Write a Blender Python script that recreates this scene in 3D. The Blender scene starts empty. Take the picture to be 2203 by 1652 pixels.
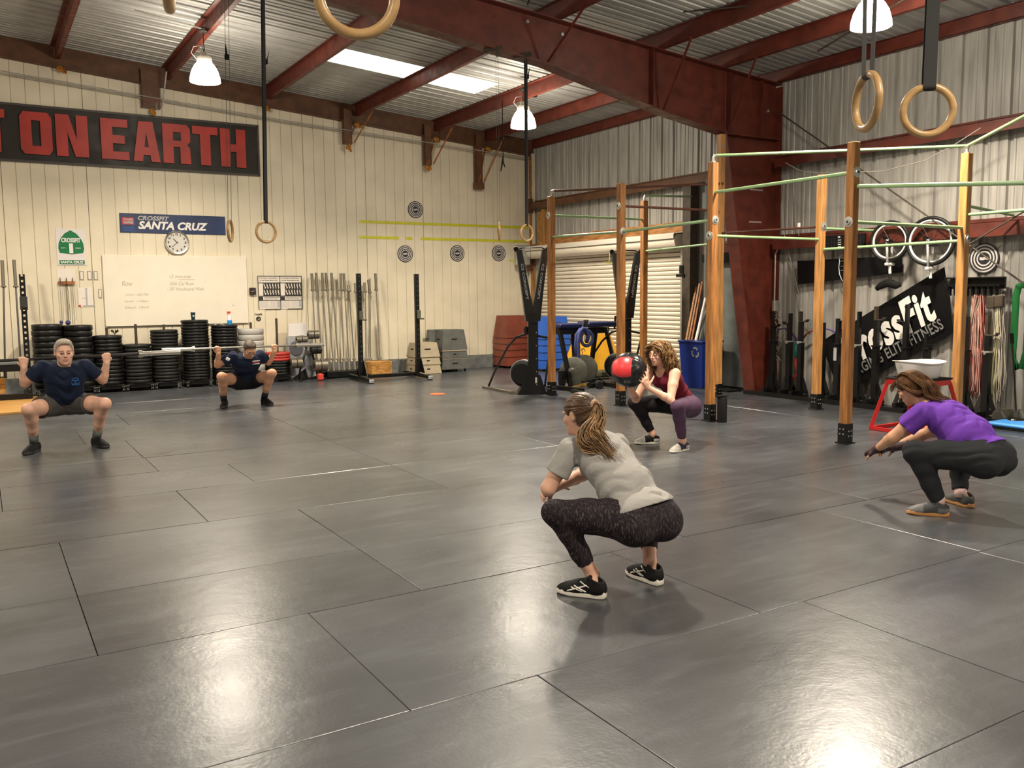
import bpy, math, random
import numpy as np
from mathutils import Vector, Matrix
random.seed(7)
RNG = random.Random(11)
C = bpy.context.scene.collection
sc = bpy.context.scene
PI = math.pi

# ---------------------------------------------------------------- camera, world, lamps, exposure
cam_d = bpy.data.cameras.new('camera')
cam_d.sensor_width = 36.0
cam_d.lens = 1881.7 / 2203.0 * 36.0
cam_d.clip_end = 200
cam = bpy.data.objects.new('camera', cam_d); C.objects.link(cam)
_yaw, _pit, _rol = 0.5468, 0.10342, -0.00964
_f = Vector((math.sin(_yaw)*math.cos(_pit), math.cos(_yaw)*math.cos(_pit), -math.sin(_pit)))
_r = Vector((math.cos(_yaw), -math.sin(_yaw), 0)); _u = _r.cross(_f)
_r2 = _r*math.cos(_rol) + _u*math.sin(_rol); _u2 = _u*math.cos(_rol) - _r*math.sin(_rol)
cam.matrix_world = Matrix(((_r2.x, _u2.x, -_f.x, 0), (_r2.y, _u2.y, -_f.y, 0), (_r2.z, _u2.z, -_f.z, 1.55), (0, 0, 0, 1)))
sc.camera = cam
sc.view_settings.view_transform = 'Standard'
sc.view_settings.look = 'None'
sc.view_settings.gamma = 1.0
sc.view_settings.use_curve_mapping = False
sc.view_settings.exposure = 1.35
sc.cycles.use_denoising = True
sc.cycles.max_bounces = 8
w = bpy.data.worlds.new('world'); sc.world = w; w.use_nodes = True
w.node_tree.nodes['Background'].inputs[0].default_value = (0.55, 0.62, 0.7, 1)
w.node_tree.nodes['Background'].inputs[1].default_value = 0.5
# lamp positions: a regular grid of pendant high-bay lamps (x, y, z of the mouth of the shade)
LAMPS = [(2.92, 12.95, 4.52), (7.75, 12.3, 4.22), (8.13, 6.1, 4.27), (4.2, 6.1, 4.5),
         (8.1, -0.4, 4.27), (3.0, -0.4, 4.6), (-2.2, 12.9, 4.9), (-2.2, 6.2, 4.9), (-2.2, -0.4, 4.9)]
LAMP_W = 92.0
LAMP_COL = (1.0, 0.88, 0.71)

# ---------------------------------------------------------------- small geometry kit
def rotm(rx=0, ry=0, rz=0):
    return Matrix.Rotation(rz, 3, 'Z') @ Matrix.Rotation(ry, 3, 'Y') @ Matrix.Rotation(rx, 3, 'X')

def frame_z(d):
    d = Vector(d).normalized()
    a = Vector((0, 0, 1)) if abs(d.z) < 0.95 else Vector((1, 0, 0))
    x = a.cross(d).normalized(); y = d.cross(x)
    return x, y, d

class MB:
    def __init__(s): s.v = []; s.f = []; s.m = []; s.mi = 0
    def add(s, vs, fs):
        o = len(s.v); s.v.extend([tuple(v) for v in vs]); s.f.extend([tuple(i+o for i in f) for f in fs]); s.m.extend([s.mi]*len(fs)); return s
    def box(s, c, d, rot=None):
        c = Vector(c); hx, hy, hz = d[0]/2, d[1]/2, d[2]/2
        vs = [Vector((x, y, z)) for x in (-hx, hx) for y in (-hy, hy) for z in (-hz, hz)]
        if rot is not None: vs = [rot @ v for v in vs]
        return s.add([c+v for v in vs], [(0,1,3,2),(4,6,7,5),(0,4,5,1),(2,3,7,6),(0,2,6,4),(1,5,7,3)])
    def bbox(s, a, b):
        return s.box([(a[i]+b[i])/2 for i in range(3)], [abs(b[i]-a[i]) for i in range(3)])
    def bevbox(s, c, d, b=0.01, rot=None):
        c = Vector(c); vs = []; h = [x/2 for x in d]; b = min(b, min(h)*0.9)
        for x in (-1, 1):
            for y in (-1, 1):
                for z in (-1, 1):
                    vs += [Vector((x*(h[0]-b), y*(h[1]-b), z*h[2])), Vector((x*(h[0]-b), y*h[1], z*(h[2]-b))), Vector((x*h[0], y*(h[1]-b), z*(h[2]-b)))]
        if rot is not None: vs = [rot @ v for v in vs]
        I = lambda x, y, z, k: ((x*2+y)*2+z)*3+k
        fs = []
        for z in (0, 1): q = [I(0,0,z,0), I(1,0,z,0), I(1,1,z,0), I(0,1,z,0)]; fs.append(q if z else q[::-1])
        for y in (0, 1): q = [I(0,y,0,1), I(1,y,0,1), I(1,y,1,1), I(0,y,1,1)]; fs.append(q[::-1] if y else q)
        for x in (0, 1): q = [I(x,0,0,2), I(x,1,0,2), I(x,1,1,2), I(x,0,1,2)]; fs.append(q if x else q[::-1])
        for x in (0, 1):
            for y in (0, 1): fs.append([I(x,y,0,1), I(x,y,1,1), I(x,y,1,2), I(x,y,0,2)])
            for z in (0, 1): fs.append([I(x,0,z,0), I(x,1,z,0), I(x,1,z,2), I(x,0,z,2)])
        for y in (0, 1):
            for z in (0, 1): fs.append([I(0,y,z,0), I(1,y,z,0), I(1,y,z,1), I(0,y,z,1)])
        for x in (0, 1):
            for y in (0, 1):
                for z in (0, 1): fs.append([I(x,y,z,0), I(x,y,z,1), I(x,y,z,2)])
        return s.add([c+v for v in vs], fs)
    def beam(s, a, b, w, h, up=(0, 0, 1)):
        a = Vector(a); b = Vector(b); d = (b-a); L = d.length; d.normalize(); up = Vector(up)
        x = d.cross(up)
        if x.length < 1e-3: x = d.cross(Vector((0, 1, 0)))
        x.normalize(); z = x.cross(d)
        return s.box((a+b)/2, (w, L, h), Matrix((x, d, z)).transposed())
    def cyl(s, a, b, r0, r1=None, n=12, caps=True):
        r1 = r0 if r1 is None else r1; a = Vector(a); b = Vector(b); x, y, z = frame_z(b-a)
        vs = [a+(x*math.cos(t)+y*math.sin(t))*r0 for t in [2*PI*i/n for i in range(n)]] + [b+(x*math.cos(t)+y*math.sin(t))*r1 for t in [2*PI*i/n for i in range(n)]]
        fs = [(i, (i+1) % n, n+(i+1) % n, n+i) for i in range(n)]
        if caps: fs += [tuple(range(n-1, -1, -1)), tuple(range(n, 2*n))]
        return s.add(vs, fs)
    def tube(s, pts, r, n=8, closed=False, caps=True, flat=1.0):
        P = [Vector(p) for p in pts]; k = len(P); R = r if hasattr(r, '__len__') else [r]*k
        prev = None; vs = []
        for i, p in enumerate(P):
            if closed: t = P[(i+1) % k]-P[i-1]
            else: t = P[min(i+1, k-1)]-P[max(i-1, 0)]
            if t.length < 1e-9: t = Vector((0, 0, 1))
            t.normalize()
            if prev is None: x, y, _ = frame_z(t)
            else:
                x = prev - t*prev.dot(t)
                if x.length < 1e-6: x = frame_z(t)[0]
                x.normalize(); y = t.cross(x)
            prev = x
            vs += [p+(x*math.cos(2*PI*j/n)+y*math.sin(2*PI*j/n)*flat)*R[i] for j in range(n)]
        fs = []
        for i in range(k if closed else k-1):
            a = i*n; b = ((i+1) % k)*n
            fs += [(a+j, a+(j+1) % n, b+(j+1) % n, b+j) for j in range(n)]
        if caps and not closed: fs += [tuple(range(n-1, -1, -1)), tuple(range((k-1)*n, k*n))]
        return s.add(vs, fs)
    def lathe(s, prof, o=(0, 0, 0), axis=(0, 0, 1), n=24):
        o = Vector(o); x, y, z = frame_z(axis); vs = []
        for r, h in prof: vs += [o+z*h+(x*math.cos(2*PI*j/n)+y*math.sin(2*PI*j/n))*r for j in range(n)]
        fs = []
        for i in range(len(prof)-1):
            a = i*n; b = a+n
            fs += [(a+j, a+(j+1) % n, b+(j+1) % n, b+j) for j in range(n)]
        if prof[0][0] > 1e-6: fs.append(tuple(range(n-1, -1, -1)))
        if prof[-1][0] > 1e-6: fs.append(tuple(range((len(prof)-1)*n, len(prof)*n)))
        return s.add(vs, fs)
    def prism(s, poly, ext):
        k = len(poly); e = Vector(ext); P = [Vector(p) for p in poly]
        return s.add(P+[p+e for p in P], [tuple(range(k-1, -1, -1)), tuple(range(k, 2*k))]+[(i, (i+1) % k, k+(i+1) % k, k+i) for i in range(k)])
    def frustum(s, c, d0, d1, h, rz=0):
        c = Vector(c); m = rotm(0, 0, rz); vs = []
        for (w_, l_), z in ((d0, 0), (d1, h)):
            vs += [c+m @ Vector((x*w_/2, y*l_/2, z)) for x, y in ((-1, -1), (1, -1), (1, 1), (-1, 1))]
        return s.add(vs, [(3,2,1,0),(4,5,6,7),(0,1,5,4),(1,2,6,5),(2,3,7,6),(3,0,4,7)])
    def ring(s, c, r0, r1, nrm, th=0.002, n=40):
        c = Vector(c); x, y, z = frame_z(nrm); vs = []
        for r, h in ((r0, 0), (r1, 0), (r1, th), (r0, th)):
            vs += [c+z*h+(x*math.cos(2*PI*j/n)+y*math.sin(2*PI*j/n))*r for j in range(n)]
        fs = []
        for i in range(4):
            a = i*n; b = ((i+1) % 4)*n
            fs += [(a+j, b+j, b+(j+1) % n, a+(j+1) % n) for j in range(n)]
        return s.add(vs, fs)

def root_of(o):
    off = Vector((0, 0, 0))
    while o is not None: off += o.location; o = o.parent
    return off

def tag(o, label=None, cat=None, group=None, kind=None):
    if label: o['label'] = label
    if cat: o['category'] = cat
    if group: o['group'] = group
    if kind: o['kind'] = kind
    return o

def mesh_obj(name, vs, fs, m, parent=None, smooth=False, mi=None, world=True):
    """ONE mesh object; its vertices come in world coordinates unless world is False"""
    me = bpy.data.meshes.new(name)
    vs = np.asarray(vs, dtype=float)
    if parent is not None:
        off = root_of(parent) if world else Vector((0, 0, 0)); loc = Vector((0, 0, 0))
    else:
        lo, hi = vs.min(0), vs.max(0); off = Vector(((lo[0]+hi[0])/2, (lo[1]+hi[1])/2, lo[2])) if world else Vector((0, 0, 0)); loc = off
    me.from_pydata((vs-np.array(off)).tolist(), [], [tuple(int(i) for i in f) for f in fs])
    for x in (m if isinstance(m, (list, tuple)) else [m]): me.materials.append(x)
    if mi is not None and len(set(mi)) > 1: me.polygons.foreach_set('material_index', mi)
    if smooth:
        me.polygons.foreach_set('use_smooth', [True]*len(me.polygons))
        if smooth is not True: me.set_sharp_from_angle(angle=smooth)
    o = bpy.data.objects.new(name, me); C.objects.link(o)
    o.parent = parent; o.location = loc
    return o

def B(mb, name, m, parent=None, smooth=False, world=True, label=None, cat=None, group=None, kind=None):
    return tag(mesh_obj(name, mb.v, mb.f, m, parent, smooth, mb.m, world), label, cat, group, kind)

def thing(name, loc, label=None, cat=None, group=None, rz=0, kind=None, parent=None):
    o = bpy.data.objects.new(name, None); C.objects.link(o); o.location = Vector(loc); o.rotation_euler = (0, 0, rz); o.parent = parent
    o.empty_display_size = 0.1
    return tag(o, label, cat, group, kind)

def copy_tree(o, loc=None, rz=None, label=None, parent=None, top=True):
    c = o.copy(); C.objects.link(c)
    if parent is not None: c.parent = parent
    for ch in list(o.children): copy_tree(ch, parent=c, top=False)
    if top:
        if loc is not None: c.location = Vector(loc)
        if rz is not None: c.rotation_euler = (0, 0, rz)
        if label: c['label'] = label
    return c

S30 = math.radians(35)

def text_mesh(txt, size, bold=0.0, shear=0.0, ext=0.001, sx=1.0, spacing=1.0, align='LEFT'):
    cu = bpy.data.curves.new('text', 'FONT'); cu.body = txt; cu.size = size; cu.offset = bold; cu.shear = shear
    cu.extrude = ext; cu.space_character = spacing; cu.align_x = align; cu.resolution_u = 3
    ob = bpy.data.objects.new('text', cu); C.objects.link(ob)
    me = bpy.data.meshes.new_from_object(ob)
    vs = [(v.co.x*sx, v.co.y, v.co.z) for v in me.vertices]; fs = [tuple(p.vertices) for p in me.polygons]
    bpy.data.objects.remove(ob); bpy.data.curves.remove(cu); bpy.data.meshes.remove(me)
    return vs, fs

def text_on(name, txt, o, xd, yd, size, m, parent, bold=0.0, shear=0.0, sx=1.0, spacing=1.0, align='LEFT', fit=None, lift=0.003):
    """flat lettering with its baseline origin at o, running along xd, its height along yd"""
    vs, fs = text_mesh(txt, size, bold, shear, 0.001, sx, spacing, align)
    A = np.array(vs)
    if fit:
        lo, hi = A.min(0), A.max(0); A = A-[lo[0], lo[1], 0]
        A[:, 0] *= fit[0]/(hi[0]-lo[0]); A[:, 1] *= fit[1]/(hi[1]-lo[1])
    xd = np.array(Vector(xd).normalized()); yd = np.array(Vector(yd).normalized()); zd = np.cross(xd, yd)
    W = np.array(o)+A[:, :1]*xd+A[:, 1:2]*yd+(A[:, 2:3]+lift)*zd
    return mesh_obj(name, W, fs, m, parent)

# ---------------------------------------------------------------- materials
def mat(name, col, rough=0.6, metal=0.0, spec=0.5, var=0.0, vscale=4.0, bump=0.0, bscale=40.0, stretch=None, emit=None, estr=0.0, col2=None, rvar=0.0, coat=0.0, trans=0.0, alpha=1.0, detail=4.0, lohi=(0.35, 0.65), sheen=0.0):
    m = bpy.data.materials.new(name); m.use_nodes = True; nt = m.node_tree; b = nt.nodes['Principled BSDF']; L = nt.links
    c = (*col, 1.0)
    b.inputs['Base Color'].default_value = c; b.inputs['Roughness'].default_value = rough; b.inputs['Metallic'].default_value = metal
    b.inputs['Specular IOR Level'].default_value = spec; b.inputs['Coat Weight'].default_value = coat
    b.inputs['Transmission Weight'].default_value = trans; b.inputs['Alpha'].default_value = alpha
    if sheen: b.inputs['Sheen Weight'].default_value = sheen
    if emit: b.inputs['Emission Color'].default_value = (*emit, 1); b.inputs['Emission Strength'].default_value = estr
    if var or col2 or bump or rvar:
        tc = nt.nodes.new('ShaderNodeTexCoord'); mp = nt.nodes.new('ShaderNodeMapping'); L.new(tc.outputs['Object'], mp.inputs[0])
        mp.inputs['Scale'].default_value = stretch or (1, 1, 1)
    if var or col2:
        n = nt.nodes.new('ShaderNodeTexNoise'); n.inputs['Scale'].default_value = vscale; n.inputs['Detail'].default_value = detail; L.new(mp.outputs[0], n.inputs['Vector'])
        r = nt.nodes.new('ShaderNodeValToRGB'); r.color_ramp.elements[0].position = lohi[0]; r.color_ramp.elements[1].position = lohi[1]
        a = tuple(max(0, x*(1-var)) for x in col); d = col2 if col2 else tuple(min(1, x*(1+var)) for x in col)
        r.color_ramp.elements[0].color = (*a, 1); r.color_ramp.elements[1].color = (*d, 1)
        L.new(n.outputs['Fac'], r.inputs[0]); L.new(r.outputs[0], b.inputs['Base Color'])
    if rvar:
        n = nt.nodes.new('ShaderNodeTexNoise'); n.inputs['Scale'].default_value = vscale*1.7; n.inputs['Detail'].default_value = 5; L.new(mp.outputs[0], n.inputs['Vector'])
        q = nt.nodes.new('ShaderNodeMapRange'); q.inputs['To Min'].default_value = max(0, rough-rvar); q.inputs['To Max'].default_value = min(1, rough+rvar)
        q.inputs['From Min'].default_value = 0.3; q.inputs['From Max'].default_value = 0.7
        L.new(n.outputs['Fac'], q.inputs[0]); L.new(q.outputs[0], b.inputs['Roughness'])
    if bump:
        n = nt.nodes.new('ShaderNodeTexNoise'); n.inputs['Scale'].default_value = bscale; n.inputs['Detail'].default_value = 3; L.new(mp.outputs[0], n.inputs['Vector'])
        u = nt.nodes.new('ShaderNodeBump'); u.inputs['Strength'].default_value = bump; u.inputs['Distance'].default_value = 0.01
        L.new(n.outputs['Fac'], u.inputs['Height']); L.new(u.outputs[0], b.inputs['Normal'])
    return m

M = {}
M['cream'] = mat('cream_paint', (0.72, 0.645, 0.49), 0.55, var=0.07, vscale=1.6, bump=0.08, bscale=60)
M['curb'] = mat('grey_curb_paint', (0.16, 0.17, 0.165), 0.6, var=0.25, vscale=7, bump=0.2)
M['steel_wall'] = mat('galvanised_wall_sheet', (0.36, 0.345, 0.315), 0.5, metal=0.1, var=0.18, vscale=2.5, stretch=(6, 6, 0.5))
M['steel_roof'] = mat('galvanised_roof_sheet', (0.36, 0.355, 0.335), 0.45, metal=0.2, var=0.12, vscale=2)
M['skylight'] = mat('translucent_skylight', (0.8, 0.85, 0.8), 0.5, emit=(0.95, 1.0, 0.9), estr=0.38)
M['red_iron'] = mat('red_primer_steel', (0.105, 0.018, 0.009), 0.5, var=0.25, vscale=5, rvar=0.12)
M['brown_iron'] = mat('brown_primer_steel', (0.11, 0.045, 0.018), 0.6, var=0.25, vscale=6)
M['rust'] = mat('rusty_steel', (0.30, 0.11, 0.03), 0.75, var=0.4, vscale=14)
M['foam_rust'] = mat('orange_spray_foam', (0.42, 0.17, 0.02), 0.9, var=0.3, vscale=30, bump=0.5)
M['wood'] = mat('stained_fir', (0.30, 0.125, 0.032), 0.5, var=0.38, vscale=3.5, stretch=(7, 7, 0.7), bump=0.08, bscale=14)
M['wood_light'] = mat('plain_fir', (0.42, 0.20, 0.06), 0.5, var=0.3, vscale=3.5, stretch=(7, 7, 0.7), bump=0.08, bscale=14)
M['header_wood'] = mat('header_board', (0.34, 0.15, 0.045), 0.6, var=0.4, vscale=5, stretch=(6, 0.8, 6))
M['white_slat'] = mat('white_door_slat', (0.74, 0.67, 0.55), 0.45, var=0.04)
M['white_hood'] = mat('white_metal_hood', (0.62, 0.57, 0.49), 0.4)
M['dark_gap'] = mat('dark_void', (0.012, 0.012, 0.012), 0.8)
M['dark_steel'] = mat('dark_angle_steel', (0.05, 0.035, 0.022), 0.6, var=0.3, vscale=9)
M['black'] = mat('black_powder_coat', (0.005, 0.005, 0.005), 0.38, spec=0.35)
M['black_matt'] = mat('black_matt', (0.005, 0.005, 0.0055), 0.75, spec=0.25)
M['black_cloth'] = mat('black_vinyl_banner', (0.004, 0.004, 0.0045), 0.55, spec=0.15)
M['banner_dark'] = mat('charcoal_mesh_banner', (0.026, 0.021, 0.018), 0.5, spec=0.3, var=0.12, vscale=3, rvar=0.1)
M['banner_red'] = mat('banner_red_letters', (0.40, 0.030, 0.018), 0.5, var=0.15, vscale=3)
M['chrome'] = mat('brushed_chrome', (0.6, 0.58, 0.54), 0.28, metal=1.0)
M['bar_steel'] = mat('bar_steel', (0.33, 0.31, 0.27), 0.35, metal=0.9, var=0.1, vscale=20)
M['sleeve'] = mat('bright_sleeve_steel', (0.55, 0.52, 0.46), 0.3, metal=0.9)
M['old_sleeve'] = mat('dull_sleeve_steel', (0.20, 0.18, 0.14), 0.45, metal=0.7)
M['dark_bar'] = mat('dark_bar_steel', (0.045, 0.042, 0.04), 0.4, metal=0.6)
M['rubber'] = mat('bumper_rubber', (0.006, 0.006, 0.006), 0.42, spec=0.3, var=0.3, vscale=9, rvar=0.1)
M['rubber2'] = mat('bumper_rubber_worn', (0.010, 0.010, 0.009), 0.5, spec=0.3, var=0.3, vscale=9, rvar=0.1)
M['red_rubber'] = mat('red_bumper_rubber', (0.38, 0.028, 0.018), 0.5, var=0.1)
M['grey_rubber'] = mat('pale_grey_rubber', (0.40, 0.38, 0.35), 0.55, var=0.06)
M['green_pipe'] = mat('green_painted_pipe', (0.27, 0.42, 0.21), 0.35, var=0.08, vscale=10)
M['brown_pipe'] = mat('brown_painted_pipe', (0.10, 0.035, 0.02), 0.5, var=0.15, vscale=10)
M['galv'] = mat('galvanised_fitting', (0.50, 0.50, 0.47), 0.4, metal=0.7, var=0.1, vscale=30)
M['white'] = mat('white_print', (0.78, 0.76, 0.72), 0.5)
M['white_board'] = mat('whiteboard', (0.80, 0.74, 0.62), 0.22, var=0.02)
M['paper'] = mat('white_paper', (0.76, 0.70, 0.62), 0.6)
M['ink'] = mat('dark_ink', (0.03, 0.025, 0.02), 0.6)
M['ink_faint'] = mat('faint_marker', (0.36, 0.31, 0.24), 0.5)
M['navy'] = mat('navy_sign', (0.008, 0.016, 0.055), 0.4, col2=(0.02, 0.05, 0.16), vscale=0.9, var=0.01)
M['sign_green'] = mat('sign_green', (0.0, 0.16, 0.05), 0.45)
M['sign_red'] = mat('sign_red', (0.5, 0.03, 0.03), 0.45)
M['sign_blue'] = mat('sign_blue', (0.03, 0.12, 0.4), 0.45)
M['silver_text'] = mat('silver_letters', (0.42, 0.42, 0.42), 0.45)
M['tape'] = mat('yellow_tape', (0.58, 0.56, 0.02), 0.5, var=0.08, vscale=9)
M['target_black'] = mat('target_black', (0.012, 0.012, 0.014), 0.5)
M['target_white'] = mat('target_white', (0.55, 0.52, 0.5), 0.5)
M['plywood'] = mat('osb_plywood', (0.45, 0.22, 0.05), 0.6, var=0.35, vscale=9, stretch=(1, 1, 3))
M['floor_wood'] = mat('platform_plywood', (0.50, 0.27, 0.08), 0.35, var=0.2, vscale=2, stretch=(0.6, 5, 1))
M['box_beige'] = mat('beige_painted_box', (0.38, 0.32, 0.22), 0.5, var=0.08, vscale=6)
M['box_grey'] = mat('grey_painted_box', (0.10, 0.105, 0.095), 0.5, var=0.15, vscale=9)
M['box_red'] = mat('red_brown_box', (0.20, 0.045, 0.022), 0.5, var=0.15, vscale=6)
M['box_edge'] = mat('worn_box_edge', (0.45, 0.36, 0.28), 0.6, var=0.2, vscale=20)
M['box_blue'] = mat('blue_box', (0.02, 0.11, 0.52), 0.45, var=0.06)
M['box_yellow'] = mat('yellow_box', (0.66, 0.33, 0.01), 0.5, var=0.06)
M['bin_blue'] = mat('recycling_blue', (0.004, 0.020, 0.16), 0.4, var=0.1)
M['pad_navy'] = mat('navy_pad_vinyl', (0.006, 0.012, 0.06), 0.4)
M['rope_blue'] = mat('blue_rope', (0.035, 0.05, 0.17), 0.8, var=0.5, vscale=60)
M['fan_grey'] = mat('fan_cage_grey', (0.075, 0.075, 0.055), 0.5, var=0.15, vscale=20)
M['drywall'] = mat('grey_leaning_sheet', (0.15, 0.165, 0.155), 0.7, var=0.15, vscale=5)
M['ring_wood'] = mat('birch_ring', (0.44, 0.27, 0.115), 0.35, var=0.22, vscale=5, stretch=(1, 1, 3))
M['strap'] = mat('black_nylon_strap', (0.014, 0.014, 0.015), 0.75, bump=0.2, bscale=300)
M['strap_grey'] = mat('grey_nylon_strap', (0.05, 0.048, 0.05), 0.8)
M['bell'] = mat('glowing_lamp_shade', (0.9, 0.9, 0.9), 0.4, emit=(1.0, 0.90, 0.74), estr=32.0)
M['lamp_metal'] = mat('lamp_housing', (0.55, 0.5, 0.45), 0.4, metal=0.4)
M['stool_red'] = mat('red_powder_coat', (0.42, 0.010, 0.010), 0.35)
M['tub'] = mat('white_plastic_tub', (0.74, 0.70, 0.68), 0.4)
M['grey_plastic'] = mat('pale_grey_plastic', (0.34, 0.35, 0.37), 0.5)
M['pink_rope'] = mat('pink_cord', (0.62, 0.31, 0.26), 0.6)
M['red_rope'] = mat('red_cord', (0.6, 0.05, 0.04), 0.6)
M['yellow_rope'] = mat('pale_yellow_cord', (0.62, 0.58, 0.32), 0.6)
M['cream_rope'] = mat('cream_cord', (0.58, 0.52, 0.42), 0.6)
M['green_band'] = mat('green_band', (0.012, 0.20, 0.045), 0.55)
M['purple_band'] = mat('purple_band', (0.07, 0.02, 0.20), 0.5)
M['orange_band'] = mat('rust_band', (0.32, 0.06, 0.02), 0.5)
M['teal_band'] = mat('teal_band', (0.02, 0.25, 0.20), 0.5)
M['blue_pad'] = mat('sky_blue_pad', (0.06, 0.30, 0.78), 0.45)
M['ball_red'] = mat('ball_red_vinyl', (0.60, 0.035, 0.04), 0.35, bump=0.15, bscale=12)
M['ball_black'] = mat('ball_black_vinyl', (0.010, 0.010, 0.011), 0.3, bump=0.15, bscale=12)
M['orange_dot'] = mat('orange_dot', (0.75, 0.12, 0.04), 0.5)
M['clock_white'] = mat('clock_face', (0.62, 0.60, 0.55), 0.4)
M['wire_grey'] = mat('grey_cable', (0.30, 0.28, 0.24), 0.5)
M['bottle_blue'] = mat('blue_cleaner', (0.02, 0.25, 0.6), 0.3)
M['bottle_clear'] = mat('pale_plastic', (0.6, 0.6, 0.66), 0.3)
M['tumbler'] = mat('dark_teal_tumbler', (0.012, 0.04, 0.045), 0.3, metal=0.3)

# rubber floor mats: dark crumb rubber with scuffs and a worn sheen
def floor_mat():
    m = bpy.data.materials.new('rubber_floor'); m.use_nodes = True; nt = m.node_tree; b = nt.nodes['Principled BSDF']; L = nt.links
    g = nt.nodes.new('ShaderNodeNewGeometry'); oi = nt.nodes.new('ShaderNodeObjectInfo')
    def noise(scale, detail=4, st=None, dist=0.0):
        n = nt.nodes.new('ShaderNodeTexNoise'); n.inputs['Scale'].default_value = scale; n.inputs['Detail'].default_value = detail; n.inputs['Distortion'].default_value = dist
        if st:
            mp = nt.nodes.new('ShaderNodeMapping'); mp.inputs['Scale'].default_value = st; mp.inputs['Rotation'].default_value = (0, 0, 0.12)
            L.new(g.outputs['Position'], mp.inputs[0]); L.new(mp.outputs[0], n.inputs['Vector'])
        else: L.new(g.outputs['Position'], n.inputs['Vector'])
        return n.outputs['Fac']
    def rng(s, a, b_, c, d):
        q = nt.nodes.new('ShaderNodeMapRange'); q.inputs[1].default_value = a; q.inputs[2].default_value = b_; q.inputs[3].default_value = c; q.inputs[4].default_value = d
        L.new(s, q.inputs[0]); return q.outputs[0]
    def mth(op, a, c):
        q = nt.nodes.new('ShaderNodeMath'); q.operation = op; q.use_clamp = False
        for i, x in enumerate((a, c)):
            if isinstance(x, (int, float)): q.inputs[i].default_value = x
            else: L.new(x, q.inputs[i])
        return q.outputs[0]
    big = rng(noise(0.9, 3), 0.35, 0.65, 0.75, 1.3)
    scuff = rng(noise(3.2, 10, (0.5, 3.0, 1), 0.4), 0.50, 0.80, 0.0, 1.3)
    fine = rng(noise(22, 6, (0.5, 2.8, 1), 0.5), 0.60, 0.80, 0.0, 1.4)
    tone = rng(oi.outputs['Random'], 0, 1, 0.85, 1.18)
    v = mth('MULTIPLY', mth('MULTIPLY', big, tone), FLOOR_ALB)
    v = mth('ADD', v, mth('MULTIPLY', mth('ADD', scuff, fine), 0.022))
    cc = nt.nodes.new('ShaderNodeCombineColor')
    L.new(mth('MULTIPLY', v, 0.93), cc.inputs[0]); L.new(v, cc.inputs[1]); L.new(mth('MULTIPLY', v, 1.12), cc.inputs[2])
    L.new(cc.outputs[0], b.inputs['Base Color'])
    ro = mth('ADD', mth('MULTIPLY', noise(1.3, 2, (1, 1.6, 1)), 0.12), 0.225)
    L.new(ro, b.inputs['Roughness']); b.inputs['Specular IOR Level'].default_value = 0.8
    u = nt.nodes.new('ShaderNodeBump'); u.inputs['Strength'].default_value = 0.35; u.inputs['Distance'].default_value = 0.004
    L.new(mth('ADD', noise(9, 4), mth('MULTIPLY', noise(55, 3), 0.35)), u.inputs['Height']); L.new(u.outputs[0], b.inputs['Normal'])
    return m
FLOOR_ALB = 0.052
M['floor'] = floor_mat()

# ---------------------------------------------------------------- the building
XW, YW = 10.41, 16.17
X0, Y0 = -7.0, -6.0
def roof_z(x): return 4.79 + 0.083*(XW-x) if x > -5 else 4.79+0.083*(XW+5)
def struct(mb, name, m, parent=None, smooth=False, label=None):
    o = B(mb, name, m, parent, smooth)
    if parent is None: o['kind'] = 'structure'
    if label: o['label'] = label
    return o

# floor slab and its rubber mats, each a part
mb = MB(); mb.bbox((X0, Y0, -0.30), (XW, YW, -0.014)); floor = struct(mb, 'floor', M['dark_gap'], label='gym floor of black rubber mats laid in staggered rows')
rows = [-6.0, -4.78, -3.56, -2.34, -1.12, 0.1, 1.66, 2.88, 4.07, 4.96, 6.15, 7.29, 8.2, 8.98, 10.2, 11.42, 12.64, 13.86, 15.08, 16.1]
seams = {6: [1.86, 3.446, 4.98], 7: [1.295, 3.15, 5.0], 8: [0.357, 1.91, 3.75, 5.58], 9: [0.357, 1.91, 3.75, 5.58], 10: [1.276, 3.14, 4.97], 11: [1.90, 3.14, 4.97], 12: [1.30, 3.14, 4.97, 6.8], 13: [1.29, 3.14, 4.6], 14: [0.9, 3.14, 4.97], 15: [1.5, 3.14, 5.3]}
mat_meshes = {}
for i in range(len(rows)-1):
    y0, y1 = rows[i], rows[i+1]
    if i in seams: xs = list(seams[i])
    else: xs = [0.4+(i % 3)*0.61]
    while xs[0] > X0+1.83: xs.insert(0, xs[0]-1.83)
    while xs[-1] < XW-1.83-0.1: xs.append(xs[-1]+1.83)
    xs = [X0]+xs+[XW-0.03]
    for j in range(len(xs)-1):
        a, b = xs[j], xs[j+1]
        if b-a < 0.15: continue
        g = 0.0022; wx, wy = b-a-2*g, y1-y0-2*g
        key = (round(wx, 3), round(wy, 3))
        if key not in mat_meshes:
            k = MB(); k.bevbox((0, 0, -0.006), (wx, wy, 0.012), 0.002)
            me = bpy.data.meshes.new('rubber_mat'); me.from_pydata(k.v, [], k.f); me.materials.append(M['floor']); mat_meshes[key] = me
        o = bpy.data.objects.new('rubber_mat', mat_meshes[key]); C.objects.link(o); o.parent = floor
        o.location = Vector(((a+b)/2, (y0+y1)/2, 0)) - floor.location
        o.location.z += RNG.uniform(-0.0012, 0.0)
        o.rotation_euler = (RNG.uniform(-0.0012, 0.0012), RNG.uniform(-0.0009, 0.0009), 0)

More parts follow.
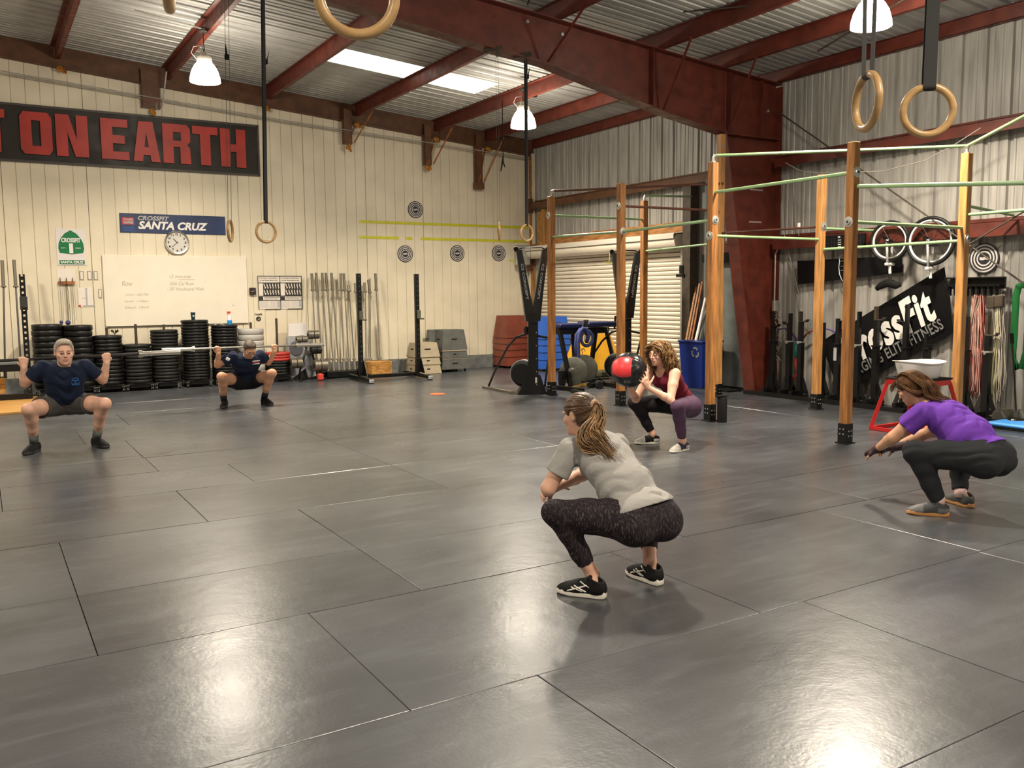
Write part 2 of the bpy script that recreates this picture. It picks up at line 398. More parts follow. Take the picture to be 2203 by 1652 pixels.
# end wall behind: grooved cream siding sheets over a dark backing, each sheet a part
mb = MB(); mb.prism([(X0, YW, -0.1), (XW, YW, -0.1), (XW, YW, roof_z(XW)+.05), (-5, YW, roof_z(-4.99)+.05), (X0, YW, roof_z(X0)+.05)], (0, 0.12, 0))
wall_back = struct(mb, 'wall_back', M['cream'], label='cream painted end wall of grooved siding sheets')
x = 9.62+0.6
edges = [XW-0.14]
while x > X0: edges.append(x); x -= 1.22
edges.append(X0)
for i in range(len(edges)-1):
    b, a = edges[i], edges[i+1]
    if b-a < 0.05: continue
    k = MB(); n = max(1, round((b-a)/0.2033)); wgr = (b-a)/n
    for j in range(n):
        p0, p1 = a+j*wgr+(0.0035 if j else 0.003), a+(j+1)*wgr-(0.0035 if j < n-1 else 0.003)
        zt = roof_z((p0+p1)/2)-0.03
        k.prism([(p0, YW-0.012, 0.26), (p1, YW-0.012, 0.26), (p1-0.003, YW-0.020, 0.26), (p0+0.003, YW-0.020, 0.26)], (0, 0, zt-0.26))
        if j < n-1: k.bbox((p1, YW-0.010, 0.26), (p1+0.007, YW-0.004, zt))
    k.bbox((a+0.002, YW-0.010, 0.26), (b-0.002, YW-0.003, 0.5))
    B(k, 'siding_panel', M['cream'], wall_back)
mb = MB(); mb.bbox((X0, YW-0.10, -0.02), (XW-0.05, YW+0.01, 0.25)); struct(mb, 'baseboard_back', M['curb'], label='grey painted concrete curb along the foot of the cream wall')

# right wall: ribbed steel sheets, each a part
mb = MB(); mb.bbox((XW+0.03, Y0, -0.1), (XW+0.1, 11.2, roof_z(XW))); mb.bbox((XW+0.03, 15.85, -0.1), (XW+0.1, YW, roof_z(XW))); mb.bbox((XW+0.03, 11.2, 2.6), (XW+0.1, 15.85, roof_z(XW)))
wall_right = struct(mb, 'wall_right', M['dark_steel'], label='ribbed bare steel side wall')
def ribs(y0, y1, z0, z1, name='steel_sheet'):
    # profile across y: wide pans with one tall rib and two low flutes every 0.305 m
    P = []; y = y0; per = 0.305
    pat = [(0, 0), (0.075, 0), (0.083, .010), (0.105, .010), (0.113, 0), (0.175, 0), (0.183, .010), (0.205, .010), (0.213, 0), (0.245, 0), (0.258, .034), (0.292, .034)]
    while y < y1-0.01:
        for dy, dx in pat:
            if y+dy <= y1: P.append((XW-0.004+dx-0.004, y+dy))
        y += per
    if len(P) < 2: return
    if P[-1][1] < y1-0.002: P.append((XW-0.004, y1))
    vs = [(a, b, z0) for a, b in P]+[(a, b, z1) for a, b in P]; n = len(P)
    k = MB(); k.add(vs, [(i, n+i, n+i+1, i+1) for i in range(n-1)])
    B(k, name, M['steel_wall'], wall_right)
y = Y0
while y < YW-0.05:
    y1 = min(y+0.915, YW)
    if y1 <= 11.25 or y >= 15.8: ribs(y, y1, 0.0, roof_z(XW)-0.02)
    elif y < 11.2 < y1: ribs(y, 11.2, 0.0, roof_z(XW)-0.02); ribs(11.2, y1, 2.72, roof_z(XW)-0.02)
    elif y < 15.85 < y1: ribs(y, 15.85, 2.72, roof_z(XW)-0.02); ribs(15.85, y1, 0.0, roof_z(XW)-0.02)
    else: ribs(y, y1, 2.72, roof_z(XW)-0.02)
    y += 0.915
for nm, a, b in (('wall_left', (X0-0.1, Y0, -0.1), (X0, YW, roof_z(X0))), ('wall_front', (X0, Y0-0.1, -0.1), (XW, Y0, roof_z(X0)))):
    mb = MB(); mb.bbox(a, b); struct(mb, nm, M['steel_wall'], label='steel sheet wall of the gym')

# roof: corrugated sheets running down the slope (flutes parallel to x), skylight sheets let in
def corr(x0, x1, y0, y1, m, name, parent, dz=0.0):
    P = []; y = y0
    pat = [(0, 0), (0.06, 0), (0.072, .010), (0.098, .010), (0.11, 0), (0.17, 0), (0.185, .036), (0.225, .036), (0.24, 0)]
    while y < y1-0.01:
        for dy, dz_ in pat:
            if y+dy <= y1: P.append((y+dy, dz_))
        y += 0.24+0.02
    P.append((y1, 0)); n = len(P)
    vs = [(x0, a, roof_z(x0)+h+dz) for a, h in P]+[(x1, a, roof_z(x1)+h+dz) for a, h in P]
    k = MB(); k.add(vs, [(i, i+1, n+i+1, n+i) for i in range(n-1)])
    return B(k, name, m, parent)
mb = MB(); mb.add([(X0, Y0, roof_z(X0)+.08), (-5, Y0, roof_z(-4.99)+.08), (XW, Y0, roof_z(XW)+.08), (XW, YW, roof_z(XW)+.08), (-5, YW, roof_z(-4.99)+.08), (X0, YW, roof_z(X0)+.08)], [(0, 1, 4, 5), (1, 2, 3, 4)])
ceiling = struct(mb, 'ceiling', M['dark_steel'], label='underside of the sloping corrugated steel roof')
SKY = [(4.82, 6.28, 12.93, 13.75), (6.70, 7.64, 12.93, 13.75)]
y = Y0
ys = []
while y < YW-0.01:
    if abs(y-12.93) < 0.4: ys.append(12.93); ys.append(13.75); y = 13.75; 
    else: ys.append(y)
    y += 0.78
    if 12.2 < y < 12.93: pass
ys = sorted(set([v for v in ys if not (12.55 < v < 12.92) and not (12.94 < v < 13.7)]+[12.93, 13.75, YW]))
for i in range(len(ys)-1):
    a, b = ys[i], ys[i+1]
    if abs(a-12.93) < 0.01:
        for x0_, x1_, mm, nm in ((-4.99, 4.80, 'steel_roof', 'roof_sheet'), (4.80, 6.35, 'skylight', 'skylight_panel'), (6.35, 7.66, 'skylight', 'skylight_panel'), (7.66, XW, 'steel_roof', 'roof_sheet')):
            o = corr(x0_, x1_, a, b, M[mm], nm, ceiling)
            if nm == 'skylight_panel': o['label'] = 'glowing translucent skylight panel'
    else: corr(-4.99, XW, a, b, M['steel_roof'], 'roof_sheet', ceiling)
    corr(X0, -4.99, a, b, M['steel_roof'], 'roof_sheet', ceiling)

# ---------------------------------------------------------------- steel frame
PUR = [-5.2, -3.6, -1.95, -0.3, 1.32, 2.98, 4.68, 6.36, 8.03, 9.2]
PN = {2.98: 'red roof purlin carrying the lamp over the far left wall', 1.32: 'red roof purlin at the left, meeting the cream wall above the banner', 4.68: 'red roof purlin beside the left end of the skylight',
      6.36: 'red roof purlin crossing between the two skylight panels', 8.03: 'red roof purlin just right of the skylight, above the far lamp', 9.2: 'red roof purlin next to the eave, nearest the steel side wall'}
def zee(x, y0, y1, m, name, parent=None, h=0.20):
    zt = roof_z(x)-0.004; k = MB()
    k.bbox((x-0.003, y0, zt-h), (x+0.003, y1, zt)); k.bbox((x, y0, zt-h), (x+0.065, y1, zt-h+0.005)); k.bbox((x-0.065, y0, zt-0.006), (x, y1, zt-0.001))
    k.bbox((x+0.060, y0, zt-h), (x+0.065, y1, zt-h+0.02))
    return k
for x in PUR:
    o = B(zee(x, Y0, YW-0.08, M['red_iron'], 'p'), 'roof_purlin', M['red_iron'])
    tag(o, PN.get(x, 'red roof purlin out of frame on the left side of the roof'), 'purlin', 'red roof purlins')
mb = MB(); mb.bbox((XW-0.10, Y0, 4.61), (XW-0.09, YW-.15, 4.79)); mb.bbox((XW-0.10, Y0, 4.61), (XW-0.01, YW-.15, 4.616)); mb.bbox((XW-0.10, Y0, 4.775), (XW-0.01, YW-.15, 4.782))
B(mb, 'eave_strut', M['red_iron'], label='red eave strut along the top of the steel side wall', cat='beam')
# end rafter of brown channel against the cream wall
k = MB(); a, b = X0, XW-0.02
def rz(x, d): return min(roof_z(x), roof_z(-4.99))-d
a = -4.99; k.prism([(a, YW-0.06, rz(a, .34)), (b, YW-0.06, rz(b, .34)), (b, YW-0.06, rz(b, -.02)), (a, YW-0.06, rz(a, -.02))], (0, 0.012, 0))
k.prism([(a, YW-0.14, rz(a, .34)), (b, YW-0.14, rz(b, .34)), (b, YW-0.14, rz(b, .332)), (a, YW-0.14, rz(a, .332))], (0, 0.12, 0))
end_rafter = thing('end_rafter', (2.0, YW-0.1, 4.9), 'brown steel rafter running down the top of the cream wall', 'beam')
B(k, 'channel', M['brown_iron'], end_rafter)
stubs = [(2.57, 2.86, 4.70), (6.10, 6.26, 4.38), (7.77, 7.92, 4.10), (8.93, 9.08, 3.82)]
for i, (a, b, z) in enumerate(stubs):
    k = MB(); k.bbox((a, YW-0.17, z), (b, YW-0.16, rz(a, .12))); k.bbox((a, YW-0.17, z), (a+0.008, YW-0.06, rz(a, .3))); k.bbox((b-0.008, YW-0.17, z), (b, YW-0.06, rz(a, .3)))
    if i == 3: k.bbox((a-0.02, YW-0.2, z-0.13), (b+0.02, YW-0.06, z+0.0))
    B(k, 'post_stub', M['brown_iron'], end_rafter)
    k = MB(); k.beam((b+(0.12 if i else -0.02), YW-0.10, rz(b, .32)), (a+(0.05 if i else 0.22), YW-0.18, z-0.02), 0.025, 0.025)
    k.beam((b+(0.2 if i else 0.02), YW-0.7, rz(b, .22)), (b+0.02, YW-0.2, z+0.02), 0.02, 0.02)
    B(k, 'brace_rod', M['galv'] if i == 0 else M['rust'], end_rafter)
    k = MB()
    for q in range(5):
        c = Vector(((a+b)/2+RNG.uniform(-.05, .05), YW-0.17, z-0.02-RNG.uniform(0, .12))); r = RNG.uniform(.025, .045)
        k.lathe([(0, -r), (r*.7, -r*.6), (r, 0), (r*.6, r*.7), (0, r)], c, (RNG.uniform(-1, 1), .3, 1), 7)
    if i != 3: B(k, 'spray_foam', M['foam_rust'], end_rafter, True)
for x in (1.4, 4.66, 6.4, 8.06, 9.25):
    k = MB(); k.bevbox((x-0.02, YW-0.14, rz(x, .36)), (0.12, 0.08, 0.08), 0.02); k.bevbox((x+0.03, YW-0.15, rz(x, .40)), (0.07, 0.06, 0.06), 0.02)
    B(k, 'spray_foam', M['foam_rust'], end_rafter, True)
# conduit pair across the cream wall
mb = MB(); mb.tube([(0.536, 16.000, 5.044), (4.868, 16.000, 4.708), (10.239, 16.000, 4.403)], 0.008, 6); mb.tube([(0.535, 16.050, 5.013), (4.882, 16.050, 4.677), (10.271, 16.050, 4.364)], 0.008, 6)
B(mb, 'wall_cable', M['galv'], label='pair of thin cables strung across the top of the cream wall', cat='cable')
# main frame: tapered column and haunched rafter at y = 9.4
YF = 9.4
frame = thing('steel_frame', (10.2, YF, 0), 'big red tapered steel column and roof beam of the building frame', 'steel frame')
STEEL = frame
colp = [(9.95, 0.0), (9.28, 3.80), (9.352, 3.80), (9.352, 4.665), (10.38, 4.58), (10.38, 0.0)]
k = MB(); k.prism([(x, YF-0.006, z) for x, z in colp], (0, 0.012, 0)); B(k, 'column_web', M['red_iron'], frame)
k = MB(); k.beam((9.95, YF, 0), (9.28, YF, 3.80), 0.22, 0.014, (1, 0, 0)); B(k, 'column_flange', M['red_iron'], frame)
k = MB(); k.bbox((10.375, YF-0.13, 0), (10.39, YF+0.13, 4.55)); B(k, 'column_flange', M['red_iron'], frame)
rb = [(9.345, 3.795), (8.19, 3.97), (6.22, 4.38), (5.12, 4.50), (3.41, 4.71), (-1.0, 5.02), (-4.99, 5.3)]
top = [(x, roof_z(x)-0.21) for x in (9.345, 5, 0, -4.99)]
k = MB(); k.prism([(x, YF-0.006, z) for x, z in rb[::-1]]+[]+[(x, YF-0.006, z) for x, z in top], (0, 0.012, 0)); B(k, 'beam_web', M['red_iron'], frame)
k = MB()
for i in range(len(rb)-1): k.beam((rb[i][0], YF, rb[i][1]), (rb[i+1][0], YF, rb[i+1][1]), 0.22, 0.014)
k.bbox((9.28, YF-0.11, 3.78), (10.38, YF+0.11, 3.794)); B(k, 'bottom_flange', M['red_iron'], frame)
k = MB(); k.beam((10.39, YF, roof_z(10.39)-0.205), (-4.99, YF, roof_z(-4.99)-0.205), 0.24, 0.014); B(k, 'top_flange', M['red_iron'], frame)
for x, z in ((7.93, 4.01), (9.36, 3.79), (10.0, 3.79)):
    k = MB(); k.bbox((x-0.006, YF-0.10, z), (x+0.006, YF+0.10, roof_z(x)-0.22)); B(k, 'stiffener', M['red_iron'], frame)
for x, z, xp in ((6.22, 4.38, 6.36), (8.1, 3.99, 8.03), (9.30, 3.79, 9.2)):
    for s in (-1, 1):
        k = MB(); k.beam((x, YF+s*0.10, z+0.01), (xp, YF+s*0.72, roof_z(xp)-0.19), 0.035, 0.006); k.beam((x, YF+s*0.10, z+0.01), (xp, YF+s*0.72, roof_z(xp)-0.19), 0.006, 0.035)
        B(k, 'flange_brace', M['red_iron'], frame)
for q in ((5.98, 4.86), (6.5, 4.78), (10.2, 4.2), (1.0, 5.0)):
    k = MB(); k.cyl((q[0], YF-0.03, q[1]), (q[0], YF-0.006, q[1]), 0.022, n=8); B(k, 'bolt', M['galv'], frame)
for z, x0_ in ((3.03, 9.87), (2.56, 9.86)):
    k = MB(); k.bbox((x0_, YF-0.012, z), (x0_+0.26, YF-0.006, z+0.022)); B(k, 'chalk_mark', mat('chalk', (.35, .28, .25), .8), frame)
# girts on the side wall
def girt(y0, y1, z0, z1, name, label, m='red_iron', d=0.19):
    k = MB(); k.bbox((XW-d, y0, z1-0.006), (XW-0.01, y1, z1)); k.bbox((XW-d, y0, z0), (XW-d+0.005, y1, z1)); k.bbox((XW-d, y0, z0), (XW-d+0.02, y1, z0+0.005)); k.bbox((XW-0.06, y0, z1-0.005), (XW-0.01, y1, z1+0.05))
    tag(B(k, name, M[m]), label, 'girt', 'wall girts')
girt(9.5, YW-0.05, 3.32, 3.46, 'wall_girt', 'rusty red girt on the steel wall above the roll-up door', 'brown_iron')
girt(Y0, 9.26, 3.36, 3.50, 'wall_girt', 'upper red girt on the steel wall right of the big column')
girt(Y0, 9.26, 2.16, 2.33, 'wall_girt', 'lower red girt on the steel wall behind the hanging unicycles')
girt(9.52, 10.74, 2.16, 2.30, 'wall_girt', 'short dark red girt over the grey steel door')
# corner column, rust edged, with brackets
k = MB(); k.bbox((XW-0.13, YW-0.10, 0.2), (XW-0.115, YW-0.02, 3.6)); k.bbox((XW-0.13, YW-0.16, 0.2), (XW-0.04, YW-0.15, 4.5))
corner = thing('corner_post', (XW-0.1, YW-0.1, 0), 'cream and rust corner post where the cream wall meets the steel wall', 'post')
B(k, 'post', M['cream'], corner)
k = MB(); k.bbox((XW-0.155, YW-0.17, 2.2), (XW-0.128, YW-0.10, 4.45)); B(k, 'rusty_edge', M['rust'], corner)
for z in (3.25, 2.02): 
    k = MB(); k.bbox((XW-0.26, YW-0.2, z), (XW-0.12, YW-0.17, z+0.30)); B(k, 'bracket_plate', M['brown_iron'], corner)
# X bracing rods on the side wall
mb = MB(); mb.cyl((10.250, 9.286, 4.207), (10.050, 5.440, 1.602), 0.010, n=6); mb.cyl((10.000, 6.210, 1.998), (10.200, 5.562, 2.415), 0.010, n=6)
B(mb, 'brace_rods', M['dark_steel'], label='thin crossing steel brace rods in front of the ribbed wall', cat='brace')
mb = MB(); mb.cyl((5.798, 9.087, 4.950), (5.387, 8.205, 4.980), 0.012, n=6); mb.cyl((7.200, 10.163, 5.231), (8.200, 7.241, 4.849), 0.011, n=6)
B(mb, 'roof_brace_rod', M['dark_steel'], label='thin dark brace rod under the roof behind the red beam', cat='brace')
mb = MB(); mb.cyl((9.6, 8.0, 4.66), (8.6, 5.6, 4.72), 0.011, n=6)
B(mb, 'roof_brace_rod', M['dark_steel'], label='thin dark brace rod under the roof near the right lamp', cat='brace')

# roll-up door
mb = MB(); mb.bbox((XW+0.0, 11.3, 0.0), (XW+0.02, 15.85, 2.55)); door = struct(mb, 'door_1', M['dark_gap'], label='wide white roll-up door of horizontal slats')
z = 0.03; i = 0
while z < 2.32:
    k = MB(); x = XW-0.06
    k.prism([(x+0.02, 11.32, z), (x, 11.32, z+0.008), (x-0.012, 11.32, z+0.038), (x, 11.32, z+0.066), (x+0.02, 11.32, z+0.072)], (0, 4.5, 0))
    B(k, 'slat', M['white_slat'], door); z += 0.0785
k = MB(); k.cyl((XW-0.22, 11.25, 2.40), (XW-0.22, 15.9, 2.40), 0.13, n=14); B(k, 'slat_roll', M['white_slat'], door, S30)
k = MB(); k.prism([(XW-0.38, 11.24, 2.50), (XW-0.38, 11.24, 2.44), (XW-0.36, 11.24, 2.44), (XW-0.36, 11.24, 2.53), (XW-0.02, 11.24, 2.55), (XW-0.02, 11.24, 2.58)], (0, 4.66, 0)); B(k, 'door_hood', M['white_hood'], door)
k = MB(); k.bbox((XW-0.11, 11.22, 0), (XW-0.04, 11.33, 2.5)); k.bbox((XW-0.13, 11.27, 0), (XW-0.11, 11.33, 2.3)); B(k, 'door_track', M['galv'], door)
k = MB(); k.bbox((XW-0.11, 15.80, 0), (XW-0.04, 15.90, 2.5)); B(k, 'door_track', M['galv'], door)
k = MB(); k.bevbox((XW-0.42, 15.93, 2.35), (0.36, 0.07, 0.42), 0.02); k.bevbox((XW-0.42, 15.9, 2.30), (0.22, 0.05, 0.3), 0.01); B(k, 'end_bracket', M['galv'], door)
k = MB(); k.bevbox((XW-0.2, 11.18, 1.92), (0.12, 0.1, 0.14), 0.01); k.bevbox((XW-0.24, 11.2, 1.82), (0.06, 0.2, 0.05), 0.01); B(k, 'door_latch', M['black'], door)
k = MB(); k.bbox((XW-0.10, 11.20, 2.55), (XW-0.04, 15.55, 2.73)); B(k, 'header_board', M['header_wood'], door)
k = MB(); k.bbox((XW-0.14, 15.55, 2.2), (XW-0.02, 15.62, 3.3)); k.bbox((XW-0.14, 15.98, 0.3), (XW-0.02, 16.03, 2.6)); B(k, 'side_jamb', M['wood_light'], door)
k = MB(); k.bbox((XW-0.05, 15.63, 2.55), (XW-0.03, 15.9, 3.28)); B(k, 'plywood_patch', M['plywood'], door)
k = MB(); k.bbox((XW-0.24, 10.98, 0), (XW-0.08, 11.17, 3.3)); k.bbox((XW-0.07, 11.17, 0), (XW-0.03, 11.22, 3.3)); mbx = B(k, 'door_post', M['dark_steel']); tag(mbx, 'dark steel post between the roll-up door and the grey steel door', 'post')
k = MB(); k.cyl((XW-0.16, 10.66, 0.0), (XW-0.16, 10.66, 3.35), 0.05, n=10); k.bevbox((XW-0.16, 10.66, 3.0), (0.16, 0.14, 0.3), 0.02); B(k, 'downpipe', M['drywall'], label='grey vertical pipe beside the dark door post', cat='pipe')
# grey steel man door
mb = MB(); mb.bbox((XW-0.09, 9.60, 0.02), (XW-0.05, 10.52, 2.08)); d2 = struct(mb, 'door_2', M['drywall'], label='plain grey steel door behind the wooden posts')
k = MB(); k.bbox((XW-0.12, 10.52, 0), (XW-0.04, 10.58, 2.14)); k.bbox((XW-0.12, 9.55, 2.08), (XW-0.04, 10.58, 2.14)); B(k, 'door_frame', M['drywall'], d2)
k = MB(); k.bbox((XW-0.2, 9.5, 2.02), (XW-0.13, 10.75, 2.15)); B(k, 'door_lintel', M['black_matt'], d2)
k = MB(); k.bbox((XW-0.11, 9.60, 1.92), (XW-0.09, 9.66, 2.02)); B(k, 'door_notice', M['paper'], d2)
mb = MB(); mb.bbox((XW-0.62, 9.7, 0.0), (XW-0.32, 11.5, 0.025)); B(mb, 'door_threshold', M['rubber'], label='black rubber threshold strip in front of the grey steel door', cat='threshold')
# wall wiring and outlet box on the column
mb = MB(); mb.bevbox((10.30, 9.25, 1.32), (0.09, 0.06, 0.16), 0.01); mb.cyl((10.30, 9.27, 1.4), (10.30, 9.27, 2.1), 0.012, n=6); mb.tube([(10.30, 9.27, 2.1), (10.3, 9.2, 2.2), (10.36, 9.0, 2.24)], 0.012, 6)
B(mb, 'outlet_box', M['galv'], label='grey electrical box with conduit on the red column', cat='outlet box')
mb = MB()
for s in range(4):
    pts = [(10.28+0.03*math.sin(s*2+t*1.3), 9.22-0.06*s*0.4-0.05*math.sin(t*1.7+s), 1.3-0.08*t) for t in range(11)]
    mb.tube(pts, 0.005, 5)
mb.tube([(10.34, 9.0, 3.3), (10.33, 8.93, 2.6), (10.34, 8.86, 2.3)], 0.006, 5); mb.tube([(10.34, 9.14, 3.25), (10.33, 9.2, 2.8), (10.3, 9.1, 2.35), (10.33, 8.9, 1.7), (10.34, 8.72, 1.1), (10.34, 8.6, 1.0)], 0.006, 5)
B(mb, 'loose_wires', M['wire_grey'], label='tangle of loose wires hanging beside the red column', cat='wires')
mb = MB(); mb.tube([(10.000, 8.849, 3.367), (9.900, 8.510, 3.209), (9.800, 8.109, 3.123)], 0.008, 5); mb.tube([(9.800, 8.109, 3.123), (9.900, 7.182, 3.042), (9.900, 6.610, 3.099), (9.900, 6.249, 3.228), (9.900, 5.932, 3.373)], 0.006, 5)
B(mb, 'slack_cable', M['wire_grey'], label='slack thin cable draped from the wall past the post tops', cat='cable')
# smoke-detector like button on roof and a stray hook
mb = MB(); mb.lathe([(0.07, 0), (0.075, 0.02), (0.05, 0.05), (0, 0.055)], (8.33, 12.9, roof_z(8.33)-0.08), (0, 0, 1), 14)
B(mb, 'roof_sensor', M['black'], smooth=S30, label='small dark sensor hanging under the roof beside the far lamp', cat='sensor')

# ---------------------------------------------------------------- lamps
def lamp(i, p, label):
    t = thing('pendant_lamp', p, label, 'lamp', 'glowing high-bay lamps')
    k = MB(); k.lathe([(0.205, 0.0), (0.20, 0.06), (0.175, 0.15), (0.13, 0.23), (0.10, 0.26)], p, (0, 0, 1), 28); B(k, 'lamp_shade', M['bell'], t, True)
    k = MB(); k.lathe([(0.10, 0.255), (0.105, 0.27), (0.10, 0.33), (0.055, 0.36), (0.05, 0.40), (0.0, 0.41)], p, (0, 0, 1), 16); B(k, 'lamp_housing', M['lamp_metal'], t, S30)
    top = roof_z(p[0])-0.2
    k = MB(); k.tube([(p[0], p[1], p[2]+0.40), (p[0]+0.012, p[1], p[2]+0.46), (p[0], p[1], p[2]+0.52), (p[0]-0.012, p[1], p[2]+0.46), (p[0], p[1], p[2]+0.40)], 0.006, 6)
    if top > p[2]+0.5: k.cyl((p[0], p[1], p[2]+0.5), (p[0], p[1], top+0.02), 0.006, n=6)
    k.bevbox((p[0], p[1], top+0.01), (0.10, 0.12, 0.06), 0.01); B(k, 'hanging_hook', M['dark_steel'], t)
    k = MB(); k.tube([(p[0]-.1, p[1], p[2]+.3), (p[0]-.17, p[1]+.02, p[2]+.38), (p[0]-.14, p[1], p[2]+.46), (p[0], p[1], p[2]+.5)], 0.006, 5); B(k, 'lamp_cord', M['lamp_metal'], t)
    ld = bpy.data.lights.new('lamp_light', 'AREA'); ld.shape = 'DISK'; ld.size = 0.36; ld.spread = math.radians(146); ld.energy = LAMP_W; ld.color = LAMP_COL
    lo = bpy.data.objects.new('lamp_light', ld); C.objects.link(lo); lo.parent = t; lo.location = (0, 0, -0.012)
LL = ['glowing bell lamp hanging at the upper left, over the banner end of the room', 'glowing bell lamp farthest away, hanging in front of the far corner', 'glowing bell lamp at the upper right, behind the hanging wooden rings']
for i, p in enumerate(LAMPS): lamp(i, p, LL[i] if i < 3 else 'glowing bell lamp of the ceiling grid outside the picture')
mb = MB(); mb.cyl((2.040, 12.900, 5.338), (2.930, 12.900, 5.220), 0.012, n=6); B(mb, 'conduit', M['galv'], label='thin bright conduit running to the upper left lamp', cat='conduit')

# ---------------------------------------------------------------- figures: smooth-blended body volumes turned into one surface
class Field:
    """scalar field on a grid, negative inside; primitives are blended in with a smooth minimum"""
    def __init__(s, lo, hi, h):
        s.h = h; s.lo = np.array(lo, float); s.n = np.ceil((np.array(hi)-s.lo)/h).astype(int)+1
        s.d = np.full(tuple(s.n), 1.0, np.float32)
    def _sl(s, lo, hi, pad):
        a = np.clip(np.floor((np.array(lo)-pad-s.lo)/s.h).astype(int), 0, s.n-1); b = np.clip(np.ceil((np.array(hi)+pad-s.lo)/s.h).astype(int)+1, 1, s.n)
        if (b <= a).any(): return None, None
        sl = tuple(slice(a[i], b[i]) for i in range(3))
        ax = [(s.lo[i]+s.h*np.arange(a[i], b[i])).astype(np.float32) for i in range(3)]
        return sl, np.meshgrid(*ax, indexing='ij', sparse=True)
    def blend(s, sl, d, k, mode):
        e = s.d[sl]
        if mode == 'sub':
            if k <= 0: s.d[sl] = np.maximum(e, -d); return
            h = np.clip(0.5-0.5*(d+e)/k, 0, 1); s.d[sl] = e*(1-h)-d*h+k*h*(1-h); return
        if k <= 0: s.d[sl] = np.minimum(e, d); return
        h = np.clip(0.5+0.5*(e-d)/k, 0, 1); s.d[sl] = e*(1-h)+d*h-k*h*(1-h)
    def cone(s, a, b, ra, rb, k=0.02, mode='add', cut=None):
        a = np.array(a, float); b = np.array(b, float); r = max(ra, rb)
        sl, G = s._sl(np.minimum(a, b)-r, np.maximum(a, b)+r, k+0.03)
        if sl is None: return
        ab = b-a; L = max(1e-9, ab@ab)
        t = np.clip(((G[0]-a[0])*ab[0]+(G[1]-a[1])*ab[1]+(G[2]-a[2])*ab[2])/L, 0, 1)
        d = np.sqrt((G[0]-a[0]-t*ab[0])**2+(G[1]-a[1]-t*ab[1])**2+(G[2]-a[2]-t*ab[2])**2)-(ra+(rb-ra)*t)
        if cut is not None:
            p, n = cut; d = np.maximum(d, (G[0]-p[0])*n[0]+(G[1]-p[1])*n[1]+(G[2]-p[2])*n[2])
        s.blend(sl, d.astype(np.float32), k, mode)
    def ell(s, c, r, ax=None, k=0.02, mode='add'):
        c = np.array(c, float); r = np.array(r, float); R = np.eye(3) if ax is None else np.array(ax, float)
        m = r.max(); sl, G = s._sl(c-m, c+m, k+0.03)
        if sl is None: return
        q = [((G[0]-c[0])*R[i][0]+(G[1]-c[1])*R[i][1]+(G[2]-c[2])*R[i][2]) for i in range(3)]
        k0 = np.sqrt((q[0]/r[0])**2+(q[1]/r[1])**2+(q[2]/r[2])**2)+1e-6; k1 = np.sqrt((q[0]/r[0]**2)**2+(q[1]/r[1]**2)**2+(q[2]/r[2]**2)**2)+1e-6
        s.blend(sl, (k0*(k0-1)/k1).astype(np.float32), k, mode)
    def chain(s, pts, rs, k=0.02, mode='add'):
        for i in range(len(pts)-1): s.cone(pts[i], pts[i+1], rs[i], rs[i+1], k, mode)
    def plane(s, p, n, k=0.0):
        """keep the side n points away from"""
        sl, G = s._sl(s.lo, s.lo+s.n*s.h, 0)
        n = np.array(n, float)/np.linalg.norm(n)
        d = -((G[0]-p[0])*n[0]+(G[1]-p[1])*n[1]+(G[2]-p[2])*n[2])
        s.blend(sl, (d+0*s.d).astype(np.float32), k, 'sub')
    def cut_above(s, p, n, r=.24):
        n = nv(n); p = np.array(p, float); s.cone(p+n*.10, p+n*.30, r, r, 0, 'sub', cut=(p, -n))
    def disp(s, fn):
        sl, G = s._sl(s.lo, s.lo+s.n*s.h, 0); near = np.abs(s.d) < 0.05
        s.d = (s.d+fn(*G)*near).astype(np.float32)
    def mesh(s):
        d = s.d; h = s.h; n = s.n
        ins = d < 0
        cs = np.zeros(tuple(n-1), np.int8)
        for i in (0, 1):
            for j in (0, 1):
                for k in (0, 1): cs += ins[i:n[0]-1+i, j:n[1]-1+j, k:n[2]-1+k]
        act = (cs > 0) & (cs < 8); idx = np.argwhere(act); N = len(idx)
        vid = np.full(tuple(n-1), -1, np.int32); vid[act] = np.arange(N)
        acc = np.zeros((N, 3)); cnt = np.zeros(N)
        I, J, K = idx.T
        for ax in range(3):
            for p in (0, 1):
                for q in (0, 1):
                    o = [0, 0, 0]; oth = [a for a in range(3) if a != ax]; o[oth[0]] = p; o[oth[1]] = q
                    a = d[I+o[0], J+o[1], K+o[2]].astype(float); o2 = list(o); o2[ax] = 1
                    b = d[I+o2[0], J+o2[1], K+o2[2]].astype(float)
                    m = (a < 0) != (b < 0); t = np.where(m, a/np.where(m, a-b, 1), 0)
                    pt = np.tile(np.array(o, float), (N, 1)); pt[:, ax] = t
                    acc[m] += pt[m]; cnt[m] += 1
        V = s.lo+(idx+acc/cnt[:, None])*h
        F = []
        for ax in range(3):
            oth = [a for a in range(3) if a != ax]
            sh = [slice(1, n[a]-1) for a in range(3)]; sh[ax] = slice(0, n[ax]-1)
            sh2 = list(sh); sh2[ax] = slice(1, n[ax])
            A = ins[tuple(sh)]; Bq = ins[tuple(sh2)]
            e = np.argwhere(A != Bq); off = np.array([0 if a == ax else 1 for a in range(3)]); e = e+off
            fl = ins[e[:, 0], e[:, 1], e[:, 2]]
            def g(u, v):
                w_ = e.copy(); w_[:, oth[0]] -= u; w_[:, oth[1]] -= v
                return vid[w_[:, 0], w_[:, 1], w_[:, 2]]
            q = np.stack([g(1, 1), g(0, 1), g(0, 0), g(1, 0)], 1)
            if ax == 1: fl = ~fl
            q[~fl] = q[~fl][:, ::-1]
            F.append(q)
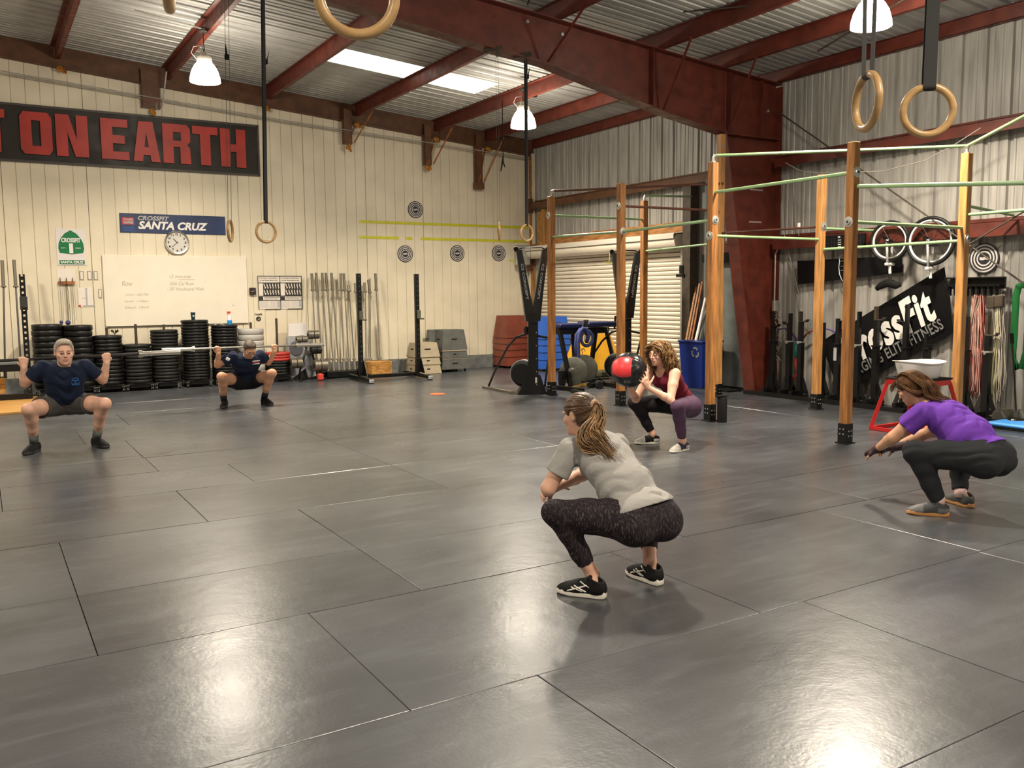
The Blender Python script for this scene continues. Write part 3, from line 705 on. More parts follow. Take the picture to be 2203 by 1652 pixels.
        F = np.concatenate(F); F = F[(F >= 0).all(1)]
        return V, F

def smooth_v(V, F, it=1, lam=0.5):
    for _ in range(it):
        S = np.zeros_like(V); c = np.zeros(len(V))
        for a in range(4):
            b = (a+1) % 4
            np.add.at(S, F[:, a], V[F[:, b]]); np.add.at(c, F[:, a], 1); np.add.at(S, F[:, b], V[F[:, a]]); np.add.at(c, F[:, b], 1)
        V = V*(1-lam)+lam*S/c[:, None]
    return V

def sdf_obj(fld, name, m, parent, it=1, mi_fn=None, label=None):
    V, F = fld.mesh(); V = smooth_v(V, F, it) if it else V
    me = bpy.data.meshes.new(name); off = np.array(root_of(parent)) if parent is not None else np.zeros(3)
    me.vertices.add(len(V)); me.vertices.foreach_set('co', (V-off).astype(np.float32).ravel())
    me.loops.add(len(F)*4); me.loops.foreach_set('vertex_index', F.astype(np.int32).ravel())
    me.polygons.add(len(F)); me.polygons.foreach_set('loop_start', np.arange(0, len(F)*4, 4, dtype=np.int32)); me.polygons.foreach_set('loop_total', np.full(len(F), 4, np.int32))
    me.update(calc_edges=True); me.validate()
    for x in (m if isinstance(m, (list, tuple)) else [m]): me.materials.append(x)
    if mi_fn is not None:
        cen = V[F].mean(1); me.polygons.foreach_set('material_index', mi_fn(cen).astype(np.int32))
    me.polygons.foreach_set('use_smooth', np.ones(len(F), bool))
    o = bpy.data.objects.new(name, me); C.objects.link(o); o.parent = parent
    if label: o['label'] = label
    return o

def nv(v): v = np.array(v, float); return v/np.linalg.norm(v)
def V3(*a): return np.array(a, float)
def frame(f, u):
    """orthonormal forward, left, up"""
    f = nv(f); l = nv(np.cross(u, f)); return f, l, np.cross(f, l)

def hand_points(wr, d, nrm, sc_, curl, spread=0.0, side=1, thumb=(0.55, 0.75, -0.3), tcurl=0.3):
    """d: wrist to knuckles, nrm: out of the back of the hand, side +1 when the thumb lies towards cross(nrm,d)"""
    x = nv(d); z = nv(np.array(nrm)-x*np.dot(nrm, x)); y = np.cross(z, x)*side
    W = lambda a, b, c: np.array(wr)+sc_*(x*a+y*b+z*c)
    out = []
    for i, (yo, L, xb) in enumerate(((0.031, .070, .088), (0.010, .078, .092), (-0.011, .072, .088), (-0.031, .056, .080))):
        base = W(xb, yo, 0); an = spread*(1.5-i)*0.5
        fd = x*math.cos(an)+y*math.sin(an); ang = 0; p = base; ch = [W(0.02, yo*0.6, 0), base]
        c = curl[i] if hasattr(curl, '__len__') else curl
        for kf, fr in ((0.9, .45), (1.1, .31), (0.7, .24)):
            ang += c*kf; dd = fd*math.cos(ang)-z*math.sin(ang); p = p+dd*L*fr*sc_; ch.append(p)
        out.append((ch, [.013*sc_, .0115*sc_, .0092*sc_, .0083*sc_, .0070*sc_]))
    t0 = W(0.022, 0.022, -0.004); td = nv(x*thumb[0]+y*thumb[1]+z*thumb[2]); t1 = t0+td*.042*sc_
    td2 = nv(td+x*tcurl*0.8-z*tcurl*.6-y*tcurl*.7); t2 = t1+td2*.032*sc_; td3 = nv(td2+x*tcurl*.5-z*tcurl*.5-y*tcurl*.6); t3 = t2+td3*.026*sc_
    out.append(([t0, t1, t2, t3], [.015*sc_, .0115*sc_, .0098*sc_, .0075*sc_]))
    return out, W

def add_hand(fd, H):
    for ch, r in H[0]: fd.chain(ch, r, 0.006)
    W = H[1]
    for i in range(4):
        fd.cone(H[0][i][0][0], H[0][i][0][1], .013, .0115, 0.012)
    fd.cone(W(0.0, 0, 0), W(0.05, 0.0, 0), .022, .02, 0.015)

def add_head(fd, c, f, l, u, s=1.0, fem=0.0, mouth=0.0):
    """c is the middle of the head, f forward, l the person's left, u up"""
    A = [f, l, u]; P = lambda a, b, h: c+s*(f*a+l*b+u*h)
    E = lambda p, r, k=0.02, mode='add': fd.ell(P(*p), np.array(r)*s, A, k*s, mode)
    E((-0.018, 0, 0.028), (.094, .076, .086)); E((0.015, 0, -0.035), (.070, .062, .075), 0.03)
    E((0.045, 0, -0.072), (.040, .044-.006*fem, .036), 0.03); E((0.072, 0, -0.096), (.016, .020, .014), 0.02)
    for q in (-1, 1):
        E((0.078, q*0.026, 0.024), (.014, .026, .010), 0.012); E((0.056, q*0.046, -0.022), (.024, .020, .020), 0.02)
        E((0.098, q*0.031, 0.004), (.016, .019, .012), 0.010, 'sub')
        E((-0.012, q*0.077, -0.004), (.020, .008, .031), 0.006); E((-0.002, q*0.086, -0.002), (.010, .005, .017), 0.004, 'sub')
        E((0.092, q*0.011, -0.029), (.010, .009, .008), 0.006)
    fd.cone(P(.088, 0, .012), P(.108, 0, -.024), .008*s, .0105*s, 0.010*s)
    E((0.091, 0, -0.052), (.011, .024, .0065), 0.006); E((0.089, 0, -0.065), (.011, .021, .0070), 0.006)
    if mouth: E((0.102, 0, -0.0585), (.010, .016, .004*mouth), 0.002, 'sub')

def head_extras(t, c, f, l, u, s, iris, browm, eyew, closed=False, brow=True, lidm=None):
    c = np.array(c)
    for q in (-1, 1):
        p = c+s*(f*0.0785+l*q*0.031+u*0.002)
        k = MB(); k.lathe([(0, -.0112*s)]+[(.0112*s*math.sin(a*PI/8), -.0112*s*math.cos(a*PI/8)) for a in range(1, 8)]+[(0, .0112*s)], p, f, 12)
        e = B(k, 'eye', eyew, t, True)
        k = MB(); k.tube([p+s*(l*x+f*(.0105-abs(x)*.22)+u*(.0068-abs(x)*.30)) for x in (-.015, -.008, 0, .008, .015)], [.0025*s, .0042*s, .0046*s, .0042*s, .0025*s], 7); B(k, 'eyelid', lidm, t, True)
        if not closed:
            k = MB(); k.lathe([(.0072*s, 0), (.0060*s, .0022*s), (0, .0030*s)], p+f*.0092*s, f, 12); B(k, 'iris', iris, e, True)
        else:
            k = MB(); k.tube([p+s*(l*x+f*(.0118-abs(x)*.15)-u*.003) for x in (-.014, 0, .014)], .0012*s, 5); B(k, 'eyelash', iris, e)
        if brow:
            k = MB(); k.tube([c+s*(f*(.0915-abs(x)*.12-0.2*max(0, abs(x)-.035))+l*q*(.014+.012*j)+u*(.026+.004*math.sin(j*1.2))) for j, x in enumerate((0.012, .024, .036, .046))], [.0022*s, .0030*s, .0028*s, .0012*s], 6); B(k, 'eyebrow', browm, t)

def shoe(t, heel, toe, up_m, sole_m, L=0.28, name='shoe', stripes=None, lace=None, tilt=0.0, hcol=0.105, label=None, toe_m=None):
    """heel and toe: points on the floor that give the line of the foot; the upper and its sole"""
    heel = np.array([heel[0], heel[1], 0.0]); toe = np.array([toe[0], toe[1], 0.0]); f, l, u = frame(toe-heel, V3(0, 0, 1)); m = heel
    A = [f, l, u]; s = L/0.28; P = lambda a, b, h: m+s*(f*a+l*b)+u*h*s
    lo = np.minimum(m, m+f*L)-0.08; hi = np.maximum(m, m+f*L)+0.08; lo[2] = -0.01; hi[2] = 0.17
    fd = Field(lo, hi, 0.004)
    fd.ell(P(.045, 0, .045), np.array((.045, .036, .045))*s, A, 0); fd.ell(P(.13, 0, .035), np.array((.10, .040, .045))*s, A, .03); fd.ell(P(.205, 0, .022), np.array((.072, .047, .036))*s, A, .03)
    fd.cone(P(.045, 0, .05), P(.055, 0, hcol), .038*s, .040*s, .02); fd.cone(P(.09, 0, .07), P(.15, 0, .05), .034*s, .034*s, .02)
    fd.cone(P(.052, 0, .085), P(.06, 0, .20), .029*s, .034*s, .004, 'sub')
    fd.plane(P(.058, 0, hcol-.005), f*.35*-1+u); fd.plane(P(0, 0, .020), -u)
    o = sdf_obj(fd, name, [up_m, toe_m] if toe_m else up_m, t, 1, (lambda cc: (((cc-m)@f > .17*s) | (((cc-m)@f < .075*s) & (cc[:, 2] < 0.06*s))).astype(int)) if toe_m else None, label)
    k = MB(); ring = []
    outline = [(0.0, 0), (.006, .024), (.03, .034), (.08, .036), (.14, .040), (.19, .048), (.235, .045), (.268, .028), (.280, 0)]
    pts = outline+[(a, -b) for a, b in outline[-2:0:-1]]; n = len(pts)
    for sc2, h in ((.97, 0.002), (1.0, .008), (1.0, .024), (.96, .030)):
        ring.append([P(.14+(a-.14)*sc2, b*sc2, h+(.010*max(0, (a-.2)/.08) if h < .005 else (.012 if a < .03 and h > .02 else 0))) for a, b in pts])
    vs = [q for r in ring for q in r]; fs = [tuple(range(n-1, -1, -1)), tuple(range(3*n, 4*n))]
    for r in range(3): fs += [(r*n+i, r*n+(i+1) % n, (r+1)*n+(i+1) % n, (r+1)*n+i) for i in range(n)]
    k.add(vs, fs); B(k, 'sole', sole_m, o, math.radians(50))
    if lace:
        k = MB()
        for j in range(4):
            a = .105+j*.022; zz = .098-.012*j
            k.tube([P(a, -.026, zz-.014), P(a+.006, 0, zz+.003), P(a, .026, zz-.014)], .0028, 5)
        k.tube([P(.10, .0, .100), P(.09, .025, .108), (P(.10, .035, .085))], .0025, 5); k.tube([P(.10, .0, .100), P(.095, -.025, .110), (P(.11, -.035, .085))], .0025, 5)
        B(k, 'lace', lace, o)
    if stripes:
        for sd in (-1, 1):
            k = MB()
            for a0, h0, a1, h1, wd in ((.075, .075, .20, .030, .008), (.10, .034, .165, .060, .008), (.12, .033, .18, .052, .006), (.075, .055, .135, .082, .006)):
                aa = [P(a0+(a1-a0)*q/5, sd*(.0395+.004*math.sin(q/5*PI)+(.006 if a0+(a1-a0)*q/5 > .16 else 0)-max(0, (h0+(h1-h0)*q/5-.045))*.33), h0+(h1-h0)*q/5) for q in range(6)]
                k.tube(aa, wd*s*.5, 6)
            B(k, 'side_stripe', stripes, o)
    return o

def locks(name, m, t, guides, n, r=0.007, spread=0.03, wave=0.012, freq=3.0, seed=1, tip=0.3, curl=0.0, seg=14):
    """hair as many thin tapering strands that follow guide curves"""
    rg = random.Random(seed); k = MB()
    for i in range(n):
        g = guides[i % len(guides)]; ox, oy, oz = rg.gauss(0, 1), rg.gauss(0, 1), rg.gauss(0, 1); ph = rg.uniform(0, 6.28); am = wave*rg.uniform(.5, 1.4); L = rg.uniform(.82, 1.05); pts = []; rs = []
        f2 = freq*rg.uniform(.8, 1.25)
        for j in range(seg):
            q = j/(seg-1)*L*(len(g)-1); a = min(int(q), len(g)-2); fr = q-a
            p0 = np.array(g[max(a-1, 0)]); p1 = np.array(g[a]); p2 = np.array(g[a+1]); p3 = np.array(g[min(a+2, len(g)-1)])
            p = 0.5*((2*p1)+(-p0+p2)*fr+(2*p0-5*p1+4*p2-p3)*fr**2+(-p0+3*p1-3*p2+p3)*fr**3)
            e = j/(seg-1); sp = spread*(0.35+0.65*math.sin(min(1, e*1.3)*PI*0.6))
            p = p+sp*V3(ox, oy, oz)*0.55
            w_ = am*min(1, e*2.2); tt = e*f2*6.28+ph
            p = p+V3(w_*math.sin(tt), w_*math.cos(tt*(1 if curl else .8)), w_*0.6*math.sin(tt+1.3))
            pts.append(p); rs.append(r*(0.75+0.25*math.sin(e*PI))*(1 if e < .6 else 1-(1-tip)*(e-.6)/.4)*rg.uniform(.9, 1.1))
        k.tube(pts, rs, 5, flat=0.6)
    return B(k, name, m, t, True)

# ---------------------------------------------------------------- people
def fabric(name, col, streak=None, fold=0.25, fscale=9.0, stretch=None, rough=0.85):
    m = mat(name, col, rough, bump=fold, bscale=fscale, stretch=stretch, spec=0.25)
    if streak:
        nt = m.node_tree; b = nt.nodes['Principled BSDF']; L = nt.links
        tc = nt.nodes.new('ShaderNodeTexCoord'); mp = nt.nodes.new('ShaderNodeMapping'); mp.inputs['Scale'].default_value = streak[1]; mp.inputs['Rotation'].default_value = streak[3]
        n = nt.nodes.new('ShaderNodeTexNoise'); n.inputs['Scale'].default_value = streak[2]; n.inputs['Detail'].default_value = 3; r = nt.nodes.new('ShaderNodeValToRGB')
        r.color_ramp.elements[0].position = 0.52; r.color_ramp.elements[1].position = 0.68; r.color_ramp.elements[0].color = (*col, 1); r.color_ramp.elements[1].color = (*streak[0], 1)
        L.new(tc.outputs['Object'], mp.inputs[0]); L.new(mp.outputs[0], n.inputs['Vector']); L.new(n.outputs['Fac'], r.inputs[0]); L.new(r.outputs[0], b.inputs['Base Color'])
    return m
def skin(name, col):
    m = mat(name, col, 0.5, var=0.08, vscale=14, spec=0.4); b = m.node_tree.nodes['Principled BSDF']
    b.inputs['Subsurface Weight'].default_value = 0.15; b.inputs['Subsurface Radius'].default_value = (0.02, 0.008, 0.004)
    return m
M['skin_a'] = skin('fair_skin', (0.62, 0.36, 0.26)); M['skin_b'] = skin('tanned_skin', (0.52, 0.28, 0.17)); M['skin_c'] = skin('light_skin', (0.68, 0.39, 0.28))
M['lip'] = mat('lips', (0.50, 0.21, 0.165), 0.45); M['eye_white'] = mat('eye_white', (0.40, 0.35, 0.31), 0.35); M['iris'] = mat('iris', (0.03, 0.02, 0.015), 0.2)
M['hair_grey'] = mat('grey_hair', (0.36, 0.31, 0.25), 0.65, var=0.35, vscale=22, stretch=(4, 4, 1), bump=0.6, bscale=50)
M['hair_dark'] = mat('dark_greying_hair', (0.075, 0.055, 0.038), 0.6, var=0.5, vscale=30, bump=0.5, bscale=60)
M['hair_brown'] = mat('brown_hair', (0.075, 0.036, 0.014), 0.42, var=0.35, vscale=10, bump=0.35, bscale=90, stretch=(1, 0.3, 1))
M['hair_brown_hi'] = mat('highlighted_brown_hair', (0.105, 0.052, 0.019), 0.4, col2=(0.27, 0.145, 0.055), vscale=16, var=0.3)
M['hair_light'] = mat('pale_brown_hair', (0.24, 0.125, 0.045), 0.4, col2=(0.42, 0.24, 0.10), vscale=16, var=0.3)  # palest of the browns mixed through the ponytail
M['hair_curly'] = mat('golden_curly_hair', (0.10, 0.048, 0.016), 0.42, col2=(0.36, 0.19, 0.065), vscale=22, var=0.3)
M['hair_auburn'] = mat('auburn_brown_hair', (0.050, 0.024, 0.011), 0.75, spec=0.15, col2=(0.14, 0.065, 0.028), vscale=16, var=0.3)
M['tee_navy'] = fabric('navy_tshirt', (0.009, 0.015, 0.040), fold=0.5, fscale=11)
M['tee_grey'] = fabric('heather_grey_tshirt', (0.32, 0.31, 0.295), ((0.37, 0.36, 0.345), (5, 1, 5), 60, (0, 0, 0)), fold=0.6, fscale=10, stretch=(0.8, 1.8, 1.8))
M['tee_purple'] = fabric('purple_tshirt', (0.135, 0.040, 0.36), fold=0.5, fscale=10, stretch=(0.8, 1.6, 1.6))
M['tank'] = fabric('maroon_tank_top', (0.13, 0.008, 0.022), fold=0.4, fscale=12)
M['tights_grey'] = fabric('dark_heather_leggings', (0.012, 0.008, 0.011), ((0.085, 0.066, 0.075), (14, 3.0, 1.8), 21, (0.2, 0.6, 0.5)), fold=0.1)
M['tights_plum'] = fabric('plum_leggings', (0.070, 0.034, 0.068), fold=0.2, rough=0.7)
M['tights_black'] = fabric('black_leggings', (0.008, 0.006, 0.009), fold=0.1, rough=0.7)
M['pants_black'] = fabric('charcoal_track_pants', (0.017, 0.019, 0.022), fold=0.6, fscale=12, stretch=(1, 1, 0.6))
M['shorts_grey'] = fabric('grey_shorts', (0.060, 0.055, 0.052), fold=0.5, fscale=12)
M['shorts_black'] = fabric('black_shorts', (0.008, 0.008, 0.010), fold=0.4, fscale=12)
M['sock_grey'] = fabric('grey_sock', (0.10, 0.11, 0.10), fold=0.3, fscale=60); M['sock_black'] = fabric('black_sock', (0.010, 0.010, 0.016), fold=0.3, fscale=60); M['sock_pink'] = fabric('pale_pink_sock', (0.6, 0.42, 0.40), fold=0.2)
M['shoe_black'] = mat('black_knit_shoe', (0.005, 0.005, 0.006), 0.7, spec=0.2, bump=0.2, bscale=150); M['shoe_grey'] = mat('grey_shoe', (0.10, 0.10, 0.10), 0.6, var=0.2, vscale=30); M['shoe_pale'] = mat('pale_grey_shoe', (0.38, 0.36, 0.33), 0.6, var=0.15, vscale=30)
M['shoe_navy'] = mat('navy_shoe_knit', (0.010, 0.013, 0.035), 0.6); M['shoe_dark'] = mat('dark_grey_shoe', (0.035, 0.037, 0.038), 0.6)
M['sole_white'] = mat('white_sole', (0.66, 0.63, 0.56), 0.45); M['sole_black'] = mat('black_sole', (0.012, 0.012, 0.012), 0.6); M['sole_gum'] = mat('gum_sole', (0.42, 0.20, 0.06), 0.5)
M['shirt_print'] = mat('blue_chest_print', (0.01, 0.10, 0.32), 0.7); M['glove'] = mat('dark_training_glove', (0.035, 0.012, 0.016), 0.7); M['glove_red'] = mat('glove_red_panel', (0.16, 0.03, 0.035), 0.7)
M['hair_tie'] = mat('tan_hair_tie', (0.42, 0.25, 0.16), 0.6); M['red_collar'] = mat('coral_inner_collar', (0.55, 0.04, 0.05), 0.7)

def torso(fd, J, D, off=0.0, k=0.05):
    l = J['l']; f = J['f']
    def seg(c, up, r, kk=k):
        u = nv(up); fr = nv(np.cross(l, u)); ll = np.cross(u, fr)
        fd.ell(c, np.array(r)+off, [ll, u, fr], kk)
    pw, ww, cw = D['pel'], D['wai'], D['che']
    seg(J['pel'], J['wai']-J['pel'], pw, 0.0 if not fd.d.min() < 0 else k)
    seg(J['wai'], J['che']-J['pel'], ww); seg(J['che'], J['nek']-J['wai'], cw)
    seg(J['che']*.35+J['nek']*.65, J['nek']-J['wai'], D.get('yoke', (.155, .07, .075)))
    for x in D.get('extra', []): fd.ell(x[0], np.array(x[1])+off, None, k)
def neckp(fd, J, D):
    fd.cone(J['nek'], J['hd']-J['hu']*.06-J['hf']*.015, D['nk'], D['nk']*.95, 0.03)
def arm(fd, J, D, s, off=0.0):
    sh, el, wr = J['sh'+s], J['el'+s], J['wr'+s]; r = D['arm']
    fd.cone(sh, sh*.55+el*.45, r[0]+off, r[1]+off, 0.035); fd.cone(sh*.55+el*.45, el, r[1]+off, r[2]+off, 0.02)
    m = el*.72+wr*.28; fd.cone(el, m, r[2]*.97+off, r[3]+off, 0.02); fd.cone(m, wr, r[3]+off, r[4]+off, 0.015)
def leg(fd, J, D, s, off=0.0, shin=True, k=0.04):
    hp, kn, an = J['hip'+s], J['kn'+s], J['an'+s]; r = D['leg']
    m = hp*.45+kn*.55; fd.cone(hp, m, r[0]+off, r[1]+off, k); fd.cone(m, kn, r[1]+off, r[2]+off, 0.03)
    back = nv(np.cross(np.cross(nv(an-kn), nv(hp-kn)), nv(an-kn)))
    if shin:
        c = kn*.66+an*.34+back*.014; c2 = kn*.35+an*.65+back*.004
        fd.cone(kn, c, r[2]*.98+off, r[3]+off, 0.03); fd.cone(c, c2, r[3]+off, (r[3]*.5+r[4]*.5)+off, 0.02); fd.cone(c2, an, (r[3]*.5+r[4]*.5)+off, r[4]+off, 0.02)
def foot(fd, J, s, heel, toe):
    h = V3(heel[0], heel[1], .045); t = V3(toe[0], toe[1], .03); d = nv(t-h)
    fd.cone(J['an'+s], h+d*.06, .032, .024, .02); fd.cone(h+d*.07, h+d*.19, .024, .018, .02)
def bounds(pts, pad):
    A = np.array(pts); return A.min(0)-pad, A.max(0)+pad
def folds(l, amp, freq, warp=2.0, seed=0.0, axis=None):
    ax = np.array(axis if axis is not None else (0, 0, 1.0)); o = np.array([ax[1]+.3, ax[2]-.2, ax[0]+.1])
    def fn(x, y, z):
        q = (x*ax[0]+y*ax[1]+z*ax[2])*freq; w_ = (x*o[0]+y*o[1]+z*o[2])
        v = np.sin(q+warp*np.sin(w_*17+seed)+1.3*np.sin(w_*31+x*23+seed*2)); v2 = np.sin(w_*21+seed*3+2*np.sin(z*13+y*9))
        return (amp*(0.45+0.55*v2)*np.maximum(v, -0.3)).astype(np.float32)
    return fn
def lipfn(c, f, l, u, s, base=0, lip=1):
    def g(cc):
        q = cc-c; a = q@f/s; b = np.abs(q@l)/s; h = q@u/s
        return np.where((a > .080) & (b < .0235) & (h > -.0705) & (h < -.046) & (np.abs(h+.0585) < .0125-.25*np.maximum(0, b-.008)), lip, base)
    return g
def headframe(J, f, u): J['hf'], J['hl'], J['hu'] = frame(f, u)

DM = dict(pel=(.165, .125, .115), wai=(.155, .13, .108), che=(.185, .165, .120), yoke=(.175, .075, .085), nk=.062, arm=(.062, .050, .042, .046, .030), leg=(.095, .078, .058, .060, .039))
DW = dict(pel=(.170, .120, .120), wai=(.128, .12, .098), che=(.145, .15, .105), yoke=(.140, .065, .070), nk=.050, arm=(.048, .041, .034, .035, .023), leg=(.095, .076, .054, .053, .034))



def build_body(root, J, D, h, sk, s_head, fem, mouth, hands, feet, name='body', extra=None):
    pts = [J[k] for k in J if len(k) in (3, 4) and k not in ('hf', 'hl', 'hu')]+[J['hd'], J['elL'], J['elR'], J['knL'], J['knR'], J['anL'], J['anR'], J['shL'], J['wrL'], J['wrR']]
    for H in hands:
        for ch, r in H[0]: pts += list(ch)
    lo, hi = bounds(pts, 0.15); lo[2] = max(0.0, lo[2]); b_ = J['pel']-J['f']*.20; lo = np.minimum(lo, b_); hi = np.maximum(hi, b_)
    fd = Field(lo, hi, h)
    torso(fd, J, D); neckp(fd, J, D)
    for s in 'LR': leg(fd, J, D, s); arm(fd, J, D, s)
    if extra: extra(fd, 0.0)
    add_head(fd, J['hd'], J['hf'], J['hl'], J['hu'], s_head, fem, mouth)
    for H in hands: add_hand(fd, H)
    for s, hl, to in feet: foot(fd, J, s, hl, to)
    return sdf_obj(fd, name, [sk, M['lip']], root, 1, lipfn(J['hd'], J['hf'], J['hl'], J['hu'], s_head))

# ---- woman in the grey T-shirt, seen from behind, nearest the camera
def grey_woman():
    t = thing('person', (2.83, 3.50, 0), 'person in grey T-shirt and dark heather leggings squatting with back turned, long ponytail', 'person')
    J = dict(f=V3(0, 1, 0), l=V3(-1, 0, 0), pel=V3(2.835, 3.40, .425), wai=V3(2.82, 3.51, .545), che=V3(2.805, 3.645, .655), nek=V3(2.785, 3.775, .765), hd=V3(2.765, 3.845, .885),
             hipL=V3(2.745, 3.40, .40), hipR=V3(2.925, 3.40, .40), knL=V3(2.455, 3.63, .435), knR=V3(3.13, 3.71, .43), anL=V3(2.635, 3.545, .10), anR=V3(3.005, 3.53, .11),
             shL=V3(2.63, 3.735, .725), shR=V3(2.965, 3.76, .715), elL=V3(2.525, 3.79, .52), elR=V3(2.87, 3.96, .525), wrL=V3(2.70, 3.985, .525), wrR=V3(2.625, 3.875, .495))
    headframe(J, (-.28, 1, -.18), (0, .2, 1))
    D = dict(DW); D['pel'] = (.172, .125, .125); D['leg'] = (.100, .080, .056, .054, .034); D['che'] = (.150, .15, .110); D['wai'] = (.138, .12, .108); D['arm'] = (.052, .046, .038, .037, .024)
    ex = lambda fd, off: [fd.ell(V3(x, 3.335, .385), np.array((.098, .095, .098))+off, None, .05) for x in (2.745, 2.925)]
    hands = [hand_points(J['wrR'], V3(-1, -.25, -.05), V3(-.2, .9, .3), .93, .55, 0.2, -1, thumb=(.5, .7, -.2)),
             hand_points(J['wrL'], V3(.95, .05, .05), V3(.1, .9, .3), .93, .75, 0.1, 1)]
    build_body(t, J, D, .0065, M['skin_c'], .95, 1, 0, hands, [('L', (2.64, 3.45), (2.50, 3.66)), ('R', (3.0, 3.45), (3.02, 3.7))], extra=ex)
    # leggings
    lo, hi = bounds([J['hipL'], J['hipR'], J['knL'], J['knR'], J['anL'], J['anR'], J['wai'], J['pel']-J['f']*.08], .16)
    fd = Field(lo, hi, .007); torso(fd, J, D, .006); up = nv(J['wai']-J['pel']); fd.plane(J['wai']-up*.02, up); [leg(fd, J, D, s, .006) for s in 'LR']; ex(fd, .006)
    fd.cone(V3(2.835, 3.20, .52), V3(2.835, 3.26, .30), .004, .004, .02, 'sub')
    for s in 'LR':
        dn = nv(J['an'+s]-J['kn'+s]); c = J['an'+s]-dn*.075
        fd.cone(c+dn*.055, c+dn*.25, .065, .08, 0, 'sub', cut=(c, -dn))
    sdf_obj(fd, 'leggings', M['tights_grey'], t, 1)
    # T-shirt
    lo, hi = bounds([J['pel'], J['wai'], J['nek'], J['shL'], J['shR'], J['elL'], J['elR']], .17)
    fd = Field(lo, hi, .006); D2 = dict(D); D2['wai'] = (.150, .13, .118); D2['pel'] = (.176, .10, .128)
    torso(fd, J, D2, .013)
    for s in 'LR':
        c = J['sh'+s]*.38+J['el'+s]*.62; n_ = nv(J['el'+s]-J['sh'+s]); fd.cone(J['sh'+s], c+n_*.05, D['arm'][0]+.012, D['arm'][1]+.020, .035, cut=(c, n_))
    fd.ell(V3(2.84, 3.345, .455), (.165, .09, .075), None, .06)
    fd.disp(folds(J['l'], .0090, 80, 2.2, 0.6, nv(J['nek']-J['pel'])))
    up = nv(J['wai']-J['pel']); fd.plane(V3(2.84, 3.36, .465), nv(V3(.10, -.45, -1)) )
    nd = nv(J['hd']-J['nek']); fd.ell(J['nek']+nd*.075+V3(0, .02, 0), (.072, .078, .062), None, .006, 'sub')
    fd.plane(J['nek']+nd*.06, nd)
    sdf_obj(fd, 'tshirt', M['tee_grey'], t, 1)
    # shoes and ankles
    shoe(t, (2.645, 3.44), (2.50, 3.66), M['shoe_black'], M['sole_white'], .275, stripes=M['sole_white'], lace=M['shoe_black'])
    shoe(t, (3.005, 3.435), (3.0, 3.70), M['shoe_black'], M['sole_white'], .275, stripes=M['sole_white'], lace=M['shoe_black'])
    # hair: swept cap, tie and wavy ponytail
    hf, hl, hu = J['hf'], J['hl'], J['hu']; c = J['hd']; s = .95; A = [hf, hl, hu]
    lo, hi = bounds([c], .16); fd = Field(lo, hi, .004)
    fd.ell(c+hu*.034-hf*.022, (.102, .086, .092), A, 0); fd.ell(c-hf*.055-hu*.035, (.055, .062, .05), A, .03)
    fd.ell(c+hf*.085-hu*.055, (.085, .12, .105), A, .012, 'sub'); 
    for q in (-1, 1): fd.ell(c-hf*.008+hl*q*.085-hu*.020, (.030, .03, .048), A, .01, 'sub')
    fd.plane(c-hu*.075-hf*.03, -hu)
    tie = c-hf*.112+hu*.046
    def strands(x, y, z):
        q = np.stack(np.broadcast_arrays(x-tie[0], y-tie[1], z-tie[2]), -1); a = np.arctan2(q@hl, q@hu); return (.0022*np.sin(a*26+3*np.sin(a*7))).astype(np.float32)
    fd.disp(strands); hb = sdf_obj(fd, 'hair', M['hair_brown'], t, 1)
    k = MB(); k.tube([tie+(hl*math.cos(a)+(hu*.8-hf*.3)*math.sin(a))*.025 for a in [2*PI*i/14 for i in range(14)]], .011, 8, closed=True); B(k, 'hair_tie', M['hair_tie'], t, True)
    g = []
    for dx, ex_, ey in ((-.075, -.02, .03), (-.045, -.01, .0), (0, .0, -.03), (.02, .02, -.03), (.035, .045, .0), (-.02, .01, -.05)):
        g.append([tie, tie+V3(.005+dx*.15, -.028, -.008), tie+V3(.005+dx*.6, -.042, -.065), V3(*(2.727, 3.665, 0.823))+V3(dx, 0, 0), V3(*(2.726, 3.615, 0.764))+V3(dx+ex_*.3, ey*.4, -ey*.3), V3(*(2.771, 3.555, 0.702))+V3(dx*.7+ex_, ey, ey*.8)])
    locks('ponytail', M['hair_brown_hi'], t, g, 170, .0042, .020, .011, 1.9, 5, .35, seg=18); locks('ponytail', M['hair_light'], t, g, 50, .0034, .023, .013, 2.0, 15, .35, seg=18)
    locks('ponytail', M['hair_brown'], t, g, 80, .0068, .014, .007, 1.8, 8, .35)
    return t
grey_woman()

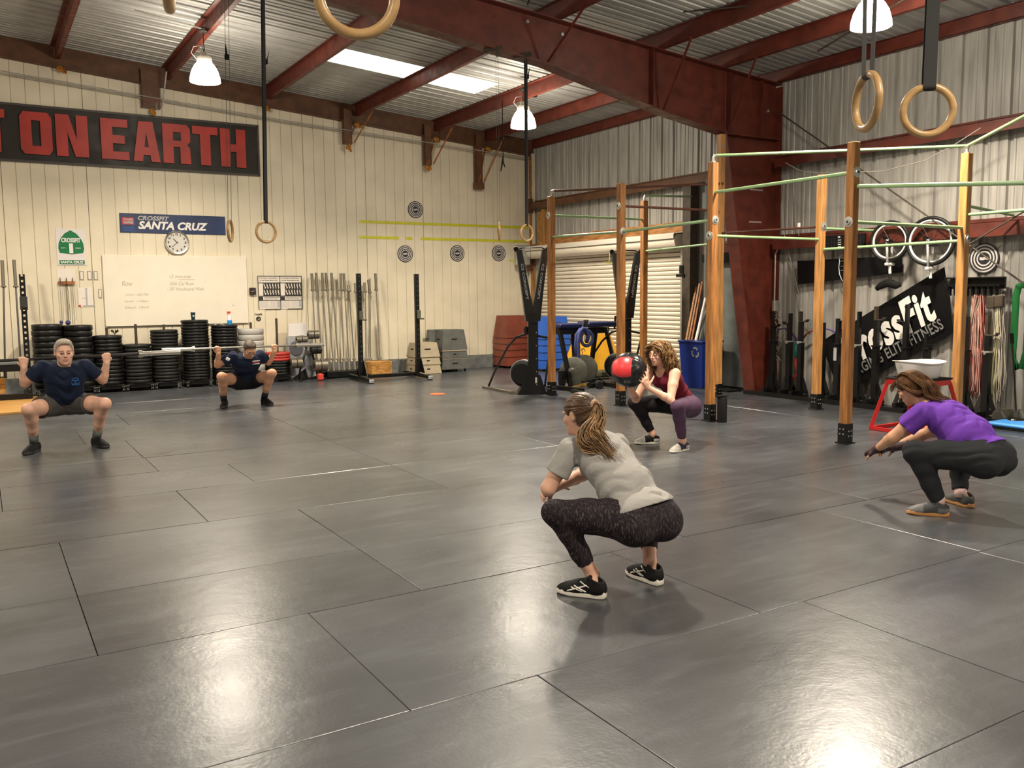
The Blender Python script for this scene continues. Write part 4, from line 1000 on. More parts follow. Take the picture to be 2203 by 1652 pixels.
# ---- woman in the maroon tank top, squatting side-on with a medicine ball
def maroon_woman():
    t = thing('person', (5.83, 6.58, 0), 'person in maroon tank top squatting and holding the medicine ball, curly hair', 'person')
    J = dict(f=V3(-1, 0, 0), l=V3(0, -1, 0), pel=V3(6.035, 6.60, .42), wai=V3(5.96, 6.60, .545), che=V3(5.855, 6.60, .68), nek=V3(5.765, 6.60, .805), hd=V3(5.70, 6.585, .945),
             hipL=V3(6.02, 6.50, .40), hipR=V3(6.02, 6.70, .40), knL=V3(5.665, 6.27, .455), knR=V3(5.675, 6.93, .425), anL=V3(5.80, 6.34, .10), anR=V3(5.84, 6.83, .10),
             shL=V3(5.775, 6.43, .755), shR=V3(5.77, 6.77, .755), elL=V3(5.635, 6.335, .515), elR=V3(5.62, 6.83, .475), wrL=V3(5.455, 6.445, .635), wrR=V3(5.47, 6.765, .63))
    headframe(J, (-1, -.12, -.12), (-.1, 0, 1))
    D = dict(DW); D['arm'] = (.056, .047, .038, .037, .025); D['pel'] = (.165, .12, .12)
    ex = lambda fd, off: [fd.ell(V3(6.085, y, .395), np.array((.085, .090, .095))+off, None, .05) for y in (6.51, 6.69)]+[fd.ell(V3(5.775, y, .665), np.array((.055, .055, .055))+off, None, .04) for y in (6.54, 6.66)]
    hands = [hand_points(J['wrL'], V3(-.45, .10, .85), V3(-.2, -1, .05), .98, .16, 0.55, -1, thumb=(.35, .9, .0), tcurl=0.1),
             hand_points(J['wrR'], V3(-.75, -.1, .35), V3(.1, .5, -.8), .98, .25, 0.3, 1)]
    build_body(t, J, D, .0068, M['skin_c'], 1.0, 1, 0, hands, [('L', (5.87, 6.36), (5.65, 6.33)), ('R', (5.90, 6.79), (5.69, 6.91))], extra=ex)
    head_extras(t, J['hd'], J['hf'], J['hl'], J['hu'], 1.0, M['iris'], M['hair_dark'], M['skin_c'], closed=True, lidm=M['skin_c'])
    for s, m_, nm in (('L', 'tights_plum', 'leggings'),):
        lo, hi = bounds([J['hipL'], J['hipR'], J['knL'], J['knR'], J['anL'], J['anR'], J['wai'], J['pel']-J['f']*.08], .16)
        fd = Field(lo, hi, .008); torso(fd, J, D, .006); up = nv(J['wai']-J['pel']); fd.plane(J['wai']-up*.03, up); [leg(fd, J, D, q, .006) for q in 'LR']; fd.ell(V3(6.085, 6.51, .395), (.091, .096, .101), None, .05); fd.ell(V3(6.085, 6.69, .395), (.091, .096, .101), None, .05)
        for q in 'LR':
            dn = nv(J['an'+q]-J['kn'+q]); c = J['an'+q]-dn*.045; fd.cone(c+dn*.05, c+dn*.25, .06, .08, 0, 'sub', cut=(c, -dn))
        sdf_obj(fd, 'leggings', [M['tights_plum'], M['tights_black']], t, 1, lambda cc: (((cc[:, 1] > 6.585) | ((cc[:, 1] > 6.47) & (cc[:, 2] < .40) & (cc[:, 0] > 5.74) & (cc[:, 0] < 5.97) & False))).astype(int))
    lo, hi = bounds([J['pel'], J['wai'], J['nek'], J['shL'], J['shR']], .14)
    fd = Field(lo, hi, .006); torso(fd, J, D, .011); [fd.ell(V3(5.775, y, .665), (.066, .066, .066), None, .04) for y in (6.54, 6.66)]
    fd.disp(folds(J['l'], .006, 80, 2.2, 1.6, nv(J['nek']-J['pel'])))
    fd.plane(J['pel']*.5+J['wai']*.5, -nv(J['wai']-J['pel'])*1.0 if False else nv(J['pel']-J['wai']))
    for q, y in (('L', -1), ('R', 1)): fd.ell(J['sh'+q]+V3(-.005, y*.035, -.01), (.075, .060, .095), None, .008, 'sub')
    fd.ell(J['nek']+V3(-.085, 0, .005), (.105, .088, .115), None, .008, 'sub'); fd.ell(J['nek']+V3(.05, 0, .05), (.07, .085, .07), None, .008, 'sub')
    sdf_obj(fd, 'tank_top', M['tank'], t, 1)
    k = MB()
    for y in (-1, 1): k.tube([V3(5.715, 6.60+y*.075, .735), V3(5.73, 6.60+y*.098, .805), V3(5.785, 6.60+y*.092, .835), V3(5.86, 6.60+y*.075, .80)], .009, 6, flat=.5)
    tag(B(k, 'shoulder_straps', M['tank'], t, True), kind='stuff')
    shoe(t, (5.895, 6.365), (5.65, 6.325), M['shoe_navy'], M['sole_white'], .265, lace=M['shoe_navy'], toe_m=M['shoe_pale'], hcol=.095, label='pale shoe with navy laces')
    shoe(t, (5.91, 6.80), (5.68, 6.91), M['shoe_black'], M['sole_white'], .265, lace=M['shoe_black'], toe_m=M['shoe_pale'], hcol=.10, label='pale shoe with black heel')
    hf, hl, hu = J['hf'], J['hl'], J['hu']; c = J['hd']; A = [hf, hl, hu]
    lo, hi = bounds([c], .17); fd = Field(lo, hi, .005)
    fd.ell(c+hu*.036-hf*.026, (.106, .092, .096), A, 0); fd.ell(c-hf*.06-hu*.05, (.06, .085, .08), A, .03)
    fd.ell(c+hf*.088-hu*.030, (.078, .115, .098), A, .012, 'sub'); fd.plane(c-hu*.11, -hu)
    sdf_obj(fd, 'hair', M['hair_curly'], t, 1)
    g = []
    for a in range(11):
        th = -1.9+a*.38+PI; d = -hf*math.cos(th-PI)*1.0+hl*math.sin(th-PI)
        d = hf*(-math.cos((a-5)*.30))+hl*math.sin((a-5)*.30)
        r0 = .088
        g.append([c+hu*.11+d*.02, c+hu*.095+d*.09, c+hu*.02+d*.130, c-hu*.06+d*.145, c-hu*.13+d*.150+V3(.02, 0, 0), c-hu*.195+d*.150+V3(.05, 0, 0)])
    for q in (-1, 1):
        for e in (0, .02, .04): g.append([c+hu*(.112-e*.3)+hf*(.035+e)-hl*.02, c+hu*(.100-e*.4)+hf*(.045+e)+hl*q*.045, c+hu*.045+hf*(.035+e*.6)+hl*q*.085, c-hu*.03+hf*(.01+e*.5)+hl*q*.100, c-hu*.11+hl*q*.100, c-hu*.17-hf*.02+hl*q*.095])
    for q in (-1, 1): g.append([c+hu*.105+hf*.03+hl*q*.01, c+hu*.075+hf*.035+hl*q*.065, c+hu*.01+hf*.012+hl*q*.088, c-hu*.07+hl*q*.092, c-hu*.13+hl*q*.09, c-hu*.19-hf*.02+hl*q*.085])
    locks('curls', M['hair_curly'], t, g, 330, .0050, .024, .0125, 3.6, 3, .5, curl=1, seg=24)
    # medicine ball, held in both hands
    bc = Vector((5.355, 6.62, .800)); R = .172; n1 = 48; n2 = 96
    vs = []; fs = []; mi = []
    ax = nv(V3(-.50, -.42, .76)); x, y, z = [np.array(q) for q in frame_z(ax)]
    vs.append(np.array(bc)+z*R)
    for i in range(1, n1):
        for j in range(n2):
            th = PI*i/n1; ph = 2*PI*j/n2; d = z*math.cos(th)+(x*math.cos(ph)+y*math.sin(ph))*math.sin(th)
            seam = min(abs(math.sin(ph*2))*math.sin(th), abs(th-.82), abs(th-2.32)) ; vs.append(np.array(bc)+d*(R-.0035*math.exp(-(seam/.05)**2)))
    vs.append(np.array(bc)-z*R)
    for j in range(n2): fs.append((0, 1+j, 1+(j+1) % n2)); mi.append(0)
    for i in range(n1-2):
        for j in range(n2): fs.append((1+i*n2+j, 1+(i+1)*n2+j, 1+(i+1)*n2+(j+1) % n2, 1+i*n2+(j+1) % n2)); mi.append(0)
    for j in range(n2): fs.append((len(vs)-1, 1+(n1-2)*n2+(j+1) % n2, 1+(n1-2)*n2+j)); mi.append(0)
    cen = [np.mean([vs[i] for i in f], 0)-np.array(bc) for f in fs]
    o = mesh_obj('medicine_ball', vs, fs, M['ball_black'], None, True)
    fc = nv(V3(-.77, -.60, .22)); side = nv(np.cross(fc, V3(0, 0, 1))); upv = np.cross(side, fc); k = MB(); n = 16; pv = []
    for lay, rr in ((0, R+.0025), (1, R-.004)):
        for i in range(n+1):
            for j in range(n+1):
                if lay and not (i in (0, n) or j in (0, n)): pv.append(None); continue
                a_ = -.36+(1.30)*i/n; b_ = -.50+1.12*j/n+.06*math.cos((i/n-.5)*3)*(1 if j > n/2 else -1)
                d = nv(fc*math.cos(a_)*math.cos(b_)+side*math.sin(a_)+upv*math.sin(b_)*math.cos(a_)); e_ = min(i, n-i, j, n-j)
                pv.append(np.array(bc)+d*(rr-(.0018 if lay == 0 and e_ == 0 else 0)))
    N1 = (n+1)*(n+1); ids = {}; vv = []
    for q, p_ in enumerate(pv):
        if p_ is not None: ids[q] = len(vv); vv.append(p_)
    ff = [(ids[i*(n+1)+j], ids[(i+1)*(n+1)+j], ids[(i+1)*(n+1)+j+1], ids[i*(n+1)+j+1]) for i in range(n) for j in range(n)]
    rim = [(i, 0) for i in range(n)]+[(n, j) for j in range(n)]+[(i, n) for i in range(n, 0, -1)]+[(0, j) for j in range(n, 0, -1)]
    for q in range(len(rim)):
        a_, b_ = rim[q], rim[(q+1) % len(rim)]; A_1, B_1 = a_[0]*(n+1)+a_[1], b_[0]*(n+1)+b_[1]; ff.append((ids[A_1], ids[A_1+N1], ids[B_1+N1], ids[B_1]))
    mesh_obj('red_panel', vv, ff, M['ball_red'], o, math.radians(60))
    tag(o, 'red and black medicine ball held up at the face of the curly haired person', 'medicine ball')
maroon_woman()

# ---- woman in purple, squatting in profile at the right
def purple_woman():
    t = thing('person', (5.76, 3.50, 0), 'person in purple T-shirt and charcoal pants squatting with arms stretched forward', 'person')
    J = dict(f=V3(0, 1, 0), l=V3(-1, 0, 0), pel=V3(5.77, 3.315, .43), wai=V3(5.765, 3.44, .545), che=V3(5.76, 3.575, .635), nek=V3(5.755, 3.735, .72), hd=V3(5.755, 3.885, .835),
             hipL=V3(5.67, 3.33, .42), hipR=V3(5.87, 3.33, .42), knL=V3(5.435, 3.625, .44), knR=V3(6.06, 3.70, .435), anL=V3(5.575, 3.525, .10), anR=V3(5.955, 3.60, .10),
             shL=V3(5.59, 3.675, .695), shR=V3(5.925, 3.685, .69), elL=V3(5.50, 3.835, .505), elR=V3(5.99, 3.87, .50), wrL=V3(5.60, 4.03, .385), wrR=V3(5.88, 4.08, .365))
    headframe(J, (-.05, .86, -.52), (0, .5, .86))
    D = dict(DW); D['pel'] = (.175, .13, .13); D['wai'] = (.150, .13, .118); D['che'] = (.160, .15, .12); D['arm'] = (.058, .052, .042, .040, .026); D['leg'] = (.102, .086, .062, .060, .038)
    ex = lambda fd, off: [fd.ell(V3(x, 3.275, .40), np.array((.098, .098, .105))+off, None, .05) for x in (5.68, 5.86)]
    hands = [hand_points(J['wrL'], V3(.25, .92, -.35), V3(-.3, .2, .9), .93, .45, 0.1, 1), hand_points(J['wrR'], V3(-.35, .9, -.3), V3(.3, .2, .9), .93, .45, 0.1, -1)]
    build_body(t, J, D, .0065, M['skin_b'], .97, 1, 0, hands, [('L', (5.6, 3.46), (5.45, 3.68)), ('R', (5.95, 3.5), (6.04, 3.76))], extra=ex)
    head_extras(t, J['hd'], J['hf'], J['hl'], J['hu'], .97, M['iris'], M['hair_dark'], M['eye_white'], lidm=M['skin_b'])
    for H in hands:   # fingerless gloves
        pts = [p for ch, r in H[0] for p in ch[:2]]; lo, hi = bounds(pts, .05); fd = Field(lo, hi, .0045); W = H[1]
        for i in range(4): fd.cone(W(.0, 0, 0), H[0][i][0][1], .031, .0165, .01); fd.cone(H[0][i][0][1], H[0][i][0][2], .0165, .0145, .006)
        fd.cone(H[0][4][0][0], H[0][4][0][1], .019, .015, .01); fd.cone(W(-.03, 0, 0), W(.0, 0, 0), .031, .032, .01)
        sdf_obj(fd, 'glove', [M['glove'], M['glove_red']], t, 1, lambda cc, W=W: (((cc-W(.075, .0, .01))**2).sum(1) < .028**2).astype(int))
    k = MB(); k.cyl(J['wrR']+V3(.02, -.10, .03), J['wrR']-V3(0, 0, .002), .034, .034, 14); B(k, 'wrist_band', M['glove'], t, S30)
    lo, hi = bounds([J['hipL'], J['hipR'], J['knL'], J['knR'], J['anL'], J['anR'], J['wai'], J['pel']-J['f']*.08], .17); lo[2] = .02
    fd = Field(lo, hi, .0075); D2 = dict(D); D2['leg'] = (.108, .092, .070, .068, .048); torso(fd, J, D2, .008); up = nv(J['wai']-J['pel']); fd.plane(J['wai']-up*.02, up); ex(fd, .010)
    for s in 'LR': leg(fd, J, D2, s, .004)
    fd.disp(folds(J['l'], .006, 60, 2.0, 2.6, (0.3, .5, 1)))
    for s in 'LR':
        dn = nv(J['an'+s]-J['kn'+s]); c = J['an'+s]-dn*.015; fd.cone(c+dn*.05, c+dn*.25, .07, .09, 0, 'sub', cut=(c, -dn))
    sdf_obj(fd, 'pants', M['pants_black'], t, 1)
    lo, hi = bounds([J['pel'], J['wai'], J['nek'], J['shL'], J['shR'], J['elL'], J['elR']], .18)
    fd = Field(lo, hi, .0065); D2 = dict(D); D2['wai'] = (.162, .13, .135); D2['pel'] = (.182, .10, .135); torso(fd, J, D2, .014)
    for s in 'LR':
        c = J['sh'+s]*.42+J['el'+s]*.58; n_ = nv(J['el'+s]-J['sh'+s]); fd.cone(J['sh'+s], c+n_*.05, D['arm'][0]+.016, D['arm'][1]+.026, .035, cut=(c, n_))
    fd.ell(V3(5.77, 3.50, .50), (.15, .12, .09), None, .05)
    fd.disp(folds(J['l'], .0085, 75, 2.2, 4.6, nv(V3(0, .9, .6))))
    fd.plane(V3(5.77, 3.30, .50), nv(V3(0, -.62, -1)))
    nd = nv(J['hd']-J['nek']); fd.ell(J['nek']+nd*.08, (.075, .075, .065), None, .006, 'sub'); fd.plane(J['nek']+nd*.055, nd)
    sdf_obj(fd, 'tshirt', M['tee_purple'], t, 1)
    k = MB(); k.tube([J['nek']+V3(-.062, .03, .0), J['nek']+V3(-.05, .065, -.03), J['nek']+V3(0, .08, -.045), J['nek']+V3(.05, .065, -.03)], .012, 7, flat=.6); B(k, 'inner_collar', M['red_collar'], t, True)
    shoe(t, (5.60, 3.455), (5.44, 3.675), M['shoe_dark'], M['sole_gum'], .272, lace=M['black_matt'], toe_m=M['shoe_grey'], hcol=.10)
    shoe(t, (5.945, 3.50), (6.03, 3.76), M['shoe_dark'], M['sole_gum'], .272, lace=M['black_matt'], toe_m=M['shoe_dark'], hcol=.10)
    for s in 'LR':
        k = MB(); k.cyl(J['an'+s]+V3(0, -.005, -.035), J['an'+s]+V3(0, 0, .03), .041, .043, 16); B(k, 'sock', M['sock_pink'], t, True)
    hf, hl, hu = J['hf'], J['hl'], J['hu']; c = J['hd']; A = [hf, hl, hu]
    lo, hi = bounds([c], .17); fd = Field(lo, hi, .005)
    fd.ell(c+hu*.034-hf*.020, (.108, .090, .094), A, 0); fd.ell(c-hf*.06-hu*.045, (.05, .075, .07), A, .03)
    fd.ell(c+hf*.095-hu*.045, (.085, .12, .088), A, .012, 'sub')
    for q in (-1, 1): fd.ell(c+hf*.0+hl*q*.088-hu*.022, (.034, .03, .044), A, .01, 'sub')
    fd.plane(c-hu*.10, -hu); sdf_obj(fd, 'hair', M['hair_auburn'], t, 1)
    g = []
    for a in range(-4, 5):
        d = hl*(a/4.0)
        g.append([c+hu*.098+hf*.055+d*.03, c+hu*.112+hf*.0+d*.06, c+hu*.085-hf*.065+d*.08, c+hu*.02-hf*.105+d*.085, c-hu*.05-hf*.135+d*.085, V3(5.755, 3.71, .80)+d*.085, V3(5.76, 3.60, .775)+d*.075-V3(0, 0, .012*abs(a/4))])
    for q in (-1, 1): g.append([c+hu*.11+hf*.02, c+hu*.085+hf*.055+hl*q*.03, c+hu*.055+hf*.09+hl*q*.05, c+hu*.03+hf*.102+hl*q*.065]); g.append([c+hu*.11+hf*.0, c+hu*.07+hf*.03+hl*q*.075, c+hu*.0-hf*.02+hl*q*.096, c-hu*.06-hf*.07+hl*q*.095, c-hu*.08-hf*.12+hl*q*.09])
    locks('hair_strands', M['hair_auburn'], t, g, 340, .0046, .012, .0045, 1.2, 13, .35)
purple_woman()

# ---- the two men with barbells on their backs
def man(J, D, label, loc, sk, hairm, shorts_m, sock_m, heads, feet, s_head, mouth, short_len, bar, closed, prints, soles):
    t = thing('person', loc, label, 'person')
    bd = nv(bar[1]-bar[0])
    hands = []
    for s, sg in (('L', 1), ('R', -1)):
        hd_ = J['hand'+s]   # fist closed round the bar: knuckles in front and above
        d = nv(V3(0, .10, 1)); wr = hd_-d*.080+V3(0, -.022, 0); J['wr'+s] = wr
        hands.append(hand_points(wr, d, V3(0, -1, .12), 1.0, 1.25, 0.0, -sg, thumb=(.55, .55, -.6), tcurl=.8))
    build_body(t, J, D, .0075, sk, s_head, 0, mouth, hands, [(s, h_, t_) for s, h_, t_ in feet])
    head_extras(t, J['hd'], J['hf'], J['hl'], J['hu'], s_head, M['iris'], hairm, M['eye_white'], closed, lidm=sk)
    lo, hi = bounds([J['hipL'], J['hipR'], J['knL'], J['knR'], J['wai'], J['pel']], .17)
    fd = Field(lo, hi, .008); D2 = dict(D); D2['leg'] = (.108, .100, .082, .06, .04); torso(fd, J, D2, .010); up = nv(J['wai']-J['pel']); fd.plane(J['wai']-up*.02, up); [leg(fd, J, D2, s, .006, False) for s in 'LR']
    fd.disp(folds(J['l'], .006, 55, 2.0, .6, (1, .3, .2)))
    for s in 'LR':
        n_ = nv(J['kn'+s]-J['hip'+s]); c = J['hip'+s]*(1-short_len)+J['kn'+s]*short_len; fd.cone(c+n_*.05, c+n_*.35, .15, .15, 0, 'sub', cut=(c, -n_))
    sdf_obj(fd, 'shorts', shorts_m, t, 1)
    lo, hi = bounds([J['pel'], J['wai'], J['nek'], J['shL'], J['shR'], J['elL'], J['elR']], .18)
    fd = Field(lo, hi, .007); D2 = dict(D); D2['wai'] = tuple(np.array(D['wai'])+.012); torso(fd, J, D2, .012)
    for s in 'LR':
        c = J['sh'+s]*.40+J['el'+s]*.60; n_ = nv(J['el'+s]-J['sh'+s]); fd.cone(J['sh'+s], c+n_*.05, D['arm'][0]+.014, D['arm'][1]+.026, .035, cut=(c, n_))
    fd.disp(folds(J['l'], .007, 60, 2.2, 1.1, (.5, .2, 1)))
    fd.plane(J['pel']+V3(0, 0, -.005), V3(0, .1, -1))
    nd = nv(J['hd']-J['nek']); fd.ell(J['nek']+nd*.085+V3(0, -.01, 0), (.082, .085, .068), None, .006, 'sub')
    tee = sdf_obj(fd, 'tshirt', M['tee_navy'], t, 1)
    for fn in prints: fn(t, tee)
    for (s, h_, t_) in feet:
        shoe(t, h_, t_, M['shoe_black'], soles, .285, lace=M['shoe_black'], hcol=.10)
        k = MB(); k.cyl(V3(h_[0], h_[1], 0)*.0+J['an'+s]+V3(0, 0, -.03), J['an'+s]*.80+J['kn'+s]*.20, .043, .047, 16); B(k, 'sock', sock_m, t, True)
    hf, hl, hu = J['hf'], J['hl'], J['hu']; c = J['hd']; A = [hf, hl, hu]; q_ = s_head
    lo, hi = bounds([c], .17); fd = Field(lo, hi, .005)
    fd.ell(c+q_*(hu*.034-hf*.020), np.array((.101, .083, .092))*q_, A, 0); fd.ell(c+q_*(hu*.095+hf*.02), np.array((.06, .06, .03))*q_, A, .03)
    fd.ell(c+q_*(hf*.100-hu*.030), np.array((.100, .12, .118))*q_, A, .012, 'sub')
    for q in (-1, 1): fd.ell(c+q_*(hf*.0+hl*q*.085-hu*.035), np.array((.040, .03, .045))*q_, A, .01, 'sub')
    fd.plane(c-hu*.055, -hu); fd.plane(c-hu*.04+hf*.02, -hu*.8+hf*.5)
    fd.disp(lambda x, y, z: (.0022*np.sin(x*260+3*np.sin(z*90))*np.sin(z*200+y*170)).astype(np.float32))
    sdf_obj(fd, 'hair', hairm, t, 1)
    g = []
    for a in range(-4, 5):
        for b in (0.02, .05, .08):
            g.append([c+q_*(hu*.118+hf*(b-.03)+hl*a*.010), c+q_*(hu*.124+hf*(b+.0)+hl*a*.016), c+q_*(hu*(.108-.004*abs(a))+hf*(b+.015)+hl*a*.020)])
        g.append([c+q_*(hu*.09-hf*.04+hl*a*.018), c+q_*(hu*.075-hf*(.085-.006*abs(a))+hl*a*.021)])
    for q in (-1, 1):
        for b in range(4): g.append([c+q_*(hu*.085+hf*(.045-.03*b)+hl*q*.055), c+q_*(hu*.05+hf*(.045-.03*b)+hl*q*.080), c+q_*(hu*.012+hf*(.035-.03*b)+hl*q*.082)])
    return t

def barbell(a, b, label, m_shaft, m_sleeve, worn=None):
    a = Vector(a); b = Vector(b); d = (b-a).normalized(); mid = (a+b)/2; Lh = (b-a).length/2; sl = .42
    t = thing('barbell', (mid.x, mid.y, mid.z), label, 'barbell', 'barbells carried on shoulders')
    k = MB(); k.cyl(mid-d*(Lh-sl), mid+d*(Lh-sl), .0145, n=14); B(k, 'shaft', m_shaft, t, S30)
    for q in (-1, 1):
        p0 = mid+d*q*(Lh-sl); p1 = mid+d*q*Lh
        k = MB(); k.cyl(p0, p1, .025, n=18); k.cyl(p0-d*q*.0, p0+d*q*.03, .038, n=18); k.cyl(p0+d*q*.03, p0+d*q*.05, .030, n=18); B(k, 'sleeve', m_sleeve, t, S30)
    return t
barL0 = (0.164, 9.930, 0.939); barR0 = (1.851, 9.930, 0.953)
_d = nv(V3(*barR0)-V3(*barL0)); b1 = V3(*barR0); b0 = b1-_d*2.2
barbell(b0, b1, 'black shafted barbell across the shoulders of the grey haired person', M['dark_bar'], M['sleeve'])
def on_bar(a, b, x): q = (x-a[0])/(b[0]-a[0]); return a+(b-a)*q
J1 = dict(f=V3(0, -1, 0), l=V3(1, 0, 0), pel=V3(.715, 10.03, .475), wai=V3(.715, 9.95, .60), che=V3(.715, 9.87, .745), nek=V3(.715, 9.80, .875), hd=V3(.715, 9.715, 1.005),
          hipL=V3(.825, 10.02, .455), hipR=V3(.605, 10.02, .455), knL=V3(1.05, 9.67, .475), knR=V3(.37, 9.71, .465), anL=V3(.985, 9.96, .12), anR=V3(.415, 9.985, .12),
          shL=V3(.905, 9.85, .86), shR=V3(.525, 9.85, .86), elL=V3(1.075, 9.96, .69), elR=V3(.365, 9.96, .70), handL=on_bar(b0, b1, 1.115), handR=on_bar(b0, b1, .365))
headframe(J1, (0.02, -1, -.03), (0, 0, 1))
def print1(t, tee):
    c = V3(.800, 9.735, .715); k = MB(); up = nv(V3(0, -.35, 1)); l = V3(1, 0, 0); n_ = V3(0, -1, -.3)
    P = lambda a, h: c+l*a+up*h+n_*.010
    k.tube([P(.030*math.cos(a), .012+.026*math.sin(a)) for a in [PI*i/8 for i in range(9)]], .0035, 5)
    k.tube([P(-.034, -.006), P(-.034, -.026), P(.034, -.026), P(.034, -.006)], .0035, 5); k.tube([P(-.026, .010), P(.026, .010)], .004, 5)
    k.tube([P(0, .010), P(0, -.020)], .005, 5); k.tube([P(-.034, -.036), P(.034, -.036)], .004, 5); B(k, 'chest_print', M['shirt_print'], tee)
man(J1, DM, 'person with grey hair in navy T-shirt and grey shorts squatting under a barbell', (.715, 9.9, 0), M['skin_a'], M['hair_grey'], M['shorts_grey'], M['sock_grey'], None,
    [('L', (.955, 10.03), (1.07, 9.76)), ('R', (.455, 10.04), (.31, 9.79))], 1.08, 1.0, .50, (b0, b1), False, [print1], M['sole_black'])
barL1 = (2.067, 12.340, 0.843); barR1 = (4.301, 12.340, 0.831)
c0, c1 = V3(*barL1), V3(*barR1)
barbell(c0, c1, 'steel barbell with bright sleeves across the shoulders of the dark haired person looking down', M['bar_steel'], M['sleeve'])
J2 = dict(f=V3(0, -1, 0), l=V3(1, 0, 0), pel=V3(3.205, 12.60, .345), wai=V3(3.20, 12.52, .47), che=V3(3.18, 12.38, .60), nek=V3(3.175, 12.27, .715), hd=V3(3.175, 12.145, .815),
          hipL=V3(3.31, 12.57, .335), hipR=V3(3.10, 12.57, .335), knL=V3(3.485, 12.20, .465), knR=V3(2.80, 12.24, .455), anL=V3(3.43, 12.45, .12), anR=V3(2.885, 12.53, .12),
          shL=V3(3.36, 12.33, .715), shR=V3(2.985, 12.33, .72), elL=V3(3.495, 12.42, .60), elR=V3(2.79, 12.40, .60), handL=on_bar(c0, c1, 3.565), handR=on_bar(c0, c1, 2.79))
headframe(J2, (0.10, -1, -.80), (0, -.75, 1))
def print2(t, tee):
    k = MB(); c = V3(3.272, 12.225, .625); l = nv(V3(1, .12, .0)); up = nv(V3(.0, -.45, 1))
    for h, mm in ((.022, 'white'), (-.022, 'white'), (0.0, 'sign_red')):
        q = MB(); P = lambda a, b_: c+l*a+up*b_
        q.beam(P(-.052, h), P(.052, h+.004), .012, .012); B(q, 'chest_stripe', M[mm], tee)
    q = MB(); c2 = V3(2.905, 12.275, .685); q.bevbox(c2, (.055, .02, .045), .008, rotm(0.2, .5, 0)); B(q, 'sleeve_patch', M['white'], tee)
D2_ = dict(DM); D2_['leg'] = (.092, .078, .058, .062, .040)
man(J2, D2_, 'person in navy T-shirt and black shorts squatting under a barbell, head bowed', (3.18, 12.4, 0), M['skin_b'], M['hair_dark'], M['shorts_black'], M['sock_black'], None,
    [('L', (3.42, 12.53), (3.49, 12.25)), ('R', (2.92, 12.60), (2.82, 12.33))], 1.0, 0, .42, (c0, c1), True, [print2], M['sole_black'])

# ---------------------------------------------------------------- things on and along the cream end wall
YB = YW-0.022
def board(name, tl, br, y, th, m, parent=None, bev=0.004):
    k = MB(); k.bevbox(((tl[0]+br[0])/2, y-th/2, (tl[2]+br[2])/2), (abs(br[0]-tl[0]), th, abs(tl[2]-br[2])), bev); return B(k, name, m, parent)
# block capitals, each a set of convex pieces in a unit box
BLK = {
 'O': [[(0, .12), (.12, 0), (.36, 0), (.36, 1), (.12, 1), (0, .88)], [(.64, 0), (.88, 0), (1, .12), (1, .88), (.88, 1), (.64, 1)], [(.36, 0), (.64, 0), (.64, .2), (.36, .2)], [(.36, .8), (.64, .8), (.64, 1), (.36, 1)]],
 'N': [[(0, 0), (.36, 0), (.36, 1), (0, 1)], [(.64, 0), (1, 0), (1, 1), (.64, 1)], [(.2, 1), (.42, 1), (.8, 0), (.58, 0)]],
 'E': [[(0, 0), (.42, 0), (.42, 1), (0, 1)], [(.42, 0), (1, 0), (1, .2), (.42, .2)], [(.42, .4), (.86, .4), (.86, .6), (.42, .6)], [(.42, .8), (.98, .8), (.98, 1), (.42, 1)]],
 'A': [[(0, 0), (.34, 0), (.56, 1), (.24, 1)], [(.66, 0), (1, 0), (.76, 1), (.44, 1)], [(.28, .16), (.72, .16), (.68, .36), (.32, .36)]],
 'R': [[(0, 0), (.38, 0), (.38, 1), (0, 1)], [(.38, .8), (.8, .8), (.96, .88), (.8, 1), (.38, 1)], [(.38, .42), (.8, .42), (.98, .55), (.98, .88), (.62, .88), (.62, .58), (.38, .58)][:0] or [(.66, .48), (.88, .48), (1, .58), (1, .9), (.88, 1), (.66, 1)], [(.38, .42), (.8, .42), (.8, .58), (.38, .58)], [(.62, 0), (1, 0), (.98, .4), (.86, .5), (.62, .48)]],
 'T': [[(0, .8), (1, .8), (1, 1), (0, 1)], [(.3, 0), (.7, 0), (.7, .8), (.3, .8)]],
 'H': [[(0, 0), (.38, 0), (.38, 1), (0, 1)], [(.62, 0), (1, 0), (1, 1), (.62, 1)], [(.38, .4), (.62, .4), (.62, .6), (.38, .6)]]}
bn = thing('wall_banner', (2.3, YB, 3.7), 'long charcoal banner with red block letters T ON EARTH high on the cream wall', 'banner')
k = MB(); n = 60; x0, x1 = -1.9, (4.527, 16.120, 4.346)[0]
zt = lambda x: 4.585+0.010*math.sin(x*5); zb = lambda x: 3.705+0.012*math.sin(x*3+1)
vs = []
for i in range(n+1):
    x = x0+(x1-x0)*i/n
    for j in range(9):
        z = zb(x)+(zt(x)-zb(x))*j/8; vs.append((x, YB-0.018-0.010*math.sin(x*6+j*1.1)*math.sin(j*PI/8)-.006*math.sin(x*13+j), z))
fs = [(i*9+j, (i+1)*9+j, (i+1)*9+j+1, i*9+j+1) for i in range(n) for j in range(8)]
k.add(vs, fs); B(k, 'banner_cloth', M['banner_dark'], bn, True)
k = MB()
for z in (zt(0), zb(0)): k.bbox((x0, YB-0.030, z-0.022), (x1, YB-0.020, z+0.014))
k.bbox((x1-0.03, YB-0.030, zb(x1)), (x1, YB-0.020, zt(x1))); B(k, 'banner_hem', mat('banner_hem', (.055, .045, .038), .5), bn)
